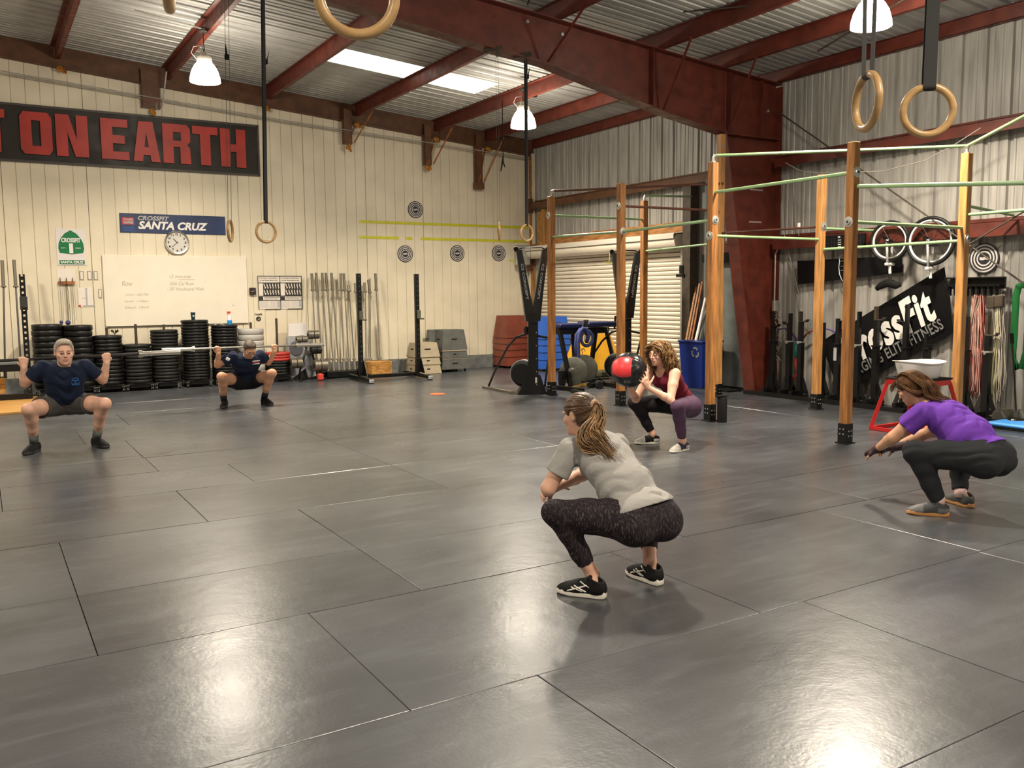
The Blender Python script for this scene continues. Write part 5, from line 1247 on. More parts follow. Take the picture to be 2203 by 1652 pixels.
LX = {'T0': ((0.330, 16.120, 4.078)[0], (0.557, 16.120, 4.097)[0]), 'O1': ((0.758, 16.120, 4.114)[0], (1.207, 16.120, 4.151)[0]), 'N2': ((1.261, 16.120, 4.156)[0], (1.730, 16.120, 4.195)[0]), 'E3': ((1.922, 16.120, 4.136)[0], (2.342, 16.120, 4.170)[0]),
      'A4': ((2.407, 16.120, 4.175)[0], (2.834, 16.120, 4.210)[0]), 'R5': ((2.883, 16.120, 4.136)[0], (3.333, 16.120, 4.171)[0]), 'T6': ((3.372, 16.120, 4.174)[0], (3.797, 16.120, 4.208)[0]), 'H7': ((3.841, 16.120, 4.131)[0], (4.280, 16.120, 4.164)[0])}
for key, (xa, xb) in LX.items():
    k = MB()
    for ip, poly in enumerate(BLK[key[0]]): k.prism([(xa+(xb-xa)*a, YB-0.047-.0015*ip, 3.825+0.66*b) for a, b in poly], (0, 0.006, 0))
    B(k, 'letter', M['banner_red'], bn)
# navy sign with lettering
tl, br = (2.141, 16.130, 2.954), (3.876, 16.130, 2.627)
zt_, zb_ = tl[2], (2.135, 16.130, 2.629)[2]
sg = thing('wall_sign', ((tl[0]+br[0])/2, YB, zb_), 'navy blue sign reading CROSSFIT SANTA CRUZ above the clock', 'sign')
k = MB(); k.bevbox(((tl[0]+br[0])/2, YB-0.006, (zt_+zb_)/2), (br[0]-tl[0], .012, zt_-zb_), .003); B(k, 'sign_board', M['navy'], sg)
X1 = (1, 0, 0); Z1 = (0, 0, 1)
hS = zt_-zb_; wS = br[0]-tl[0]
text_on('lettering', 'CROSSFIT', (tl[0]+wS*.165, YB-.013, zb_+hS*.66), X1, Z1, .1, M['silver_text'], sg, .003, .25, fit=(wS*.29, hS*.23))
text_on('lettering', 'SANTA CRUZ', (tl[0]+wS*.165, YB-.013, zb_+hS*.20), X1, Z1, .1, M['white'], sg, .004, .25, fit=(wS*.66, hS*.42))
k = MB(); c = (tl[0]+wS*.075, YB-.0135, zb_+hS*.60); k.bevbox(c, (wS*.105, .004, hS*.36), .001); B(k, 'emblem_panel', M['sign_red'], sg)
k = MB()
for a, b, c2, d in ((-.062, .9, .062, .9), (-.062, .9, -.062, .45), (.062, .9, .062, .45), (-.062, .45, -.03, .34), (.062, .45, .03, .34)):
    k.beam((tl[0]+wS*(.075+a), YB-.015, zb_+hS*b), (tl[0]+wS*(.075+c2), YB-.015, zb_+hS*d), .004, .010, (0, 1, 0))
B(k, 'emblem_outline', mat('emblem_blue', (.10, .16, .40), .5), sg)
text_on('lettering', 'CrossFit', (tl[0]+wS*.032, YB-.016, zb_+hS*.62), X1, Z1, .1, M['silver_text'], sg, .004, fit=(wS*.088, hS*.13))
text_on('lettering', 'GAMES', (tl[0]+wS*.032, YB-.016, zb_+hS*.46), X1, Z1, .1, M['silver_text'], sg, .006, fit=(wS*.088, hS*.12))
text_on('lettering', 'CALIFORNIA', (tl[0]+wS*.022, YB-.014, zb_+hS*.21), X1, Z1, .1, M['sign_blue'], sg, .003, fit=(wS*.11, hS*.09))
text_on('lettering', 'REGIONAL', (tl[0]+wS*.030, YB-.014, zb_+hS*.08), X1, Z1, .1, M['sign_blue'], sg, .003, fit=(wS*.095, hS*.09))
# clock overlapping the sign
cc = V3(*(3.036, 16.100, 2.480)); R = .205
ck = thing('wall_clock', (cc[0], YB, cc[2]-R), 'round silver rimmed clock with a white face overlapping the navy sign', 'clock')
k = MB(); k.lathe([(R-.028, .0), (R, .0), (R, .03), (R-.008, .045), (R-.028, .040), (R-.028, .0)], (cc[0], YB-.012, cc[2]), (0, -1, 0), 48); B(k, 'clock_rim', M['chrome'], ck, S30)
k = MB(); k.lathe([(0, 0.0), (R-.024, 0.0), (R-.024, .022), (0, .022)], (cc[0], YB-.012, cc[2]), (0, -1, 0), 40); B(k, 'clock_face', M['clock_white'], ck)
for i in range(12):
    a = i*PI/6; s_ = str(12 if i == 0 else i); w_ = .030 if len(s_) < 2 else .042
    text_on('numeral', s_, (cc[0]+math.sin(a)*.140-w_/2, YB-.036, cc[2]+math.cos(a)*.140-.016), X1, Z1, .04, M['ink'], ck, .001, fit=(w_ if s_ != '1' else .012, .034))
for nm, ang, L, w_ in (('hour_hand', math.radians(318), .085, .012), ('minute_hand', math.radians(226), .125, .008)):
    k = MB(); k.beam((cc[0]-math.sin(ang)*.02, YB-.038, cc[2]-math.cos(ang)*.02), (cc[0]+math.sin(ang)*L, YB-.038, cc[2]+math.cos(ang)*L), w_, .003, (0, 1, 0)); B(k, nm, M['ink'], ck)
# green and white poster
tl, br = (1.171, 16.130, 2.669), (1.603, 16.130, 2.074)
ps = thing('poster', ((tl[0]+br[0])/2, YB, br[2]), 'white poster with green arched road sign, CROSSFIT 1 SANTA CRUZ', 'poster')
board('poster_sheet', tl, br, YB, .006, mat('poster_white', (.72, .67, .66), .5), ps, .001)
W_, H_ = br[0]-tl[0], tl[2]-br[2]; Q = lambda a, b, d=.0: (tl[0]+W_*a, YB-.0065-d, br[2]+H_*b)
arch = [(.10, .34), (.5, .30), (.90, .34), (.94, .46), (.92, .60), (.84, .74), (.70, .87), (.5, .96), (.30, .87), (.16, .74), (.08, .60), (.06, .46)]
k = MB(); k.prism([Q(a, b, .002) for a, b in arch], (0, .002, 0)); B(k, 'arch_panel', M['sign_green'], ps)
k = MB(); k.bevbox(Q(.5, .085), (W_*.86, .003, H_*.115), .001); B(k, 'name_panel', M['sign_green'], ps)
text_on('lettering', 'CROSSFIT', Q(.17, .625, .001), X1, Z1, .1, M['white'], ps, .004, fit=(W_*.66, H_*.125))
text_on('lettering', '1', Q(.43, .33, .001), X1, Z1, .1, M['white'], ps, .003, fit=(W_*.13, H_*.27))
text_on('lettering', 'EST.', Q(.16, .46, .001), X1, Z1, .1, M['white'], ps, .001, fit=(W_*.17, H_*.03)); text_on('lettering', '2001', Q(.64, .46, .001), X1, Z1, .1, M['white'], ps, .001, fit=(W_*.18, H_*.03))
text_on('lettering', 'SANTA CRUZ', Q(.11, .05, .001), X1, Z1, .1, M['white'], ps, .004, fit=(W_*.78, H_*.07))
# whiteboard
tl, br = (1.834, 16.100, 2.252), (4.215, 16.100, 1.055)
wb = thing('whiteboard', ((tl[0]+br[0])/2, YB, br[2]), 'large whiteboard with faint handwriting behind the weight stacks', 'whiteboard')
k = MB(); k.bevbox(((tl[0]+br[0])/2, YB-.02, (tl[2]+br[2])/2), (br[0]-tl[0], .035, tl[2]-br[2]), .006); B(k, 'board_panel', M['white_board'], wb)
W_, H_ = br[0]-tl[0], tl[2]-br[2]; Q = lambda a, b: (tl[0]+W_*a, YB-.039, br[2]+H_*b)
for s_, a, b, w_, h_, m_ in (('12 minutes', .44, .68, .15, .045, 'ink'), ('10/6 Cal Row', .44, .575, .17, .045, 'ink'), ('- 50\' Handstand Walk', .42, .50, .26, .045, 'ink'), ('Row', .12, .57, .07, .07, 'ink_faint'), ('1min 45/75', .14, .43, .15, .03, 'ink_faint'), ('Squat  1:30am', .13, .335, .16, .03, 'ink_faint'), ('Deck 10x5', .13, .25, .16, .03, 'ink_faint'), ('hi', .88, .26, .02, .03, 'ink_faint')):
    text_on('handwriting', s_, Q(a, b), X1, Z1, .05, mat('marker', (.30, .26, .20), .5) if m_ == 'ink' else M['ink_faint'], wb, -.0008, .25, fit=(W_*w_, H_*h_), lift=.0005)
k = MB(); k.beam(Q(.50, .655), Q(.62, .655), .006, .002, (0, 1, 0)); B(k, 'underline', M['ink_faint'], wb)
# small wall papers, hanger rack, boxes
def sheet(name, x0_, y0_, x1_, y1_, lab, cat, m='paper', frame_=None, y=YB):
    pass
tl, br = (1.154, 16.120, 2.018), (1.428, 16.120, 1.807); o = board('paper_sheet', tl, br, YB, .004, M['paper'], None, .001); tag(o, 'pale paper sheet pinned under the green poster', 'paper')
for i, (tl, br) in enumerate((((1.486, 16.120, 1.982), (1.547, 16.120, 1.837)), ((1.604, 16.120, 1.982), (1.666, 16.120, 1.837)), ((1.698, 16.120, 1.983), (1.757, 16.120, 1.837)))):
    t = thing('framed_note', ((tl[0]+br[0])/2, YB, br[2]), ['small framed note nearest the pinned paper sheet', 'small framed note, middle of the three left of the whiteboard', 'small framed note closest to the whiteboard\'s upper left edge'][i], 'note', 'row of small framed notes')
    board('note_frame', tl, br, YB, .008, M['wire_grey'], t, .001); board('note_paper', (tl[0]+.012, 0, tl[2]-.012), (br[0]-.012, 0, br[2]+.012), YB-.006, .004, M['paper'], t, .001)
tl, br = (1.753, 16.120, 1.683), (1.805, 16.120, 1.536); t = thing('framed_note', ((tl[0]+br[0])/2, YB, br[2]), 'single small framed note tucked against the left edge of the whiteboard', 'note')
board('note_frame', tl, br, YB, .008, M['wire_grey'], t, .001); board('note_paper', (tl[0]+.012, 0, tl[2]-.012), (br[0]-.012, 0, br[2]+.012), YB-.006, .004, M['paper'], t, .001)
tl, br = (1.443, 16.120, 1.708), (1.663, 16.120, 1.391); t = thing('wall_chart', ((tl[0]+br[0])/2, YB, br[2]), 'white chart with a thin grey standing figure, beside the hanging cords', 'chart')
board('chart_sheet', tl, br, YB, .004, M['paper'], t, .001)
k = MB(); cx = tl[0]+(br[0]-tl[0])*.58; zz = br[2]; hh = tl[2]-br[2]
k.bbox((cx-.012, YB-.007, zz+.03), (cx+.012, YB-.004, zz+hh*.85)); k.bbox((cx-.016, YB-.007, zz+hh*.88), (cx+.016, YB-.004, zz+hh*.98)); k.bbox((cx-.07, YB-.007, zz+hh*.45), (cx-.01, YB-.004, zz+hh*.48)); k.bbox((cx-.06, YB-.007, zz+.01), (cx+.12, YB-.004, zz+.03)); B(k, 'figure_print', M['silver_text'], t)
k = MB(); k.bbox((tl[0]+.0, YB-.007, zz+.005), (tl[0]+.035, YB-.004, zz+.035)); B(k, 'red_mark', M['sign_red'], t)
a, b = (1.164, 16.050, 1.814), (1.406, 16.050, 1.760)
t = thing('cord_hanger', ((a[0]+b[0])/2, YB, b[2]), 'orange wooden peg board with thin cords and hanging handles', 'hanger')
k = MB(); k.bevbox(((a[0]+b[0])/2, YB-.02, (a[2]+b[2])/2), (b[0]-a[0], .03, a[2]-b[2]), .004); B(k, 'peg_board', M['rust'], t)
for x in (.12, .5, .88):
    k = MB(); X_ = a[0]+(b[0]-a[0])*x; k.cyl((X_, YB-.03, a[2]+.06), (X_, YB-.03, b[2]), .006, n=6); k.cyl((X_, YB-.03, a[2]+.0), (X_, YB-.08, a[2]+.02), .005, n=6); B(k, 'peg', M['black'], t)
for x, bx, z, m_ in ((.08, .10, (1.154, 16.000, 1.099)[2], 'wire_grey'), (.20, .18, (1.158, 16.000, 1.174)[2], 'wire_grey'), (.45, .50, (1.267, 16.000, 1.172)[2], 'black'), (.52, .60, (1.267, 16.000, 1.172)[2], 'black'), (.85, .84, (1.341, 16.000, 1.170)[2], 'wire_grey'), (.92, .97, (1.355, 16.000, 1.169)[2], 'wire_grey')):
    k = MB(); X_ = a[0]+(b[0]-a[0])*x; X2 = a[0]+(b[0]-a[0])*bx; k.tube([(X_, YB-.05, b[2]+.02), ((X_+X2)/2+.004, YB-.05, (b[2]+z)/2), (X2, YB-.05, z)], .004, 5); B(k, 'cord', M[m_], t)
for px, py, r, m_ in ((132, 693, .030, 'sign_blue'), (146.5, 694, .042, 'navy')):
    p = Vector({132: (1.167, 16.050, 1.150), 146.5: (1.265, 16.050, 1.140)}[px]); k = MB(); k.lathe([(0, -r), (r*.7, -r*.7), (r, 0), (r*.7, r*.7), (0, r)], p, (0, 1, .3), 12); B(k, 'ball_handle', mat('violet_ball', (.03, .03, .13), .5), t, True)
# framed lifting charts
tl, br = (4.414, 16.120, 1.904), (5.225, 16.120, 1.299)
t = thing('framed_charts', ((tl[0]+br[0])/2, YB, br[2]), 'black framed pair of charts with rows of figure silhouettes', 'poster')
W_, H_ = br[0]-tl[0], tl[2]-br[2]; Q = lambda a, b, d=0: (tl[0]+W_*a, YB-.012-d, br[2]+H_*b)
board('backing_board', tl, br, YB, .010, M['paper'], t, .001)
k = MB()
for a0, b0, a1, b1 in ((0, 1, 1, 1), (0, 1, 0, 0), (1, 1, 1, 0), (.5, 1, .5, 0), (.14, 0, .5, 0), (.66, 0, 1, 0), (0, .27, 1, .27), (0, .80, 1, .80), (0, .40, 1, .40)): k.beam(Q(a0, b0, .001), Q(a1, b1, .001), .012, .004, (0, 1, 0))
B(k, 'frame_bars', M['ink'], t)
for h in (0, 1):
    k = MB(); k.bbox(Q(.11+h*.5, .41), Q(.495+h*.5, .79, .003)); k.bbox(Q(.01+h*.5, .27), Q(.10+h*.5, .38, .003)); B(k, 'picture_panel', M['ink'], t)
    k = MB()
    for r in (0, 1):
        for j in range(6):
            cx_, cz_ = .145+h*.5+j*.062, .70-r*.19
            lean = (-.5, -.35, -.15, 0, .1, 0)[j]
            P_ = lambda a, b: Q(cx_+a*.03, cz_+b*.08, .0045)
            k.prism([P_(-.3+lean, .9), P_(.2+lean, 1), P_(.45+lean*.3, .1), P_(.2, -.1), P_(-.4, .0)], (0, .002, 0)); k.prism([P_(-.4, .0), P_(.3, -.1), P_(.75-lean, -.5), P_(.3, -1), P_(0, -1), P_(.1, -.5)], (0, .002, 0))
    tag(B(k, 'figure_silhouettes', M['paper'], t), kind='stuff')
    for s_, a_, b_, w_, hh_ in (('Technique Composition', .03, .92, .42, .045), ('of Top World Record Lifts', .04, .85, .40, .04), ('Analysis of lift positions and timing', .13, .345, .35, .03), ('Bar path, speed and angles', .13, .30, .30, .025)):
        text_on('caption', s_, Q(a_+h*.5, b_), X1, Z1, .05, M['ink'], t, .0005, fit=(W_*w_, H_*hh_), lift=.0)
    k = MB(); [k.bbox(Q(a_+h*.5, .05), Q(b_+h*.5, .25, .002)) for a_, b_ in ((.03, .22), (.25, .40))]; B(k, 'text_block', mat('pale_print', (.62, .58, .53), .6), t)
    k = MB(); k.bbox(Q(.42+h*.5, .05), Q(.485+h*.5, .25, .002)); B(k, 'grey_block', M['silver_text'], t)
tl, br = (4.249, 16.100, 1.694), (4.362, 16.100, 1.567); k = MB(); k.bevbox(((tl[0]+br[0])/2, YB-.03, (tl[2]+br[2])/2), (br[0]-tl[0], .05, tl[2]-br[2]), .008); t = thing('wall_speaker', ((tl[0]+br[0])/2, YB-.03, br[2]), 'small dark box on the wall between the whiteboard and framed charts', 'wall box')
B(k, 'box_body', mat('maroon_black', (.025, .012, .014), .5), t); k = MB(); k.beam(((tl[0]+br[0])/2-.03, YB-.057, (tl[2]+br[2])/2-.01), ((tl[0]+br[0])/2+.03, YB-.057, (tl[2]+br[2])/2+.01), .005, .003, (0, 1, 0)); B(k, 'pale_mark', M['paper'], t)
c = (4.401, 16.120, 1.126); t = thing('wall_sticker', (c[0], YB, c[2]-.06), 'small round sticker with the word CrossFit below the framed charts', 'sticker')
k = MB(); k.ring((c[0], YB-.001, c[2]), .022, .045, (0, -1, 0), .002, 24); k.bbox((c[0]-.03, YB-.003, c[2]-.01), (c[0]+.01, YB-.001, c[2]+.02)); B(k, 'sticker_ring', M['ink'], t)
text_on('lettering', 'CrossFit', (c[0]-.07, YB-.002, c[2]+.065), X1, Z1, .05, M['ink'], t, .001, fit=(.14, .04), lift=.001)
# round rubber targets
def target(c, n_, r, lab, up=(0, 0, 1)):
    c = Vector(c); n_ = Vector(n_)
    t = thing('round_target', (c.x, c.y, c.z-r), lab, 'target', 'round ringed targets on the walls')
    k = MB(); k.lathe([(0, 0), (r, 0), (r, .006), (0, .006)], c, n_, 48); B(k, 'target_disc', M['target_black'], t)
    for a, b in ((.80, .90), (.60, .70), (.40, .49)):
        k = MB(); k.ring(c+n_*.0062, r*a, r*b, n_, .002, 48); B(k, 'target_ring', M['target_white'], t)
    xd = Vector((0, 0, 1)).cross(n_); 
    k = MB(); k.prism([c+n_*.007+xd*(a*r)+Vector((0, 0, b*r)) for a, b in ((-.28, -.08), (-.1, -.12), (.1, -.06), (.28, -.10), (.28, .10), (.1, .12), (-.1, .06), (-.28, .10))], n_*.002); B(k, 'target_logo', M['target_white'], t)
for px, lab in (((894, 451), 'black and white ringed target above the yellow tape lines'), ((872, 546), 'ringed target below the tape lines, leftmost of the lower three'), ((984, 545), 'ringed target below the tape lines, middle of the lower three'), ((1073, 545), 'ringed target below the tape lines, nearest the roll-up door')):
    p = {894: (7.608, 16.140, 3.228), 872: (7.364, 16.140, 2.351), 984: (8.536, 16.140, 2.378), 1073: (9.527, 16.140, 2.393)}[px[0]]
    target((p[0], YB-.001, p[2]), (0, -1, 0), .167, lab)
# yellow tape lines
a, b = (6.410, 16.150, 2.953), (10.346, 16.150, 2.954)
t = thing('tape_line', ((a[0]+b[0])/2, YB, a[2]), 'upper unbroken yellow tape line on the cream wall', 'tape')
k = MB(); k.bbox((a[0], YB-.003, a[2]-.025), (b[0], YB-.001, a[2]+.028)); B(k, 'tape_strip', M['tape'], t)
t = thing('tape_line', ((a[0]+b[0])/2, YB, 2.6), 'lower yellow tape line on the cream wall, with torn gaps', 'tape')
z_ = (8.289, 16.150, 2.657)[2]
for p0, p1 in (((6.401, 16.150, 2.649)[0], (7.235, 16.150, 2.669)[0]), ((7.386, 16.150, 2.673)[0], (7.529, 16.150, 2.676)[0]), ((7.713, 16.150, 2.681)[0], (10.380, 16.150, 2.746)[0])):
    k = MB(); k.bbox((p0, YB-.003, z_-.027), (p1, YB-.001, z_+.027)); B(k, 'tape_strip', M['tape'], t)

# ---- bumper plates stacked on wheeled dollies
plate_mesh = {}
def plate(x, y, z, r, th, m, label, group):
    key = (r, th, m)
    o = bpy.data.objects.new('bumper_plate', plate_mesh.get(key)) if key in plate_mesh else None
    if o is None:
        k = MB(); e = min(.012, th*.22)
        k.lathe([(.027, 0.003), (.07, .003), (.09, .008), (r-.05, .008), (r-.035, 0), (r-e, 0), (r, e), (r, th-e), (r-e, th), (r-.035, th), (r-.05, th-.008), (.09, th-.008), (.07, th-.003), (.027, th-.003), (.027, .003)], (0, 0, 0), (0, 0, 1), 28)
        o = mesh_obj('bumper_plate', k.v, k.f, M[m], None, math.radians(50), world=False); plate_mesh[key] = o.data
    else: C.objects.link(o)
    o.location = (x+RNG.uniform(-.006, .006), y+RNG.uniform(-.006, .006), z); o.rotation_euler = (0, 0, RNG.uniform(0, 6))
    tag(o, label, 'weight plate', group)
ORD = ['top', 'second from the top', 'third from the top', 'fourth from the top', 'fifth from the top', 'sixth from the top', 'seventh from the top', 'eighth from the top', 'ninth from the top', 'tenth from the top', 'eleventh from the top', 'twelfth from the top', 'thirteenth from the top', 'fourteenth from the top', 'fifteenth from the top', 'sixteenth from the top', 'seventeenth from the top', 'eighteenth from the top', 'nineteenth from the top', 'twentieth from the top']
ST = [((0.935, 15.720, 1.134), .090, 'rubber', 'thick black plate', 'stack beside the drilled rack upright', 0),
      ((1.365, 15.720, 1.108), .088, 'rubber', 'thick black plate', 'second stack from the drilled rack upright', 0),
      ((1.798, 15.720, 0.929), .063, 'rubber', 'black plate', 'stack under the whiteboard\'s left corner', 1.05),
      ((2.240, 15.720, 0.767), .058, 'rubber2', 'black plate', 'lowest black stack under the whiteboard', 1.10),
      ((2.683, 15.720, 0.994), .056, 'rubber2', 'thin black plate', 'pegged stack just left of the tallest', 1.08),
      ((3.188, 15.720, 1.147), .052, 'rubber', 'thin black plate', 'tallest stack, with the tumbler on it', 0),
      ((3.676, 15.720, 1.054), .052, 'rubber', 'thin black plate', 'stack with the spray bottle on it', 0),
      ((4.141, 15.720, 0.975), .105, 'grey_rubber', 'pale grey plate', 'pale grey stack behind the bowed person', 1.08),
      ((4.603, 15.720, 0.533), .050, 'red_rubber', 'plate', 'red topped stack beside the dumbbell tree', 1.14)]
TOPS = []
for si, (p, th, m_, what, where, peg) in enumerate(ST):
    x, zt_ = p[0], p[2]; zb0 = .125; n = max(1, round((zt_-zb0)/th)); th2 = (zt_-zb0)/n
    TOPS.append((x, zt_))
    d = thing('plate_dolly', (x, 15.72, 0), 'black wheeled dolly under the '+where, 'dolly', 'wheeled dollies under the plate stacks')
    k = MB(); k.bevbox((x, 15.72, .112), (.40, .40, .024), .004); k.bevbox((x, 15.72, .075), (.30, .36, .05), .004); B(k, 'dolly_deck', M['black'], d)
    for qx in (-1, 1):
        for qy in (-1, 1):
            cx_, cy_ = x+qx*.19, 15.72+qy*.17
            k = MB(); k.bevbox((cx_, cy_, .096), (.055, .055, .006), .001); k.bbox((cx_-.016, cy_-.012, .03), (cx_-.012, cy_+.012, .09)); k.bbox((cx_+.012, cy_-.012, .03), (cx_+.016, cy_+.012, .09))
            k.cyl((cx_-.018, cy_, .028), (cx_+.018, cy_, .028), .007, n=8); k.cyl((cx_, cy_, .093), (cx_, cy_, .112), .010, n=8)
            cs_ = B(k, 'caster', M['chrome'], d)
            k = MB(); k.cyl((cx_-.011, cy_, .0265), (cx_+.011, cy_, .0265), .026, n=16); B(k, 'wheel', M['rubber2'], cs_, S30)
    if peg: k = MB(); k.cyl((x, 15.72, .1), (x, 15.72, peg), .022, n=12); B(k, 'peg_post', M['dark_steel'], d, S30)
    for i in range(n):
        mm, wh = m_, what
        if si == 8: mm, wh = ('red_rubber', 'red plate') if i < 3 else ('rubber', 'black plate')
        plate(x, 15.72, zt_-(i+1)*th2, .225 if si not in (3, 4) else (.225 if i % 3 else .220), round(th2-.003, 4), mm, wh+', '+ORD[i]+' of the '+where, 'plates of the '+where)
# tumbler, towel and spray bottle on the stacks
x, z = TOPS[5]; p = (3.146, 15.620, 1.173)
t = thing('tumbler', (p[0], 15.62, z), 'dark steel tumbler standing on the tallest plate stack', 'tumbler')
k = MB(); k.lathe([(0, 0), (.028, 0), (.030, .01), (.040, .13), (0, .131)], (p[0], 15.62, z), (0, 0, 1), 18); B(k, 'tumbler_body', M['tumbler'], t, S30)
k = MB(); k.lathe([(.041, 0), (.042, .012), (.030, .018), (0, .018)], (p[0], 15.62, z+.13), (0, 0, 1), 18); B(k, 'tumbler_lid', M['bottle_clear'], t, S30)
k = MB(); k.bevbox((p[0]+.0, 15.585, z+.07), (.03, .006, .03), .002); B(k, 'tumbler_logo', M['silver_text'], t)
x, z = TOPS[6]; p = (3.748, 15.600, 1.079)
t = thing('spray_bottle', (p[0], 15.60, z), 'spray bottle of blue cleaner on the plate stack next to the tallest', 'bottle')
k = MB(); k.lathe([(0, 0), (.040, 0), (.043, .01), (.041, .075), (0, .0752)], (p[0], 15.60, z), (0, 0, 1), 18); B(k, 'blue_liquid', M['bottle_blue'], t, S30)
k = MB(); k.lathe([(.0415, .0752), (.036, .115), (.020, .15), (.014, .18), (0, .18)], (p[0], 15.60, z), (0, 0, 1), 18); B(k, 'bottle_neck', M['bottle_clear'], t, S30)
k = MB(); k.bevbox((p[0]-.008, 15.60, z+.215), (.07, .026, .028), .006); k.cyl((p[0], 15.60, z+.18), (p[0], 15.60, z+.21), .014, n=10); k.beam((p[0]-.02, 15.60, z+.20), (p[0]-.035, 15.60, z+.17), .012, .012); B(k, 'spray_head', mat('coral_plastic', (.6, .09, .05), .4), t)
p = (3.578, 15.620, 1.067); k = MB()
for q in range(5): k.bevbox((p[0]+(q-2)*.025, 15.62, z+.010+.012*math.sin(q*1.4+.5)**2), (.045, .13, .02), .008, rotm(.1*q-.2, .25*(q-2), .3))
B(k, 'cleaning_rag', M['paper'], None, True, label='crumpled white rag beside the spray bottle', cat='rag', kind='thing')

# ---- rack at the far left
def vplate(name, parent, x, y, z, w_, d_, h, m): k = MB(); k.bevbox((x, y, z+h/2), (w_, d_, h), .004); return B(k, name, m, parent)
ra = (0.604, 15.000, 0.089)[0]
t = thing('power_rack', (ra, 15.0, 0), 'black drilled rack upright at the far left with shelf rails behind the grey haired person', 'rack')
k = MB(); hw = .038
k.bbox((ra-hw, 14.965, .03), (ra-hw*.42, 15.035, 1.90)); k.bbox((ra+hw*.42, 14.965, .03), (ra+hw, 15.035, 1.90))
z = .03
while z < 1.88: k.bbox((ra-hw*.42, 14.965, z), (ra+hw*.42, 15.035, min(1.90, z+.052))); z += .085
B(k, 'upright', M['black'], t)
k = MB(); k.bevbox((ra, 14.96, 1.47), (.10, .09, .20), .006); k.bevbox((ra+.01, 14.90, 1.42), (.07, .10, .03), .006); B(k, 'bar_hook', mat('hook_plastic', (.03, .028, .03), .5), t)
k = MB(); k.bbox((-1.6, 14.97, .46), (ra-hw, 15.03, .55)); k.bbox((-1.6, 14.97, .04), (ra-hw, 15.03, .12)); k.bbox((-1.6, 15.55, .46), (ra-hw, 15.60, .55)); k.bbox((ra-.03, 15.03, .46), (ra+.03, 15.6, .54)); k.bbox((ra-.04, 15.03, .03), (ra+.04, 15.9, .09)); B(k, 'shelf_rail', M['black'], t)
k = MB(); k.bbox((-1.6, 15.03, .56), (ra-.05, 15.60, .59)); B(k, 'shelf_tray', M['drywall'], t)
t = thing('wooden_crate', (0.05, 15.25, 0.12), 'pale wooden box on the lower rail of the far left rack', 'crate')
k = MB(); k.bevbox((.12, 15.25, .24), (.36, .3, .24), .006); B(k, 'crate_body', M['plywood'], t)
for px, lab in ((0, 'dark sleeved barbell standing upright, leftmost in the picture'), (1, 'dark sleeved barbell standing upright between the leftmost one and the drilled upright')):
    a, b, c_ = [((0.382, 15.750, 2.131), (0.375, 15.700, 1.716), (0.311, 15.350, 0.432)), ((0.542, 15.750, 2.140), (0.541, 15.700, 1.715), (0.525, 15.350, 0.492))][px]
    a, b, c_ = Vector(a), Vector(b), Vector(c_)
    t = thing('barbell', c_, lab, 'barbell', 'barbells stored upright on the left')
    d = (b-a).normalized(); k = MB(); k.cyl(b, c_, .014, n=10); B(k, 'shaft', M['dark_bar'], t, S30)
    k = MB(); k.cyl(a, b, .025, n=14); k.cyl(b-d*.02, b, .040, n=14); B(k, 'sleeve', M['old_sleeve'], t, S30)
    k = MB(); k.cyl(c_, c_+d*.10, .024, n=14); k.cyl(c_-d*.03, c_, .040, n=14); B(k, 'sleeve', M['old_sleeve'], t, S30)
pl = thing('lifting_platform', (-.5, 14.2, 0), 'plywood lifting platform at the far left edge of the floor', 'platform')
k = MB(); k.bevbox((-.6, 14.22, .018), (2.62, 1.62, .034), .004); B(k, 'platform_deck', M['floor_wood'], pl)
k = MB(); k.bevbox((-.6, 15.06, .03), (2.62, .05, .055), .004); B(k, 'platform_edge', M['plywood'], pl)
# small pot plant behind the third stack
p = (1.950, 15.980, 0.953); k = MB()
for q in range(9):
    a = q*2.4; k.add([(p[0]+.0, 15.98, p[2]-.02), (p[0]+.05*math.cos(a), 15.98+.03*math.sin(a), p[2]+.05+.02*math.sin(q)), (p[0]+.07*math.cos(a+.3), 15.98+.03*math.sin(a), p[2]+.03)], [(0, 1, 2), (2, 1, 0)])
k.cyl((p[0], 15.98, .26), (p[0], 15.98, p[2]), .006, n=6); k.lathe([(0, .0), (.06, 0), (.07, .1), (0, .1)], (p[0], 15.98, .0), (0, 0, 1), 12)
t = thing('potted_plant', (p[0], 15.98, 0), 'tiny dark leafed plant peeping over the stack under the whiteboard corner', 'plant'); B(k, 'foliage', mat('dark_leaf', (.05, .05, .03), .7), t)

# ---- dumbbell tree and pale plastic thing
t = thing('dumbbell_rack', (5.15, 15.6, 0), 'black A-frame tree rack holding round steel dumbbells', 'dumbbell rack')
T = lambda p, y=15.6: Vector((p[0], y, p[2]))
k = MB(); k.tube([T((5.174, 15.600, 0.677)), T((5.219, 15.600, 0.444)), T((5.264, 15.600, 0.228)), Vector(((5.301, 15.600, 0.011)[0], 15.6, .03))], .018, 8); k.tube([T((5.111, 15.600, 0.620)), T((5.042, 15.600, 0.393)), T((4.974, 15.600, 0.200)), Vector(((4.943, 15.600, 0.057)[0], 15.6, .03))], .018, 8)
k.tube([T((5.067, 15.600, 0.613)), T((5.137, 15.600, 0.627)), T((5.183, 15.600, 0.676))], .018, 8); B(k, 'rack_frame', M['black'], t, True)
k = MB(); k.beam((4.92, 15.42, .02), (5.06, 15.78, .02), .05, .04); k.beam((5.38, 15.42, .02), (5.42, 15.8, .02), .05, .04); k.beam((4.98, 15.6, .03), (5.40, 15.62, .03), .04, .03); B(k, 'rack_foot', M['black'], t)
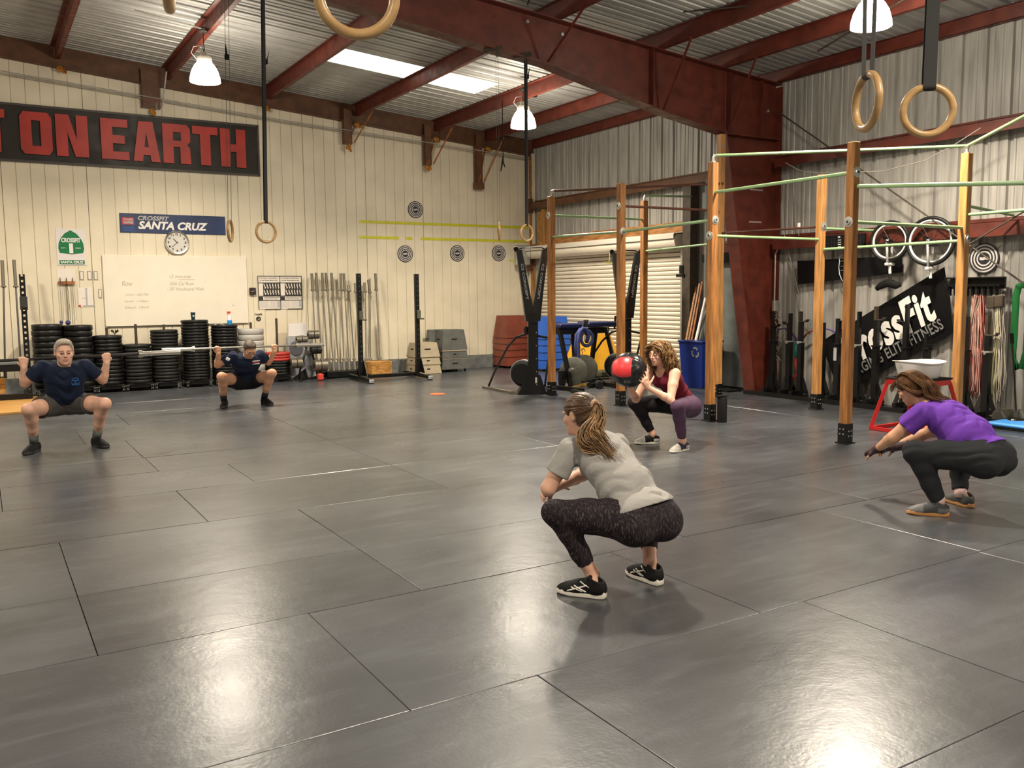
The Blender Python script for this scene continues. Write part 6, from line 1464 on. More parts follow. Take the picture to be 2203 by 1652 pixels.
for (c, r, L, m_, lab) in (((5.216, 15.500, 0.832), .078, .20, 'old_sleeve', 'steel dumbbell at the very top of the tree rack'), ((4.996, 15.500, 0.755), .060, .20, 'old_sleeve', 'smaller steel dumbbell on the upper left arm of the tree rack'), ((5.258, 15.500, 0.550), .072, .19, 'rubber2', 'black dumbbell under the barbell sleeve on the right of the tree rack'), ((4.878, 15.500, 0.331), .095, .21, 'old_sleeve', 'large steel dumbbell low on the left of the tree rack'), ((5.328, 15.500, 0.265), .110, .24, 'old_sleeve', 'largest steel dumbbell low on the right of the tree rack')):
    d = thing('dumbbell', (c[0], 15.52, c[2]-r), lab, 'dumbbell', 'round dumbbells on the tree rack')
    for q in (0, 1):
        k = MB(); a = Vector((c[0]-L/2+q*(L*.5+.004), 15.52, c[2])); e = a+Vector((L*.5-.008, .0, .012*0)); n_ = 4
        for j in range(n_): k.cyl(a+(e-a)*(j/n_), a+(e-a)*((j+.9)/n_), r*(1 if j % 2 == 0 else .985), n=22)
        B(k, 'weight_head', M[m_], d, S30)
    k = MB(); k.cyl((c[0]-L/2-.012, 15.52, c[2]), (c[0]+L/2+.012, 15.52, c[2]), r*.35, n=12); B(k, 'dumbbell_handle', M['rubber2'], d, S30)
wp = thing('plastic_chair', (5.1, 15.95, 0), 'pale grey moulded plastic seat shell leaning by the wall behind the dumbbells', 'plastic shell')
k = MB(); P = lambda px: px
k.prism([((4.873, 15.900, 0.555)[0], 15.9, .80), ((4.883, 15.900, 0.812)[0], 15.9, 1.00), ((4.919, 15.900, 0.853)[0], 15.9, 1.03), ((5.236, 15.900, 0.861)[0], 15.9, 1.04), ((5.243, 15.900, 0.540)[0], 15.9, .80)], (0, .05, 0)); B(k, 'upper_panel', M['tub'], wp)
k = MB(); k.prism([(4.86, 15.86, .12), (4.84, 15.86, .78), (5.12, 15.86, .82), (5.26, 15.86, .78), (5.34, 15.86, .40), (5.40, 15.86, .05), (5.22, 15.86, .02), (5.16, 15.86, .20), (5.02, 15.86, .10), (4.9, 15.86, .02)], (0, .12, 0)); B(k, 'lower_shell', M['grey_plastic'], wp)
k = MB(); k.lathe([(0, 0), (.13, 0), (.13, .01), (0, .01)], (4.99, 15.85, .58), (0, -1, 0), 20); k.lathe([(0, 0), (.10, 0), (.10, .01), (0, .01)], (5.05, 15.85, .32), (0, -1, 0), 20); B(k, 'recess_shade', mat('shell_shadow', (.12, .12, .14), .6), wp)  # flat dark discs: the shade inside the round hollows, put in as colour
k = MB(); k.bevbox((5.24, 15.80, .50), (.16, .08, .08), .01); k.bevbox((5.24, 15.80, .57), (.04, .05, .05), .01); B(k, 'clip_block', M['old_sleeve'], wp)
k = MB(); k.bevbox((5.28, 15.40, .065), (.10, .10, .11), .012); k.bevbox((5.28, 15.40, .125), (.03, .03, .02), .004); B(k, 'red_box', mat('red_plastic', (.55, .05, .03), .5), label='small red plastic box on the floor under the dumbbell tree', cat='box')

# ---- upright barbell holder with leaning barbells
t = thing('barbell_stand', (6.0, 15.85, 0), 'low black holder with rows of tubes for upright barbells', 'barbell stand')
k = MB(); k.bbox((5.45, 15.62, .02), (6.12, 15.66, .12)); k.bbox((5.45, 15.95, .02), (6.9, 15.99, .12)); k.bbox((5.45, 15.62, .02), (5.49, 15.99, .12)); k.bbox((6.08, 15.62, .02), (6.12, 15.99, .12)); k.bbox((5.50, 15.66, .10), (6.08, 15.95, .12)); B(k, 'stand_frame', M['black'], t)
BARS = [((5.376, 15.980, 1.954), (5.371, 15.950, 1.626), (5.351, 15.800, 0.375)), ((5.461, 15.980, 1.963), (5.457, 15.950, 1.626), (5.454, 15.800, 0.370)), ((5.578, 15.980, 1.963), (5.575, 15.950, 1.633), (5.562, 15.800, 0.365)), ((5.650, 15.980, 1.964), (5.656, 15.950, 1.624), (5.671, 15.800, 0.360)), ((5.760, 15.980, 1.964), (5.761, 15.950, 1.641), (5.776, 15.800, 0.355)),
        ((5.943, 15.980, 1.956), (5.931, 15.950, 1.622), (5.886, 15.800, 0.350)), ((6.004, 15.980, 1.956), (6.000, 15.950, 1.622), (5.988, 15.800, 0.345)), ((6.090, 15.980, 1.736), (6.089, 15.950, 1.612), (6.096, 15.800, 0.340)), ((6.227, 15.980, 1.771), (6.224, 15.950, 1.594), (6.208, 15.800, 0.335)), ((6.417, 15.980, 1.780), (6.418, 15.950, 1.592), (6.336, 15.800, 0.329)),
        ((6.495, 15.980, 1.833), (6.513, 15.950, 1.574), (6.427, 15.800, 0.325)), ((6.647, 15.980, 1.958), (6.645, 15.950, 1.626), (6.619, 15.800, 0.334))]
bl = ['first leaning barbell beside the framed charts', 'second leaning barbell from the framed charts', 'third leaning barbell from the framed charts', 'fourth leaning barbell from the framed charts', 'fifth leaning barbell, last before the gap', 'sixth leaning barbell, just after the gap', 'seventh leaning barbell, touching the sixth', 'short leaning barbell after the seventh', 'leaning barbell half hidden left of the squat stand upright', 'leaning barbell just right of the squat stand upright', 'leaning barbell with an angled top right of the squat stand', 'lone last leaning barbell nearest the beige boxes']
for i, (a, b, c_) in enumerate(BARS):
    a, b, c_ = Vector(a), Vector(b), Vector(c_)
    t = thing('barbell', (c_.x, c_.y, 0.13), bl[i], 'barbell', 'barbells leaning on the cream wall')
    k = MB(); k.cyl(b, c_, .0135, n=8); B(k, 'shaft', M['bar_steel'], t, S30)
    d = (b-a).normalized(); k = MB(); k.cyl(a, b, .025, n=12); k.cyl(b-d*.025, b, .036, n=12); B(k, 'sleeve', M['old_sleeve'], t, S30)
    d = (c_-b).normalized(); e = c_+d*((c_.z-.13)/abs(d.z)); k = MB(); k.cyl(c_, e, .025, n=12); k.cyl(c_, c_+d*.025, .038, n=12); B(k, 'sleeve', mat('grey_sleeve', (.30, .27, .23), .5, .5) if i == 0 else bpy.data.materials['grey_sleeve'], t, S30)
k = MB(); k.bevbox((6.52, 15.62, .16), (.42, .30, .24), .006); o = B(k, 'wooden_box', M['plywood']); tag(o, 'orange plywood box on the floor under the last leaning barbells', 'box')
# ---- squat stand pair
t = thing('squat_stand', (6.55, 14.9, 0), 'black double squat stand with two tall drilled uprights in front of the barbells', 'squat stand')
for fx, xy, topz in ((5.92, 14.95, (5.892, 14.950, 1.898)), (7.02, 14.95, (7.034, 14.950, 1.892))):
    ux = topz[0]
    bx = ux+.0
    k = MB(); k.bevbox((ux, 14.95, (topz[2]+.08)/2+.04), (.075, .075, topz[2]-.10), .004); B(k, 'upright', M['black'], t)
    for j in range(18): k = MB(); k.cyl((ux, 14.9125, .35+j*.09), (ux, 14.909, .35+j*.09), .010, n=8); B(k, 'adjustment_hole', M['fan_grey'], t)
    k = MB(); k.beam((ux-.02, 15.5, .05), (ux-.08, 14.30, .05), .07, .06); k.beam((ux-.08, 14.34, .05), (ux-.085, 14.24, .02), .07, .05); B(k, 'base_foot', M['black'], t)
    k = MB(); k.bevbox((ux-.085, 14.25, .045), (.085, .03, .06), .006); B(k, 'foot_cap', M['grey_plastic'], t)
    k = MB(); k.prism([(ux-.045, 14.90, .08), (ux-.045, 15.0, .08), (ux-.03, 15.0, .42), (ux-.03, 14.90, .42)], (.006, 0, 0)); k.prism([(ux+.040, 14.75, .08), (ux+.040, 15.15, .08), (ux+.040, 15.0, .36), (ux+.040, 14.90, .36)], (.006, 0, 0)); B(k, 'gusset', M['black'], t)
    k = MB(); k.bevbox((ux+.01, 14.90, topz[2]-.72), (.07, .06, .16), .008); k.bevbox((ux+.05, 14.87, topz[2]-.80), (.09, .07, .03), .006); B(k, 'bar_hook', M['fan_grey'], t)
k = MB(); k.beam((6.02, 14.95, .06), (7.05, 14.95, .06), .06, .06); B(k, 'cross_beam', M['black'], t)

# ---- plyometric boxes in tapering stacked sections
def plyo(name, cx, cy, w0, d0, secs, taper, m, label, rz_=0.0, handle=True, wheels=0.0, edge=None):
    t = thing(name, (cx, cy, 0), label, 'plyo box'); m3 = rotm(0, 0, rz_)
    z = wheels; H = sum(secs); w_, d_ = w0, d0
    for i, h in enumerate(secs):
        nw, nd = w_-taper*h*2, d_-taper*h*2
        k = MB(); k.frustum((cx, cy, z+.006), (w_, d_), (nw, nd), h-.010, rz_); o = B(k, 'box_section', M[m], t)
        if i < len(secs)-1 or edge:
            k = MB(); k.frustum((cx, cy, z+h-.012), (nw+.012, nd+.012), (nw+.010, nd+.010), .014, rz_) if i < len(secs)-1 else k.frustum((cx, cy, z+.0), (w_+.008, d_+.008), (w_+.008, d_+.008), .014, rz_); B(k, 'worn_edge', M[edge or m], o)
        if handle:
            for fx, fy, rr in ((0, -1, 0), (-1, 0, PI/2)):
                p = Vector((cx, cy, z+h*.55))+m3 @ Vector((fx*(w_+nw)/4, fy*(d_+nd)/4, 0)); k = MB(); k.bevbox(p, (.13 if h > .2 else .07, .02, .028), .008, rotm(0, 0, rz_+rr)); B(k, 'hand_slot', M['dark_gap'], o)
        z += h; w_, d_ = nw, nd
        w_ += .03; d_ += .03
    if wheels:
        for qx in (-1, 1):
            for qy in (-1, 1):
                p = Vector((cx, cy, .022))+m3 @ Vector((qx*w0*.4, qy*d0*.4, 0)); k = MB(); k.cyl(p+Vector((-.012, 0, 0)), p+Vector((.012, 0, 0)), .022, n=12); k.bbox(p+Vector((-.02, -.02, .015)), p+Vector((.02, .02, wheels-.022))); B(k, 'caster', M['black'], t)
    return t
plyo('plyo_box', 7.43, 15.55, .56, .50, [.18, .15, .28], .16, 'box_beige', 'beige tapered plyo box in three stacked sections', 0.0, edge='box_beige')
plyo('plyo_box', 8.08, 15.66, .60, .46, [.22, .15, .42], .12, 'box_grey', 'worn grey tapered plyo box on casters right of the beige one', .0, wheels=.05, edge='box_edge')
plyo('plyo_box', 7.93, 15.90, .52, .22, [.22, .15, .42], .10, 'box_grey', 'grey plyo box behind the worn grey one, against the wall', .0, wheels=.05)
plyo('plyo_box', 9.62, 15.75, .66, .58, [.19, .14, .13, .13, .46], .12, 'box_red', 'red-brown plyo box of many stacked sections in the corner', .0, handle=False, edge='box_red', wheels=.04)
plyo('plyo_box', 9.85, 14.72, .70, .60, [.18, .15, .14, .13, .44], .13, 'box_blue', 'bright blue plyo box of stacked sections behind the near ski machine', .0, handle=False, edge='box_blue', wheels=.04)
k = MB(); k.bevbox((9.85, 14.40, .95), (.16, .02, .035), .01); B(k, 'hand_slot', M['navy'], bpy.data.objects['plyo_box.004'])
yb = thing('plyo_box', (9.85, 13.2, 0), 'yellow plyo box with sketchy dark line drawing under the navy bench', 'plyo box')
k = MB(); k.frustum((9.85, 13.25, .10), (.75, .95), (.45, .50), .68, 0); B(k, 'box_section', M['box_yellow'], yb)
k = MB(); k.bevbox((9.85, 13.25, .06), (.80, 1.0, .07), .01); B(k, 'box_base', M['black_matt'], yb); k = MB(); k.bevbox((9.85, 13.25, .80), (.30, .30, .05), .01); B(k, 'box_top', M['box_edge'], yb)
k = MB(); rg = random.Random(4)
fn = lambda u, v: Vector((9.475+.15*(v), 12.78+.95*u+ .225*v*(1-2*u), .10+.68*v))-Vector((.006, 0, 0))
for q in ([(.30, .30), (.38, .42), (.36, .52), (.45, .60)], [(.38, .42), (.48, .38), (.52, .30)], [(.55, .45), (.62, .55), (.60, .66)], [(.25, .55), (.33, .62), (.42, .60)], [(.70, .25), (.66, .38), (.72, .50)]): k.tube([fn(*p_) for p_ in q], .006, 5)
B(k, 'line_drawing', M['navy'], yb)
k = MB(); k.lathe([(0, 0), (.115, 0), (.12, .002), (.12, .005), (0, .005)], (6.03, 12.14, .0), (0, 0, 1), 32); B(k, 'floor_marker', M['orange_dot'], label='flat orange rubber disc lying on the floor', cat='floor marker')

# ---------------------------------------------------------------- timber pull-up rig
def post(x, y, h, label, m='wood', flanges=(), cap=True, w_=.092):
    t = thing('rig_post', (x, y, 0), label, 'post', 'timber posts of the pull-up rig')
    k = MB(); k.bevbox((x, y, .13+(h-.13)/2), (w_, w_, h-.13), .006); B(k, 'timber', M[m], t)
    k = MB(); k.bevbox((x, y, .105), (w_+.014, w_+.014, .20), .004); k.bevbox((x, y, .006), (w_+.05, w_+.05, .010), .002); bt = B(k, 'post_boot', M['black'], t)
    for q in range(4):
        for a in (0, 1):
            dx, dy = (-.02+.04*(q % 2), -(w_/2+.009)) if a == 0 else (-(w_/2+.009), -.02+.04*(q % 2))
            k = MB(); k.cyl((x+dx, y+dy, .08+.05*(q//2)+.02*a), (x+dx+(0 if a == 0 else -.004), y+dy+(-.004 if a == 0 else 0), .08+.05*(q//2)+.02*a), .008, n=8); B(k, 'boot_bolt', M['galv'], bt)
    for z, nx, ny in flanges:
        c = Vector((x+nx*w_/2, y+ny*w_/2, z)); n_ = Vector((nx, ny, 0))
        k = MB(); k.lathe([(0, 0), (.052, 0), (.052, .005), (.030, .008), (.028, .018), (.013, .019), (.013, .012), (0, .012)], c, n_, 20); fl = B(k, 'pipe_flange', M['galv'], t, S30)
        k = MB(); k.lathe([(0, 0), (.014, 0), (.014, .003), (0, .003)], c+n_*.013, n_, 10); B(k, 'flange_bore', M['dark_gap'], fl)
    return t
ZL, ZM, ZH = 2.20, 2.40, 2.70
post(7.40, 10.99, 2.975, 'timber rig post at the left, standing beside the near ski machine', flanges=((2.70, -1, 0),))
post(7.47, 9.41, 2.995, 'timber rig post just left of the medicine ball', flanges=((2.70, -1, 0), (2.36, 0, -1)))
post(9.20, 11.0, 2.995, 'timber rig post rising directly behind the curly haired person', flanges=())
post(7.45, 7.67, 3.045, 'timber rig post in the middle, immediately right of the maroon top person', flanges=((2.38, 0, -1), (2.20, -1, 0)))
post(9.31, 7.64, 3.015, 'orange lit timber rig post in front of the squat stands', 'wood_light', flanges=((2.36, 0, -1),))  # paler, more orange fir colour than most of the posts
post(7.46, 5.75, 2.995, 'nearest timber rig post, left of the red stool', flanges=((2.70, 0, -1), (2.22, -1, 0)))
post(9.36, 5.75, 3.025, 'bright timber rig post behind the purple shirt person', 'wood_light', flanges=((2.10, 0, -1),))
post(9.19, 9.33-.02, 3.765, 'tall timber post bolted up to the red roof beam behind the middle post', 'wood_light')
for dx in (-.02, .02):
    k = MB(); k.cyl((9.19+dx, 9.264, 3.60), (9.19+dx, 9.256, 3.60), .014, n=10); B(k, 'bolt_head', M['galv'], bpy.data.objects['rig_post.007'])
def pipe(a, b, label, m='green_pipe', r=.017, e0=None, e1=None):
    """e0 / e1: height of a post top the pipe rises from through an elbow"""
    a, b = Vector(a), Vector(b); mid = (a+b)/2
    t = thing('rig_pipe', mid, label, 'pipe', 'pull-up pipes of the rig'); k = MB(); k.cyl(a, b, r, n=12); B(k, 'pipe_tube', M[m], t, S30)
    for p, e, o in ((a, e0, b), (b, e1, a)):
        d = (o-p).normalized()
        if e is not None:
            k = MB(); k.tube([(p.x, p.y, e), (p.x, p.y, p.z-.03), p+d*.012+Vector((0, 0, -.008)), p+d*.045], [.017, .019, .024, .022], 10); k.cyl((p.x, p.y, e), (p.x, p.y, e+.014), .030, n=12); B(k, 'elbow_fitting', M['galv'], t, S30)
    return t
A_, B_, C_, D_, E_, F_, G_, T_ = (7.40, 10.99), (7.47, 9.41), (9.20, 11.0), (7.45, 7.67), (9.31, 7.64), (7.46, 5.75), (9.36, 5.75), (9.19, 9.31)
H_ = .048
pipe((A_[0], A_[1], 3.055), (T_[0], T_[1]-.06, 3.075), 'brown overhead pipe running from the left post top to the tall timber post', 'brown_pipe', e0=2.975)
pipe((C_[0], C_[1], 3.075), (10.200, 10.991, 3.108), 'dull green pipe from the post top behind to the dark door post', 'green_pipe', e0=2.995)
pipe((A_[0]+H_, A_[1], 2.70), (C_[0]-H_, C_[1], 2.70), 'green pipe between the two farthest posts, high rung')
pipe((B_[0]+H_, B_[1], 2.70), (T_[0]-H_, T_[1]+.03, 2.70), 'brown pipe from the post beside the ball to the tall timber post, high rung', 'brown_pipe')
pipe((A_[0], A_[1]-H_, 2.38), (B_[0], B_[1]+H_, 2.36), 'green pipe between the left post and the post beside the ball, low rung')
pipe((B_[0], B_[1]-H_-.018, 2.36), (D_[0], D_[1]+H_, 2.38), 'green pipe between the post beside the ball and the middle post', r=.019)
pipe((C_[0], C_[1]-H_, 2.20), (T_[0], T_[1]+H_, 2.24), 'green pipe behind, over the roll-up door\'s right end')
pipe((D_[0]+H_, D_[1], 2.20), (E_[0]-H_, E_[1], 2.20), 'pale green low pipe crossing in front of the red column')
pipe((T_[0], T_[1]-H_, 2.38), (E_[0], E_[1]+H_, 2.36), 'thin brown pipe with a white tag in front of the red column', 'brown_pipe', r=.014)
pipe((D_[0], D_[1], 3.125), (G_[0], G_[1], 3.105), 'long light green top pipe from the middle post to the bright right post', e0=3.045)
pipe((G_[0], G_[1], 3.105), (7.55, 3.75, 3.12), 'light green top pipe leaving the right post towards the picture edge', e0=3.025)
pipe((D_[0], D_[1]-H_, 2.70), (F_[0], F_[1]+H_, 2.70), 'green high pipe between the middle post and the nearest post', r=.019)
pipe((F_[0], F_[1]-H_-.018, 2.56), (7.460, 4.034, 2.413), 'green high pipe from the nearest post out of the picture on the right', r=.020)
pipe((E_[0]+H_, E_[1], 2.34), (10.150, 7.459, 2.323), 'short green pipe from the orange lit post to the steel wall')
pipe((F_[0]+H_, F_[1], 2.22), (G_[0]-H_, G_[1], 2.22), 'pale green pipe crossing in front of the two unicycles, upper one', r=.018)
pipe((E_[0], E_[1]-H_-.018, 2.07), (G_[0], G_[1]+H_, 2.08), 'pale green pipe crossing in front of the two unicycles, lower one', r=.018)
pipe((G_[0], G_[1]-H_, 2.36), (G_[0], 3.9, 2.36), 'light green pipe leaving the bright right post, level with the girt', r=.018)
pipe((G_[0]+H_, G_[1], 2.46), (10.150, 5.653, 2.379), 'dull green pipe from the bright right post to the steel wall')
k = MB(); k.bevbox((9.439, 8.100, 2.412), (.03, .03, .07), .004); B(k, 'paper_tag', M['paper'], label='small white tag wrapped on the thin brown pipe', cat='tag')

# ---------------------------------------------------------------- gymnastic rings on straps
def ring(c, nrm, lean, top, label, sm='strap', sw=.036, R=.1, rr=.0155, strands=2, gap=.020, group='wooden gymnastic rings', buckle=None, tw=1.0):
    c = Vector(c); n_ = Vector(nrm).normalized(); xh = Vector((0, 0, 1)).cross(n_).normalized(); up = (Vector((0, 0, 1))+lean*xh if isinstance(lean, float) else Vector((0, 0, 1))).normalized()
    xh = up.cross(n_).normalized()
    t = thing('gymnastic_ring', c-Vector((0, 0, R)), label, 'gymnastic ring', group)
    k = MB(); k.tube([c+(xh*math.cos(a)+up*math.sin(a))*R for a in [2*PI*i/56 for i in range(56)]], rr, 16, closed=True); B(k, 'wooden_ring', M['ring_wood'], t, True)
    tp = Vector(top); a = c+up*(R)
    def strip(p, q, wd):
        d = (q-p).normalized(); s_ = xh*wd/2; nn = n_*.0012
        k.add([p-s_-nn, p+s_-nn, q+s_-nn, q-s_-nn, p-s_+nn, p+s_+nn, q+s_+nn, q-s_+nn], [(0, 1, 2, 3), (7, 6, 5, 4), (0, 4, 5, 1), (1, 5, 6, 2), (2, 6, 7, 3), (3, 7, 4, 0)])
    for q in (-1, 1):
        k = MB(); strip(a+n_*q*(rr+.001)+up*.0, tp+n_*q*gap, sw); B(k, 'strap', M[sm], t)
    k = MB(); arc = [a+(n_*math.cos(w_)-up*math.sin(w_))*(rr+.002) for w_ in [PI*i/10 for i in range(11)]]
    for i in range(10): strip(arc[i], arc[i+1], sw)
    B(k, 'strap_loop', M[sm], t)
    if buckle:
        k = MB(); p = a+(tp-a)*buckle; k.bevbox(p+xh*-.02, (.045, .03, .055), .006); k.tube([p+xh*-.03, p+xh*-.05+Vector((0, 0, .06)), p+xh*-.065+Vector((0, 0, .12))], [.012, .010, .002], 6, flat=.3); B(k, 'strap_buckle', M['black_matt'], t)
    return t
VD = Vector((_f.x, _f.y, 0)).normalized(); VR = Vector((VD.y, -VD.x, 0))
R1, R2 = Vector((3.055, 2.300, 2.289)), Vector((3.451, 2.300, 2.293))
ring(R1, (VR*.99+VD*.05), 0.0, (R1.x, R1.y, 4.7), 'wooden gymnastic ring turned nearly edge-on, left one of the near pair at upper right', 'strap_grey', .034, .103, .0155, gap=.045)
ring(R2, (VD*.97+VR*.2), 0.0, (R2.x+.03, R2.y, 4.7), 'wooden gymnastic ring facing the camera, right one of the near pair at upper right', 'strap', .050, .0975, .0155, gap=.006)
R3 = Vector((0.948, 2.360, 2.369)); ring(R3, (VD*.97-VR*.2), 0.0, (R3.x, R3.y, 4.9), 'large looking wooden ring cut by the top edge of the picture', 'strap', .036, .103, .0155)
R4 = Vector((0.528, 2.750, 2.480)); ring(R4, (VR*.95+VD*.3), 0.0, (R4.x, R4.y, 5.0), 'wooden ring of which only the bottom tip shows at the top edge', 'strap', .036, .1, .0155)
R5, R6 = Vector((2.285, 9.320, 2.218)), Vector((2.656, 9.320, 2.217))
ring(R5, (VR*.99+VD*.09), 0.0, (2.349, 9.320, 4.655), 'distant wooden ring turned sideways beside the end of the navy sign', 'strap_grey', .012, .105, .015, gap=.02, buckle=.70)
ring(R6, (VD*.80-VR*.6), 0.0, (2.715, 9.320, 4.670), 'distant wooden ring on a thick black strap, right of the navy sign', 'strap', .034, .105, .015, gap=.014, buckle=.70)
R7, R8 = Vector((5.508, 9.320, 2.301)), Vector((5.911, 9.320, 2.295))
ring(R7, (VR*.99+VD*.08), 0.0, (5.506, 9.320, 4.390), 'farthest wooden ring, seen exactly edge-on over the yellow tape', 'strap_grey', .012, .098, .013, gap=.014)
ring(R8, (VD*.75-VR*.66), 0.0, (5.914, 9.320, 4.387), 'farthest wooden ring hanging at the cream wall\'s corner over the yellow tape', 'strap', .028, .098, .013, gap=.016, buckle=.9)
k = MB()
for px in ((5.495, 9.300, 4.438), (5.902, 9.300, 4.425)): k.beam((px[0]-.10, 9.42, px[2]), (px[0]+.04, 9.25, px[2]+.02), .05, .05); k.tube([(px[0], 9.30, px[2]), (px[0]+.015, 9.30, px[2]-.04), (px[0], 9.30, px[2]-.08), (px[0]-.015, 9.30, px[2]-.04), (px[0], 9.30, px[2])], .008, 6)
tag(B(k, 'ring_brackets', M['dark_steel'], STEEL), kind='stuff')
p = (5.549, 9.300, 3.109); k = MB(); k.tube([(p[0], 9.28, p[2]+.75), (p[0]+.005, 9.28, p[2]+.1), (p[0], 9.28, p[2]+.04), (p[0]-.03, 9.28, p[2]-.09)], [.008, .010, .022, .012], 6, flat=.4); k.tube([(p[0], 9.28, p[2]+.04), (p[0]+.03, 9.28, p[2]-.04)], [.014, .010], 6, flat=.4)
tag(mesh_obj('loose_strap', k.v, k.f, M['black_matt'], None, True), 'loose black strap tail hanging with a knotted end by the far rings', 'strap')

# ---------------------------------------------------------------- ski machines, navy bench, exercise bike
def ski(bx, by, face, label):
    """upright rowing tower: tapered twin arms over a central column with a flywheel cage at its foot"""
    t = thing('ski_machine', (bx, by, 0), label, 'ski machine', 'black ski machines', rz=face)
    W = False
    k = MB(); k.bevbox((0, 0, .76), (.15, .17, .98), .01); B(k, 'column', M['black'], t, world=W)
    for s in (-1, 1):
        k = MB(); a = Vector((s*.035, 0, 1.12)); b = Vector((s*.20, .02, 2.20)); d = (b-a).normalized()
        vs = []
        for p, w_, dd in ((a, .075, .085), (a*.6+b*.4, .060, .075), (b, .045, .055)): vs += [p+Vector((x*w_, y*dd, 0)) for x, y in ((-1, -1), (1, -1), (1, 1), (-1, 1))]
        k.add(vs, [(3, 2, 1, 0), (8, 9, 10, 11)]+[(q*4+i, q*4+(i+1) % 4, q*4+4+(i+1) % 4, q*4+4+i) for q in (0, 1) for i in range(4)]); B(k, 'arm', M['black'], t, world=W)
        vs, fs = text_mesh('C2 CONCEPT 2', .05, .001, 0, .0008); k = MB(); nn = 0
        A = np.array(vs); A = A-A.min(0); A[:, 0] *= .62/A[:, 0].max(); A[:, 1] *= .036/A[:, 1].max()
        o_ = np.array(a*.22+b*.78)+np.array((-.018, -.075, .03)); dv = -np.array(d); uv = nv(np.cross(dv, V3(0, 1, 0)))
        uv = -uv if uv[0] < 0 else uv
        mesh_obj('arm_lettering', o_+A[:, :1]*dv+A[:, 1:2]*uv*1+A[:, 2:3]*V3(0, -1, 0), fs, M['silver_text'], t, world=False)
        k = MB(); k.lathe([(0, -.02), (.035, -.02), (.040, 0), (.035, .02), (0, .02)], b+Vector((s*.045, -.02, .015)), (0, 1, 0), 14); B(k, 'pulley', M['black_matt'], t, S30, world=W)
        k = MB(); k.cyl(b+Vector((s*.08, -.03, .01)), b+Vector((s*.095, -.05, -.16)), .004, n=6); B(k, 'pull_cord', M['tape'], t, world=W)
        k = MB(); k.beam(b+Vector((s*.07, -.06, -.17)), b+Vector((s*.16, -.05, -.155)), .022, .022); B(k, 'pull_handle', M['tape'], t, world=W)
    k = MB(); k.tube([(-.21, .02, 2.21), (-.14, -.02, 2.235), (.14, -.02, 2.235), (.21, .02, 2.21)], .009, 8); k.cyl((0, -.03, 1.2), (-.03, -.03, 2.22), .003, n=5); B(k, 'top_bar', M['black'], t, True, world=W)
    k = MB(); k.lathe([(0, -.09), (.16, -.09), (.20, -.06), (.21, 0), (.20, .06), (.16, .09), (0, .09)], (-.13, .10, .31), (.55, 1, 0), 32); B(k, 'flywheel_cage', M['black_matt'], t, S30, world=W)
    k = MB(); k.ring((-.15, .06, .31), .200, .216, (.55, 1, 0), .07, 40); B(k, 'cage_rim', M['grey_plastic'], t, world=W)
    k = MB(); k.prism([(-.26, -.12, 0), (.20, -.12, 0), (.10, -.12, .30), (-.07, -.12, .30)], (0, .24, 0)); B(k, 'foot_housing', M['black'], t, world=W)
    k = MB(); k.tube([(-.05, -.05, .95), (-.25, .0, .88), (-.36, .25, .72), (-.55, .75, .25), (-.62, .92, .04)], .018, 8); B(k, 'stay_tube', M['black'], t, True, world=W)
    k = MB(); k.tube([(.05, -.05, .90), (.25, .0, .86), (.30, .15, .78), (.30, .6, .3), (.30, .85, .03)], .018, 8); B(k, 'stay_tube', M['black'], t, True, world=W)
    k = MB(); k.beam((-.70, 1.0, .015), (-.22, -.08, .015), .06, .028); B(k, 'base_rail', M['old_sleeve'], t, world=W)
    k = MB(); k.beam((.30, .9, .015), (.22, -.08, .015), .06, .028); B(k, 'base_rail', M['black'], t, world=W)
    k = MB(); k.bevbox((.02, -.092, 1.10), (.10, .03, .04), .006); k.bevbox((-.10, .0, .98), (.06, .10, .12), .02); tag(B(k, 'monitor_arm', M['black_matt'], t, world=W), kind='stuff')
    k = MB(); k.bevbox((.035, -.125, .22), (.03, .006, .09), .002); B(k, 'rating_label', M['silver_text'], t, world=W)
    for q in range(5):
        k = MB(); z = .15+q*.2; k.cyl((.045, -.088 if z > .3 else -.123, z), (.045, -.094 if z > .3 else -.128, z), .008, n=8); B(k, 'bolt', M['galv'], t, world=W)
    return t
ski(7.27, 11.32, -.45, 'black ski machine with V-shaped arms nearest the left rig post')
ski(9.28, 11.55, -.45, 'black ski machine half hidden behind the posts near the curly haired person')
# navy padded bench on trestle legs
t = thing('padded_bench', (8.75, 11.9, 0), 'high navy padded bench on splayed black steel legs in front of the yellow box', 'bench')
la, lb = Vector((8.176, 12.000, 1.036)), Vector((9.318, 12.000, 1.029))
zb = (la.z+lb.z)/2-.03
bx0, bx1 = la.x-.05, lb.x
k = MB(); k.bevbox((bx0+.28, 12.0, zb), (.56, .36, .075), .02); B(k, 'pad', M['pad_navy'], t)
k = MB(); k.bevbox(((bx0+.58+bx1)/2, 12.0, zb+.01), (bx1-bx0-.58, .36, .085), .02); B(k, 'pad', M['pad_navy'], t)
k = MB(); k.bbox((bx0+.05, 11.9, zb-.14), (bx1-.12, 12.1, zb-.045)); B(k, 'rail', M['black'], t)
def hb(px0, py0, y0_, px1, py1, y1_): pass
for a, b in (((8.163, 11.900, 0.977), (8.181, 11.600, -0.021)), ((8.914, 11.900, 0.956), (8.925, 12.100, 0.015)), ((9.121, 11.900, 0.950), (9.257, 11.700, -0.020)), ((8.576, 12.100, 0.905), (8.826, 12.400, 0.257))):
    b = Vector(b); b.z = max(.03, b.z); k = MB(); k.beam(a, b, .06, .06); B(k, 'leg', M['black'], t)
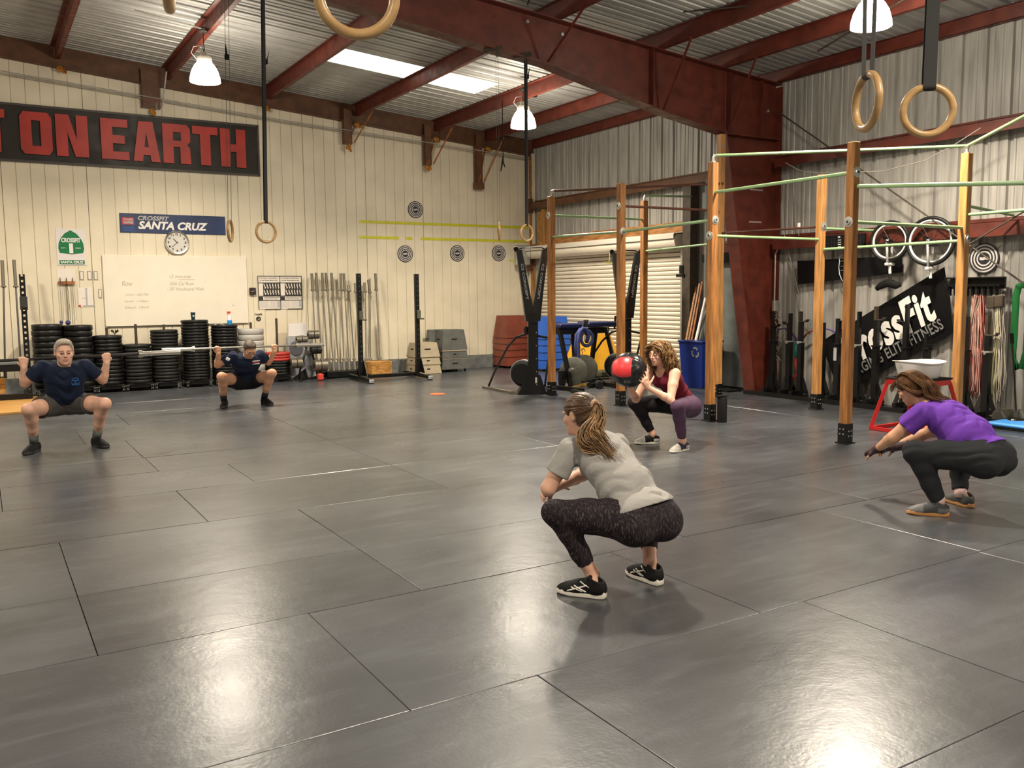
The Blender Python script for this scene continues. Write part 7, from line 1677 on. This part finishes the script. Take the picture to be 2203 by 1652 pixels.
for a, b in (((7.873, 11.656, 0.040), (7.941, 10.935, 0.040)), ((8.796, 11.511, 0.040), (8.801, 10.969, 0.040)), ((7.828, 11.048, 0.030), (7.758, 10.707, 0.030))):
    k = MB(); k.beam(a, b, .07, .06); B(k, 'base_bar', M['black'], t)
k = MB(); p = Vector((9.389, 12.000, 1.044)); k.cyl(p-Vector((0, 0, .12)), p+Vector((.02, 0, .10)), .018, n=8); k.beam(p-Vector((.15, 0, .12)), p+Vector((.2, 0, -.12)), .02, .02); B(k, 'grip', M['black_matt'], t)
# blue rope coiled over a pair of dark pegs
t = thing('climbing_rope', (8.7, 11.85, .5), 'thick blue rope looped over dark pegs in front of the bench', 'rope')
P = lambda p: Vector(p)
k = MB(); k.tube([P((8.440, 11.700, 0.285)), P((8.412, 11.700, 0.479)), P((8.404, 11.700, 0.747)), P((8.432, 11.700, 0.899)), P((8.498, 11.700, 0.966)), P((8.574, 11.700, 0.948)), P((8.612, 11.700, 0.855)), P((8.588, 11.720, 0.717))], .030, 9); B(k, 'rope_strand', M['rope_blue'], t, True)
k = MB(); k.tube([P((8.401, 11.750, 0.438)), P((8.383, 11.750, 0.669)), P((8.402, 11.750, 0.860)), P((8.478, 11.750, 0.950)), P((8.572, 11.750, 0.916)), P((8.620, 11.750, 0.814))], .026, 9); B(k, 'rope_strand', M['rope_blue'], t, True)
c = Vector((8.629, 11.750, 0.791)); k = MB(); k.tube([c+Vector((.115*math.cos(a), .02, .125*math.sin(a))) for a in [2*PI*i/24 for i in range(24)]], .028, 8, closed=True); B(k, 'rope_coil', M['rope_blue'], t, True)
k = MB(); k.tube([c+Vector((.06*math.cos(a), .0, .065*math.sin(a))) for a in [2*PI*i/24 for i in range(24)]], .016, 8, closed=True); B(k, 'rope_coil', M['cream_rope'], t, True)
k = MB(); p = P((8.407, 11.680, 0.266)); k.bevbox(p, (.13, .09, .12), .03); B(k, 'rope_knot', M['rope_blue'], t, True)
k = MB(); k.cyl((8.552, 11.800, 0.930), (8.609, 11.800, 1.098), .022, n=8); k.cyl((8.599, 11.800, 0.914), (8.666, 11.800, 1.097), .022, n=8); B(k, 'peg', M['black'], t)
# air bike fan discs on the floor
t = thing('exercise_bike', (8.62, 11.7, 0), 'air bike with big grey fan discs and a crank, under the blue rope', 'exercise bike')
for c_, r_, nm in ((Vector((8.273, 11.650, 0.237)), .235, 'near'), (Vector((8.698, 11.950, 0.191)), .235, 'far')):
    c_.z = max(c_.z, .27); k = MB(); k.lathe([(0, .03), (.10, .03), (r_*.9, .015), (r_, 0), (r_, -.03), (r_*.9, -.04), (0, -.04)], c_, (-.75, -.65, 0), 32); B(k, 'fan_disc', M['fan_grey'], t, S30)
c_ = Vector((8.112, 11.500, 0.317)); k = MB(); k.beam(c_, Vector((8.187, 11.400, 0.365)), .03, .03); k.cyl(c_+Vector((-.05, -.05, 0)), c_+Vector((.02, .02, 0)), .028, n=10); B(k, 'crank', M['chrome'], t)
k = MB(); k.bevbox((8.077, 11.700, 0.176), (.12, .10, .28), .03); B(k, 'pedal_block', M['black_matt'], t)
k = MB(); k.beam((8.45, 11.45, .05), (8.95, 11.9, .05), .10, .05); k.cyl((8.638, 11.481, 0.060), (8.494, 11.226, 0.060), .06, n=14); k.tube([(8.219, 11.342, 0.120), (8.888, 11.760, 0.100), (8.742, 11.441, 0.080)], .02, 6); B(k, 'base', M['black_matt'], t)
k = MB(); k.bevbox((9.573, 12.529, 0.100), (.35, .25, .12), .03); B(k, 'dark_bundle', mat('olive_bag', (.05, .045, .02), .8), label='dark olive bag lying on the floor by the roll-up door', cat='bag')

# ---------------------------------------------------------------- recycling bin with planks and pipes
bl_, br_ = (10.034, 11.042, 0.010), (10.230, 10.617, 0.010)
bx, by = 9.96, ((9.740, 10.850, 0.696)[1]+(9.740, 10.121, 0.728)[1])/2
t = thing('recycling_bin', (bx, by, 0), 'dark blue recycling bin with a white three-arrow symbol', 'bin')
k = MB(); k.frustum((bx, by, .005), (.34, .44), (.44, .54), .74); k.bevbox((bx, by, .75), (.48, .58, .03), .01); B(k, 'bin_body', M['bin_blue'], t)
# recycling mark on the face towards the room (-x)
cx0 = Vector((bx-.215, (9.750, 10.379, 0.590)[1], .58)); k = MB()
slope = Vector((-.05, 0, .74)).normalized(); yd = Vector((0, -1, 0))
for q in range(3):
    a0 = PI/2+q*2*PI/3
    pt = lambda a, r: cx0+yd*(math.cos(a)*r)+slope*(math.sin(a)*r)
    k2 = MB()
    arc = [(a0-.62, .085), (a0-.25, .092), (a0, .092), (a0+.25, .092), (a0+.62, .085)]
    for w0, w1 in zip(arc[:-1], arc[1:]): k2.add([pt(w0[0], w0[1]), pt(w1[0], w1[1]), pt(w1[0], w1[1]-.030), pt(w0[0], w0[1]-.030)], [(0, 1, 2, 3), (3, 2, 1, 0)])
    k2.add([pt(a0-.62, .105), pt(a0-.62, .035), pt(a0-.98, .070)], [(0, 1, 2), (2, 1, 0)])
    B(k2, 'recycling_arrow', M['silver_text'], t)
STK = [((9.950, 10.804, 0.782), (10.300, 10.961, 1.626), .030, 'header_wood', 'pale brown board leaning in the blue bin, leftmost'), ((9.980, 10.770, 0.782), (10.310, 10.895, 1.679), .026, 'wood', 'brown board leaning in the blue bin, second from the left'), ((10.000, 10.726, 0.783), (10.320, 10.841, 1.709), .026, 'rust', 'reddish board leaning in the blue bin, third from the left'),
       ((9.920, 10.543, 0.793), (10.250, 10.666, 1.502), .045, 'tub', 'white plastic pipe leaning in the blue bin'), ((9.950, 10.489, 0.794), (10.280, 10.672, 1.334), .024, 'drywall', 'thin grey pipe leaning in the blue bin, rightmost')]
for a, b, w_, m_, lab in STK:
    a, b = Vector(a), Vector(b); d = (a-b).normalized(); e = a+d*.30
    k = MB(); (k.cyl(e, b, w_/2, n=10) if m_ in ('tub', 'drywall') else k.beam(e, b, w_, .022)); o = B(k, 'leaning_board' if m_ not in ('tub', 'drywall') else 'leaning_pipe', M[m_]); tag(o, lab, 'board' if m_ not in ('tub', 'drywall') else 'pipe')

# ---------------------------------------------------------------- squat stands along the steel wall
k = MB(); k.bbox((9.86, 6.75, 0), (9.94, 9.45, .055)); k.bbox((9.86, 5.55, 0), (9.94, 6.70, .055)); B(k, 'stand_rail', M['black'], label='low black steel rail on the floor in front of the squat stands', cat='rail')
SD = [(9.12, 1.02, 1.24, 'black squat stand against the red column, first in the row'), (8.81, 1.06, 1.22, 'black squat stand, second in the row from the red column'), (8.60, 1.10, 1.25, 'black squat stand, third in the row, left of the orange lit post'), (8.22, 1.0, 1.1, 'black squat stand hidden behind the orange lit post'),
      (7.96, 1.12, 1.16, 'black squat stand just left of the nearest rig post'), (7.64, 1.07, 1.26, 'black squat stand just right of the nearest rig post'), (7.36, 1.15, 1.33, 'black squat stand in front of the banner\'s letter o'), (6.93, 1.13, 1.36, 'black squat stand in front of the big letter s'), (6.63, .85, 1.0, 'shorter black squat stand behind the white tub'),
      (6.13, .98, 1.22, 'black squat stand right of the bright post, in front of blue cords'), (5.86, 1.0, 1.24, 'black squat stand between the pink and yellow cords')]
for i, (y, hk, tp, lab) in enumerate(SD):
    x = 10.12; t = thing('squat_stand', (x, y, 0), lab, 'squat stand', 'row of single squat stands')
    k = MB(); k.bevbox((x, y, .42), (.075, .075, .78), .004); B(k, 'outer_tube', M['black'], t)
    k = MB(); k.bevbox((x, y, (.8+hk)/2), (.058, .058, hk-.80+.01), .003); B(k, 'inner_tube', M['black'], t)
    sg = 1 if i % 2 else -1
    k = MB(); k.bevbox((x-.0, y-sg*.012, (hk+tp)/2), (.06, .035, tp-hk), .003); k.bevbox((x, y+sg*.04, hk+.005), (.07, .12, .016), .004); k.beam((x, y+sg*.095, hk+.01), (x, y+sg*.115, hk+.035), .07, .012); B(k, 'bar_cradle', M['dark_steel'] if i in (2, 6, 10) else M['black'], t)
    k = MB(); k.bevbox((x, y, .81), (.095, .095, .02), .003); k.cyl((x-.07, y, .79), (x-.04, y, .79), .012, n=8); B(k, 'pin_collar', M['galv'] if i in (1, 2, 5, 10) else M['black_matt'], t)
    k = MB(); k.beam((x, y-.135, .03), (x, y+.135, .03), .06, .05); k.beam((x-.20, y, .085), (x+.14, y, .085), .05, .05); B(k, 'base_bar', M['black'], t)
    for s in (-1, 1):
        k = MB(); k.beam((x, y+s*.13, .06), (x, y+s*.035, .30), .055, .012, (1, 0, 0)); B(k, 'gusset', M['dark_bar'] if s > 0 else M['black'], t)
k = MB(); k.bevbox((10.075, 7.97, .67), (.004, .05, .18), .001); B(k, 'stand_label', M['silver_text'], bpy.data.objects['squat_stand.005'] if 'squat_stand.005' in bpy.data.objects else None)
# big tilted banner
XB = 10.30
c0_, c1_, c2_, c3_ = [Vector(p) for p in ((10.300, 8.399, 0.816), (10.300, 8.053, 0.078), (10.300, 6.399, 1.010), (10.300, 6.557, 1.826))]
t = thing('wall_banner', (XB, c1_.y, c1_.z), 'large tilted black banner reading CrossFit Forging Elite Fitness behind the stands', 'banner')
k = MB(); n = 24; vs = []
for i in range(n+1):
    for j in range(9):
        a = c1_+(c2_-c1_)*(i/n); b = c0_+(c3_-c0_)*(i/n); p = a+(b-a)*(j/8); vs.append(p+Vector((.008*math.sin(i*.9+j*.5)*math.sin(j*PI/8), 0, 0)))
k.add(vs, [(i*9+j, i*9+j+1, (i+1)*9+j+1, (i+1)*9+j) for i in range(n) for j in range(8)]); B(k, 'banner_cloth', M['black_cloth'], t, True)
b0_, b1_ = Vector((10.280, 7.812, 0.341)), Vector((10.280, 6.514, 1.059)); xd = (b1_-b0_).normalized(); yd_ = Vector((-1, 0, 0)).cross(xd).normalized()
yd_ = yd_ if yd_.z > 0 else -yd_
text_on('lettering', 'FORGING ELITE FITNESS', b0_-xd*.07, xd, yd_, .1, mat('grey_letters', (.20, .20, .20), .5), t, .0015, spacing=1.1, fit=((b1_-b0_).length+.08, .145), lift=-.014 if False else .012)
r0_, r1_ = Vector((10.280, 7.698, 0.573)), Vector((10.280, 6.578, 1.190)); xd2 = (r1_-r0_).normalized(); yd2 = Vector((-1, 0, 0)).cross(xd2); yd2 = yd2 if yd2.z > 0 else -yd2
L_ = (r1_-r0_).length
text_on('lettering', 'CrossFit', r0_-xd2*L_*.19, xd2, yd2, .1, M['white'], t, .0035, .18, spacing=1.08, fit=(L_*1.19, .46), lift=.012)
# narrow black banner with a crest
q0, q1, q2, q3 = [Vector(p) for p in ((10.300, 8.834, 1.636), (10.300, 7.139, 1.770), (10.300, 7.148, 1.988), (10.300, 8.857, 1.979))]
t = thing('wall_banner', (XB, (q0.y+q1.y)/2, q0.z), 'narrow plain black banner with a white outlined crest behind the posts', 'banner')
k = MB(); k.prism([q0, q1, q2, q3], (.008, 0, 0)); B(k, 'banner_cloth', M['black_cloth'], t)
cc_ = Vector((10.290, 7.999, 1.849)); k = MB(); Pq = lambda a, b: cc_+Vector((-.004, -a, b))
for s in (-1, 1): k.tube([Pq(s*.05, .19), Pq(s*.115, .16), Pq(s*.105, .10), Pq(s*.115, .02), Pq(s*.10, -.08), Pq(s*.06, -.16), Pq(0, -.20)], .008, 5, flat=.4)
B(k, 'crest_outline', M['white'], t)
k = MB(); [k.beam(Pq(-.08, h), Pq(.08, h), .004, .018, (1, 0, 0)) for h in (.10, .03, -.03)]; B(k, 'crest_bars', M['silver_text'], t)
# dead wall timer on the girt
a, b = Vector((10.190, 8.283, 2.301)), Vector((10.190, 7.622, 2.108)); ym = (a.y+b.y)/2
t = thing('wall_timer', (10.19, ym, b.z), 'long black digital wall timer, switched off, on the lower girt', 'timer')
k = MB(); k.bevbox((10.18, ym, (a.z+b.z)/2), (.05, abs(a.y-b.y), a.z-b.z), .005); B(k, 'timer_case', M['black_matt'], t)
for j in range(6):
    yy = a.y+(b.y-a.y)*(.10+.15*j+(.04 if j > 2 else 0)); k = MB(); zc = (a.z+b.z)/2; zz = (a.z-b.z)*.30
    for (u0, v0, u1, v1) in ((-1, 1, 1, 1), (-1, 0, 1, 0), (-1, -1, 1, -1), (-1, -1, -1, 1), (1, -1, 1, 1)): k.beam((10.153, yy+u0*.020, zc+v0*zz), (10.153, yy+u1*.020, zc+v1*zz), .004, .006, (1, 0, 0))
    B(k, 'dead_digit', mat('dead_segment', (.03, .028, .028), .5) if j == 0 else bpy.data.materials['dead_segment'], t)
yy = a.y+(b.y-a.y)*.40; k = MB(); k.bevbox((10.152, yy, a.z-.03), (.004, .035, .025), .001); [k.bevbox((10.152, yy-.01, a.z-.07-.03*q), (.004, .05, .012), .001) for q in range(4)]; B(k, 'white_label', M['white'], t)
# unicycles hung on the wall
def unicycle(c, r, tilt, seat, lab):
    c = Vector(c); t = thing('unicycle', (c.x, c.y, c.z-r), lab, 'unicycle', 'unicycles hung on the steel wall')
    n_ = Vector((1, tilt, 0)).normalized(); yd = Vector((0, 0, 1)).cross(n_)
    P = lambda a, b, d=0: c+yd*a+Vector((0, 0, b))+n_*d
    k = MB(); k.tube([P(r*math.cos(a), r*math.sin(a)) for a in [2*PI*i/48 for i in range(48)]], .024, 10, closed=True); B(k, 'tyre', M['rubber2'], t, True)
    k = MB(); k.tube([P((r-.030)*math.cos(a), (r-.030)*math.sin(a)) for a in [2*PI*i/48 for i in range(48)]], .014, 6, closed=True, flat=1.3); B(k, 'rim', M['white'], t, True)
    k = MB()
    for i in range(18):
        a = 2*PI*i/18; k.cyl(P((r-.035)*math.cos(a), (r-.035)*math.sin(a)), P(.02*math.cos(a+.9), .02*math.sin(a+.9), .03*(-1)**i), .0022, n=4)
    tag(B(k, 'spokes', M['dark_bar'], t), kind='stuff')
    k = MB(); k.cyl(P(0, 0, -.06), P(0, 0, .06), .022, n=12); B(k, 'hub', M['black'], t, S30)
    for s in (-1, 1):
        k = MB(); k.tube([P(0, .02, s*.065), P(0, -.05, s*.065), P(-.01, -r-.04, s*.055)], .016, 8, flat=1); B(k, 'fork_leg', M['white'], t, True)
        k = MB(); k.beam(P(0, 0, s*.085), P(s*.10, .06*s, s*.085), .02, .02); k.bevbox(P(s*.10, .06*s, s*.13), (.09, .08, .025), .006); B(k, 'pedal', M['black'], t)
    k = MB(); k.bevbox(P(-.01, -r-.05), (.16, .05, .04), .01); k.cyl(P(-.01, -r-.05), P(-.02, -r-.17), .018, n=10); B(k, 'fork_crown', M['white'], t, S30)
    if seat:
        k = MB(); k.cyl(P(-.02, -r-.17), P(-.03, -r-.27), .014, n=10); B(k, 'seat_post', M['dark_bar'], t, S30)
        k = MB(); k.tube([P(.16, -r-.37), P(.10, -r-.325), P(.02, -r-.29), P(-.05, -r-.30), P(-.11, -r-.325), P(-.17, -r-.315)], [.018, .030, .034, .034, .030, .015], 10, flat=1.6); B(k, 'saddle', M['black_matt'], t, True)
unicycle((10.120, 7.211, 2.170), .245, .15, True, 'smaller unicycle hung wheel up, its saddle showing above the banner')
unicycle((10.120, 6.642, 2.139), .285, .15, False, 'larger unicycle hung beside the bright rig post')
p = (10.385, 6.110, 1.911); target((10.39, p[1], p[2]), (-1, 0, 0), .185, 'black and white ringed target on the ribbed steel wall')
# cord rack with bundles of jump ropes
a, b = Vector((10.280, 6.357, 1.688)), Vector((10.280, 5.778, 1.488)); 
t = thing('rope_rack', (10.28, (a.y+b.y)/2, b.z), 'black wall rack with a row of hooks over the hanging cords', 'rack')
k = MB(); k.bbox((10.27, b.y, b.z+.06), (10.30, a.y+.1, a.z)); k.bbox((10.15, b.y, a.z-.015), (10.30, a.y+.1, a.z)); k.bbox((10.14, b.y, b.z+.09), (10.155, a.y+.1, b.z+.115)); B(k, 'rack_plate', M['black'], t)
for j in range(9):
    yy = b.y+.04+(a.y-b.y)*j/8; k = MB(); k.tube([(10.27, yy, b.z+.10), (10.17, yy, b.z+.08), (10.12, yy, b.z+.07), (10.11, yy, b.z+.12)], .008, 6); k.bbox((10.16, yy-.012, b.z-.02), (10.20, yy+.012, b.z+.10)); B(k, 'hook', M['black_matt'], t)
k = MB(); k.bevbox((10.17, (10.170, 5.875, 1.391)[1], (10.170, 5.875, 1.391)[2]), (.05, .10, .15), .01); k.bevbox((10.17, (10.170, 5.777, 1.392)[1], (10.170, 5.777, 1.402)[2]), (.05, .10, .14), .01); B(k, 'handle_bundle', M['dark_steel'], t)
def bundle(y0_, y1_, z0_, z1_, mats_, n, lab, seed, xx=10.20):
    rg = random.Random(seed); t = thing('jump_rope_bundle', (xx, (y0_+y1_)/2, z1_), lab, 'jump ropes', 'bundles of jump ropes on the rack')
    for mi_, m_ in enumerate(mats_):
        k = MB()
        for i in range(n):
            yt = y0_+(y1_-y0_)*rg.uniform(.25, .75); yb_ = y0_+(y1_-y0_)*rg.random(); zb_2 = z1_+rg.uniform(0, .12)*(z0_-z1_); ph = rg.uniform(0, 6); x_ = xx+rg.uniform(-.03, .05)
            pts = [(x_+.008*math.sin(ph+j), yt+(yb_-yt)*(j/7)**.6+.010*math.sin(ph+j*1.4), z0_+(zb_2-z0_)*j/7) for j in range(8)]
            yb2 = yb_+rg.uniform(.02, .05)*(1 if rg.random() < .5 else -1)
            pts += [(x_, (yb_+yb2)/2, zb_2-.02)]+[(x_+.01, yb2+(yt+.02-yb2)*(1-(1-j/7)**.6)+.008*math.sin(ph+j*2), zb_2+(z0_-zb_2)*j/7) for j in range(1, 8)]
            k.tube(pts, .0055, 4, caps=False)
        tag(B(k, 'cords', M[m_], t, True), kind='stuff')
pz0, pz1 = (10.200, 6.088, 1.479), (10.200, 6.031, 0.231)
bundle((10.200, 6.159, 0.886)[1], (10.200, 5.953, 0.895)[1], pz0[2], pz1[2], ('pink_rope', 'pink_rope', 'cream_rope', 'red_rope'), 9, 'bundle of pink and red jump ropes hanging from the wall rack', 3)
bundle((10.200, 5.892, 0.898)[1], (10.200, 5.700, 0.906)[1], pz0[2], pz1[2], ('cream_rope', 'yellow_rope', 'cream_rope', 'wire_grey'), 9, 'bundle of cream and pale yellow jump ropes hanging from the wall rack', 5)
k = MB(); y_ = (10.200, 6.247, 0.882)[1]
for q in range(5): k.tube([(10.22, y_+.012*q, 1.70), (10.22, y_+.01*q+.01, 1.2), (10.22, y_+.014*q, .9)], .006, 5)
t = thing('jump_rope_bundle', (10.22, y_, .9), 'few bluish cords hanging just right of the bright rig post', 'jump ropes', 'bundles of jump ropes on the rack'); tag(B(k, 'cords', mat('pale_blue_cord', (.25, .33, .55), .6), t, True), kind='stuff')
def band(pts, w_, m_, lab, th=.006, closed=False):
    k = MB(); P_ = [Vector(p) for p in pts]; n = len(P_)
    k.tube(P_, w_/2, 8, closed=closed, flat=th/w_*2 if False else .35); return tag(mesh_obj('resistance_band', k.v, k.f, M[m_], None, True), lab, 'resistance band', 'resistance bands')
X = 10.20
g0 = (10.200, 5.558, 1.593); gz = (10.200, 5.541, 0.619)
band([(10.2, g0[1]+.05, gz[2]+.25), (10.2, g0[1]+.045, g0[2]-.12), (10.2, g0[1]+.02, g0[2]-.02), (10.2, g0[1]-.04, g0[2]), (10.2, g0[1]-.09, g0[2]-.03), (10.2, g0[1]-.11, g0[2]-.2), (10.2, g0[1]-.10, gz[2]+.2), (10.2, g0[1]-.06, gz[2]+.02), (10.2, g0[1]-.01, gz[2])], .085, 'green_band', 'thick green resistance band hanging at the right edge of the picture', closed=True)
band([(10.250, 9.142, 0.975), (10.250, 9.001, 0.986), (10.250, 8.886, 0.928), (10.250, 8.806, 0.849), (10.250, 8.769, 0.768)], .05, 'purple_band', 'purple band arched between the first squat stands')
band([(10.250, 8.670, 0.854), (10.250, 8.613, 0.924), (10.250, 8.540, 0.960), (10.250, 8.474, 0.982)], .05, 'orange_band', 'rust red band arched left of the orange lit post')
band([(10.250, 8.369, 0.978), (10.250, 8.289, 1.007), (10.250, 8.193, 0.990), (10.250, 8.098, 0.954)], .05, 'purple_band', 'purple band arched right of the orange lit post')
band([(10.270, 8.821, 0.800), (10.270, 8.817, 0.663), (10.270, 8.823, 0.573)], .06, 'teal_band', 'teal band hanging behind the third squat stand')
band([(10.270, 8.822, 0.546), (10.270, 8.802, 0.437), (10.270, 8.765, 0.357), (10.270, 8.839, 0.241)], .06, 'red_rope', 'bright red band hanging below the teal one')
# red steel stool with a white tub
sx, sy = 8.75, 5.82
t = thing('plyo_stool', (sx, sy, 0), 'red steel framed jump stool with a dark top, behind the purple shirt person', 'stool')
top_ = [(sx+a*.22, sy+b*.22, .545) for a, b in ((-1, -1), (1, -1), (1, 1), (-1, 1))]; bot_ = [(sx+a*.335, sy+b*.335, .022) for a, b in ((-1, -1), (1, -1), (1, 1), (-1, 1))]
for i in range(4):
    k = MB(); k.beam(bot_[i], top_[i], .035, .035); B(k, 'leg', M['stool_red'], t)
    k = MB(); k.beam(bot_[i], bot_[(i+1) % 4], .035, .035); B(k, 'base_bar', M['stool_red'], t)
    k = MB(); k.beam(top_[i], top_[(i+1) % 4], .035, .06); B(k, 'top_bar', M['stool_red'], t)
k = MB(); k.bevbox((sx, sy, .583), (.49, .49, .02), .004); B(k, 'stool_top', M['black_matt'], t)
t = thing('plastic_tub', (sx, sy, .593), 'white oval plastic tub standing on the red stool', 'tub')
def oval(rx, ry, z, n=40): return [(sx+.0+rx*abs(math.cos(a))**.7*math.copysign(1, math.cos(a)), sy+ry*abs(math.sin(a))**.7*math.copysign(1, math.sin(a)), .594+z+(.010*math.cos(2*a+.6) if z > .15 else 0)) for a in [2*PI*i/n for i in range(n)]]
k = MB(); L_ = [oval(.155, .185, 0), oval(.17, .20, .02), oval(.20, .235, .165), oval(.222, .257, .168), oval(.222, .257, .178), oval(.196, .23, .174), oval(.165, .195, .03)]
vs = [p for l in L_ for p in l]; n = 40; fs = [tuple(range(n-1, -1, -1)), tuple(range(6*n, 7*n))]
for r in range(6): fs += [(r*n+i, r*n+(i+1) % n, (r+1)*n+(i+1) % n, (r+1)*n+i) for i in range(n)]
k.add(vs, fs); B(k, 'tub_shell', M['tub'], t, S30)
text_on('tub_mark', 'VS', (sx-.197, sy+.13, .70), (0, -1, 0), (-.2, 0, 1), .05, M['silver_text'], t, 0, fit=(.06, .05), lift=.006)
# floor clutter at the right: hexagon dumbbells, mace and balance pad
def hexd(x, y, z, r, L, rz_, lab, m='fan_grey'):
    d = Vector((math.cos(rz_), math.sin(rz_), 0)); c = Vector((x, y, z+r)); t = thing('hex_dumbbell', (x, y, z), lab, 'dumbbell', 'hexagonal dumbbells by the wall')
    for s in (-1, 1): k = MB(); k.cyl(c+d*s*L*.5, c+d*s*L*.22, r, n=6); k.cyl(c+d*s*L*.55, c+d*s*L*.5, r*.8, r, n=6); B(k, 'weight_head', M[m], t)
    k = MB(); k.cyl(c-d*L*.22, c+d*L*.22, .016, n=10); B(k, 'dumbbell_handle', M['chrome'], t, S30)
hexd(10.05, 5.60, 0, .085, .26, 0.1, 'grey hexagonal dumbbell beside the last squat stand'); hexd(10.15, 5.38, .0, .095, .28, -.2, 'larger grey hexagonal dumbbell by the thin pole'); hexd(9.98, 5.42, 0, .045, .2, .3, 'small shiny dumbbell behind the blue pad', 'galv'); hexd(10.22, 5.15, .0, .095, .28, .2, 'dark hexagonal dumbbell at the right picture edge', 'rubber2')
t = thing('mace_bar', (10.1, 5.28, .0), 'thin black pole with a thick upper grip standing among the dumbbells', 'pole')
k = MB(); a, b = Vector((10.020, 5.533, 1.042)), Vector((9.950, 5.402, 0.168)); k.cyl(a+(b-a)*.12, b, .009, n=8); B(k, 'pole_shaft', M['black'], t); k = MB(); k.cyl(a, a+(b-a)*.13, .020, n=10); B(k, 'pole_grip', M['black_matt'], t)
k = MB(); k.lathe([(0, 0), (.10, 0), (.11, .05), (.06, .09), (0, .09)], (b.x, b.y, 0), (0, 0, 1), 16); B(k, 'pole_base', M['black'], t, S30)
t = thing('balance_pad', (9.78, 5.30, 0), 'sky blue balance pad with a black underside at the right edge', 'balance pad')
k = MB(); k.bevbox((9.78, 5.22, .015), (.38, .60, .03), .008); B(k, 'pad_base', M['black_matt'], t); k = MB(); k.bevbox((9.78, 5.22, .05), (.40, .62, .04), .015); B(k, 'pad_top', M['blue_pad'], t)
# small canister at the foot of the middle post
t = thing('foam_roller', (7.566, 7.592, 0.000), 'short black cylinder standing at the foot of the middle rig post', 'roller')
p = (7.489, 7.507, 0.000); k = MB(); k.lathe([(0, .0), (.055, 0), (.058, .01), (.058, .28), (.052, .30), (0, .30)], p, (0, 0, 1), 20); B(k, 'roller_body', M['black_matt'], t, S30)
k = MB(); k.bevbox((p[0], p[1], .315), (.17, .05, .02), .006); B(k, 'roller_handle', M['black_matt'], t)
k = MB(); k.bevbox((7.300, 3.885, 0.255), (.03, .08, .7), .004) if False else None
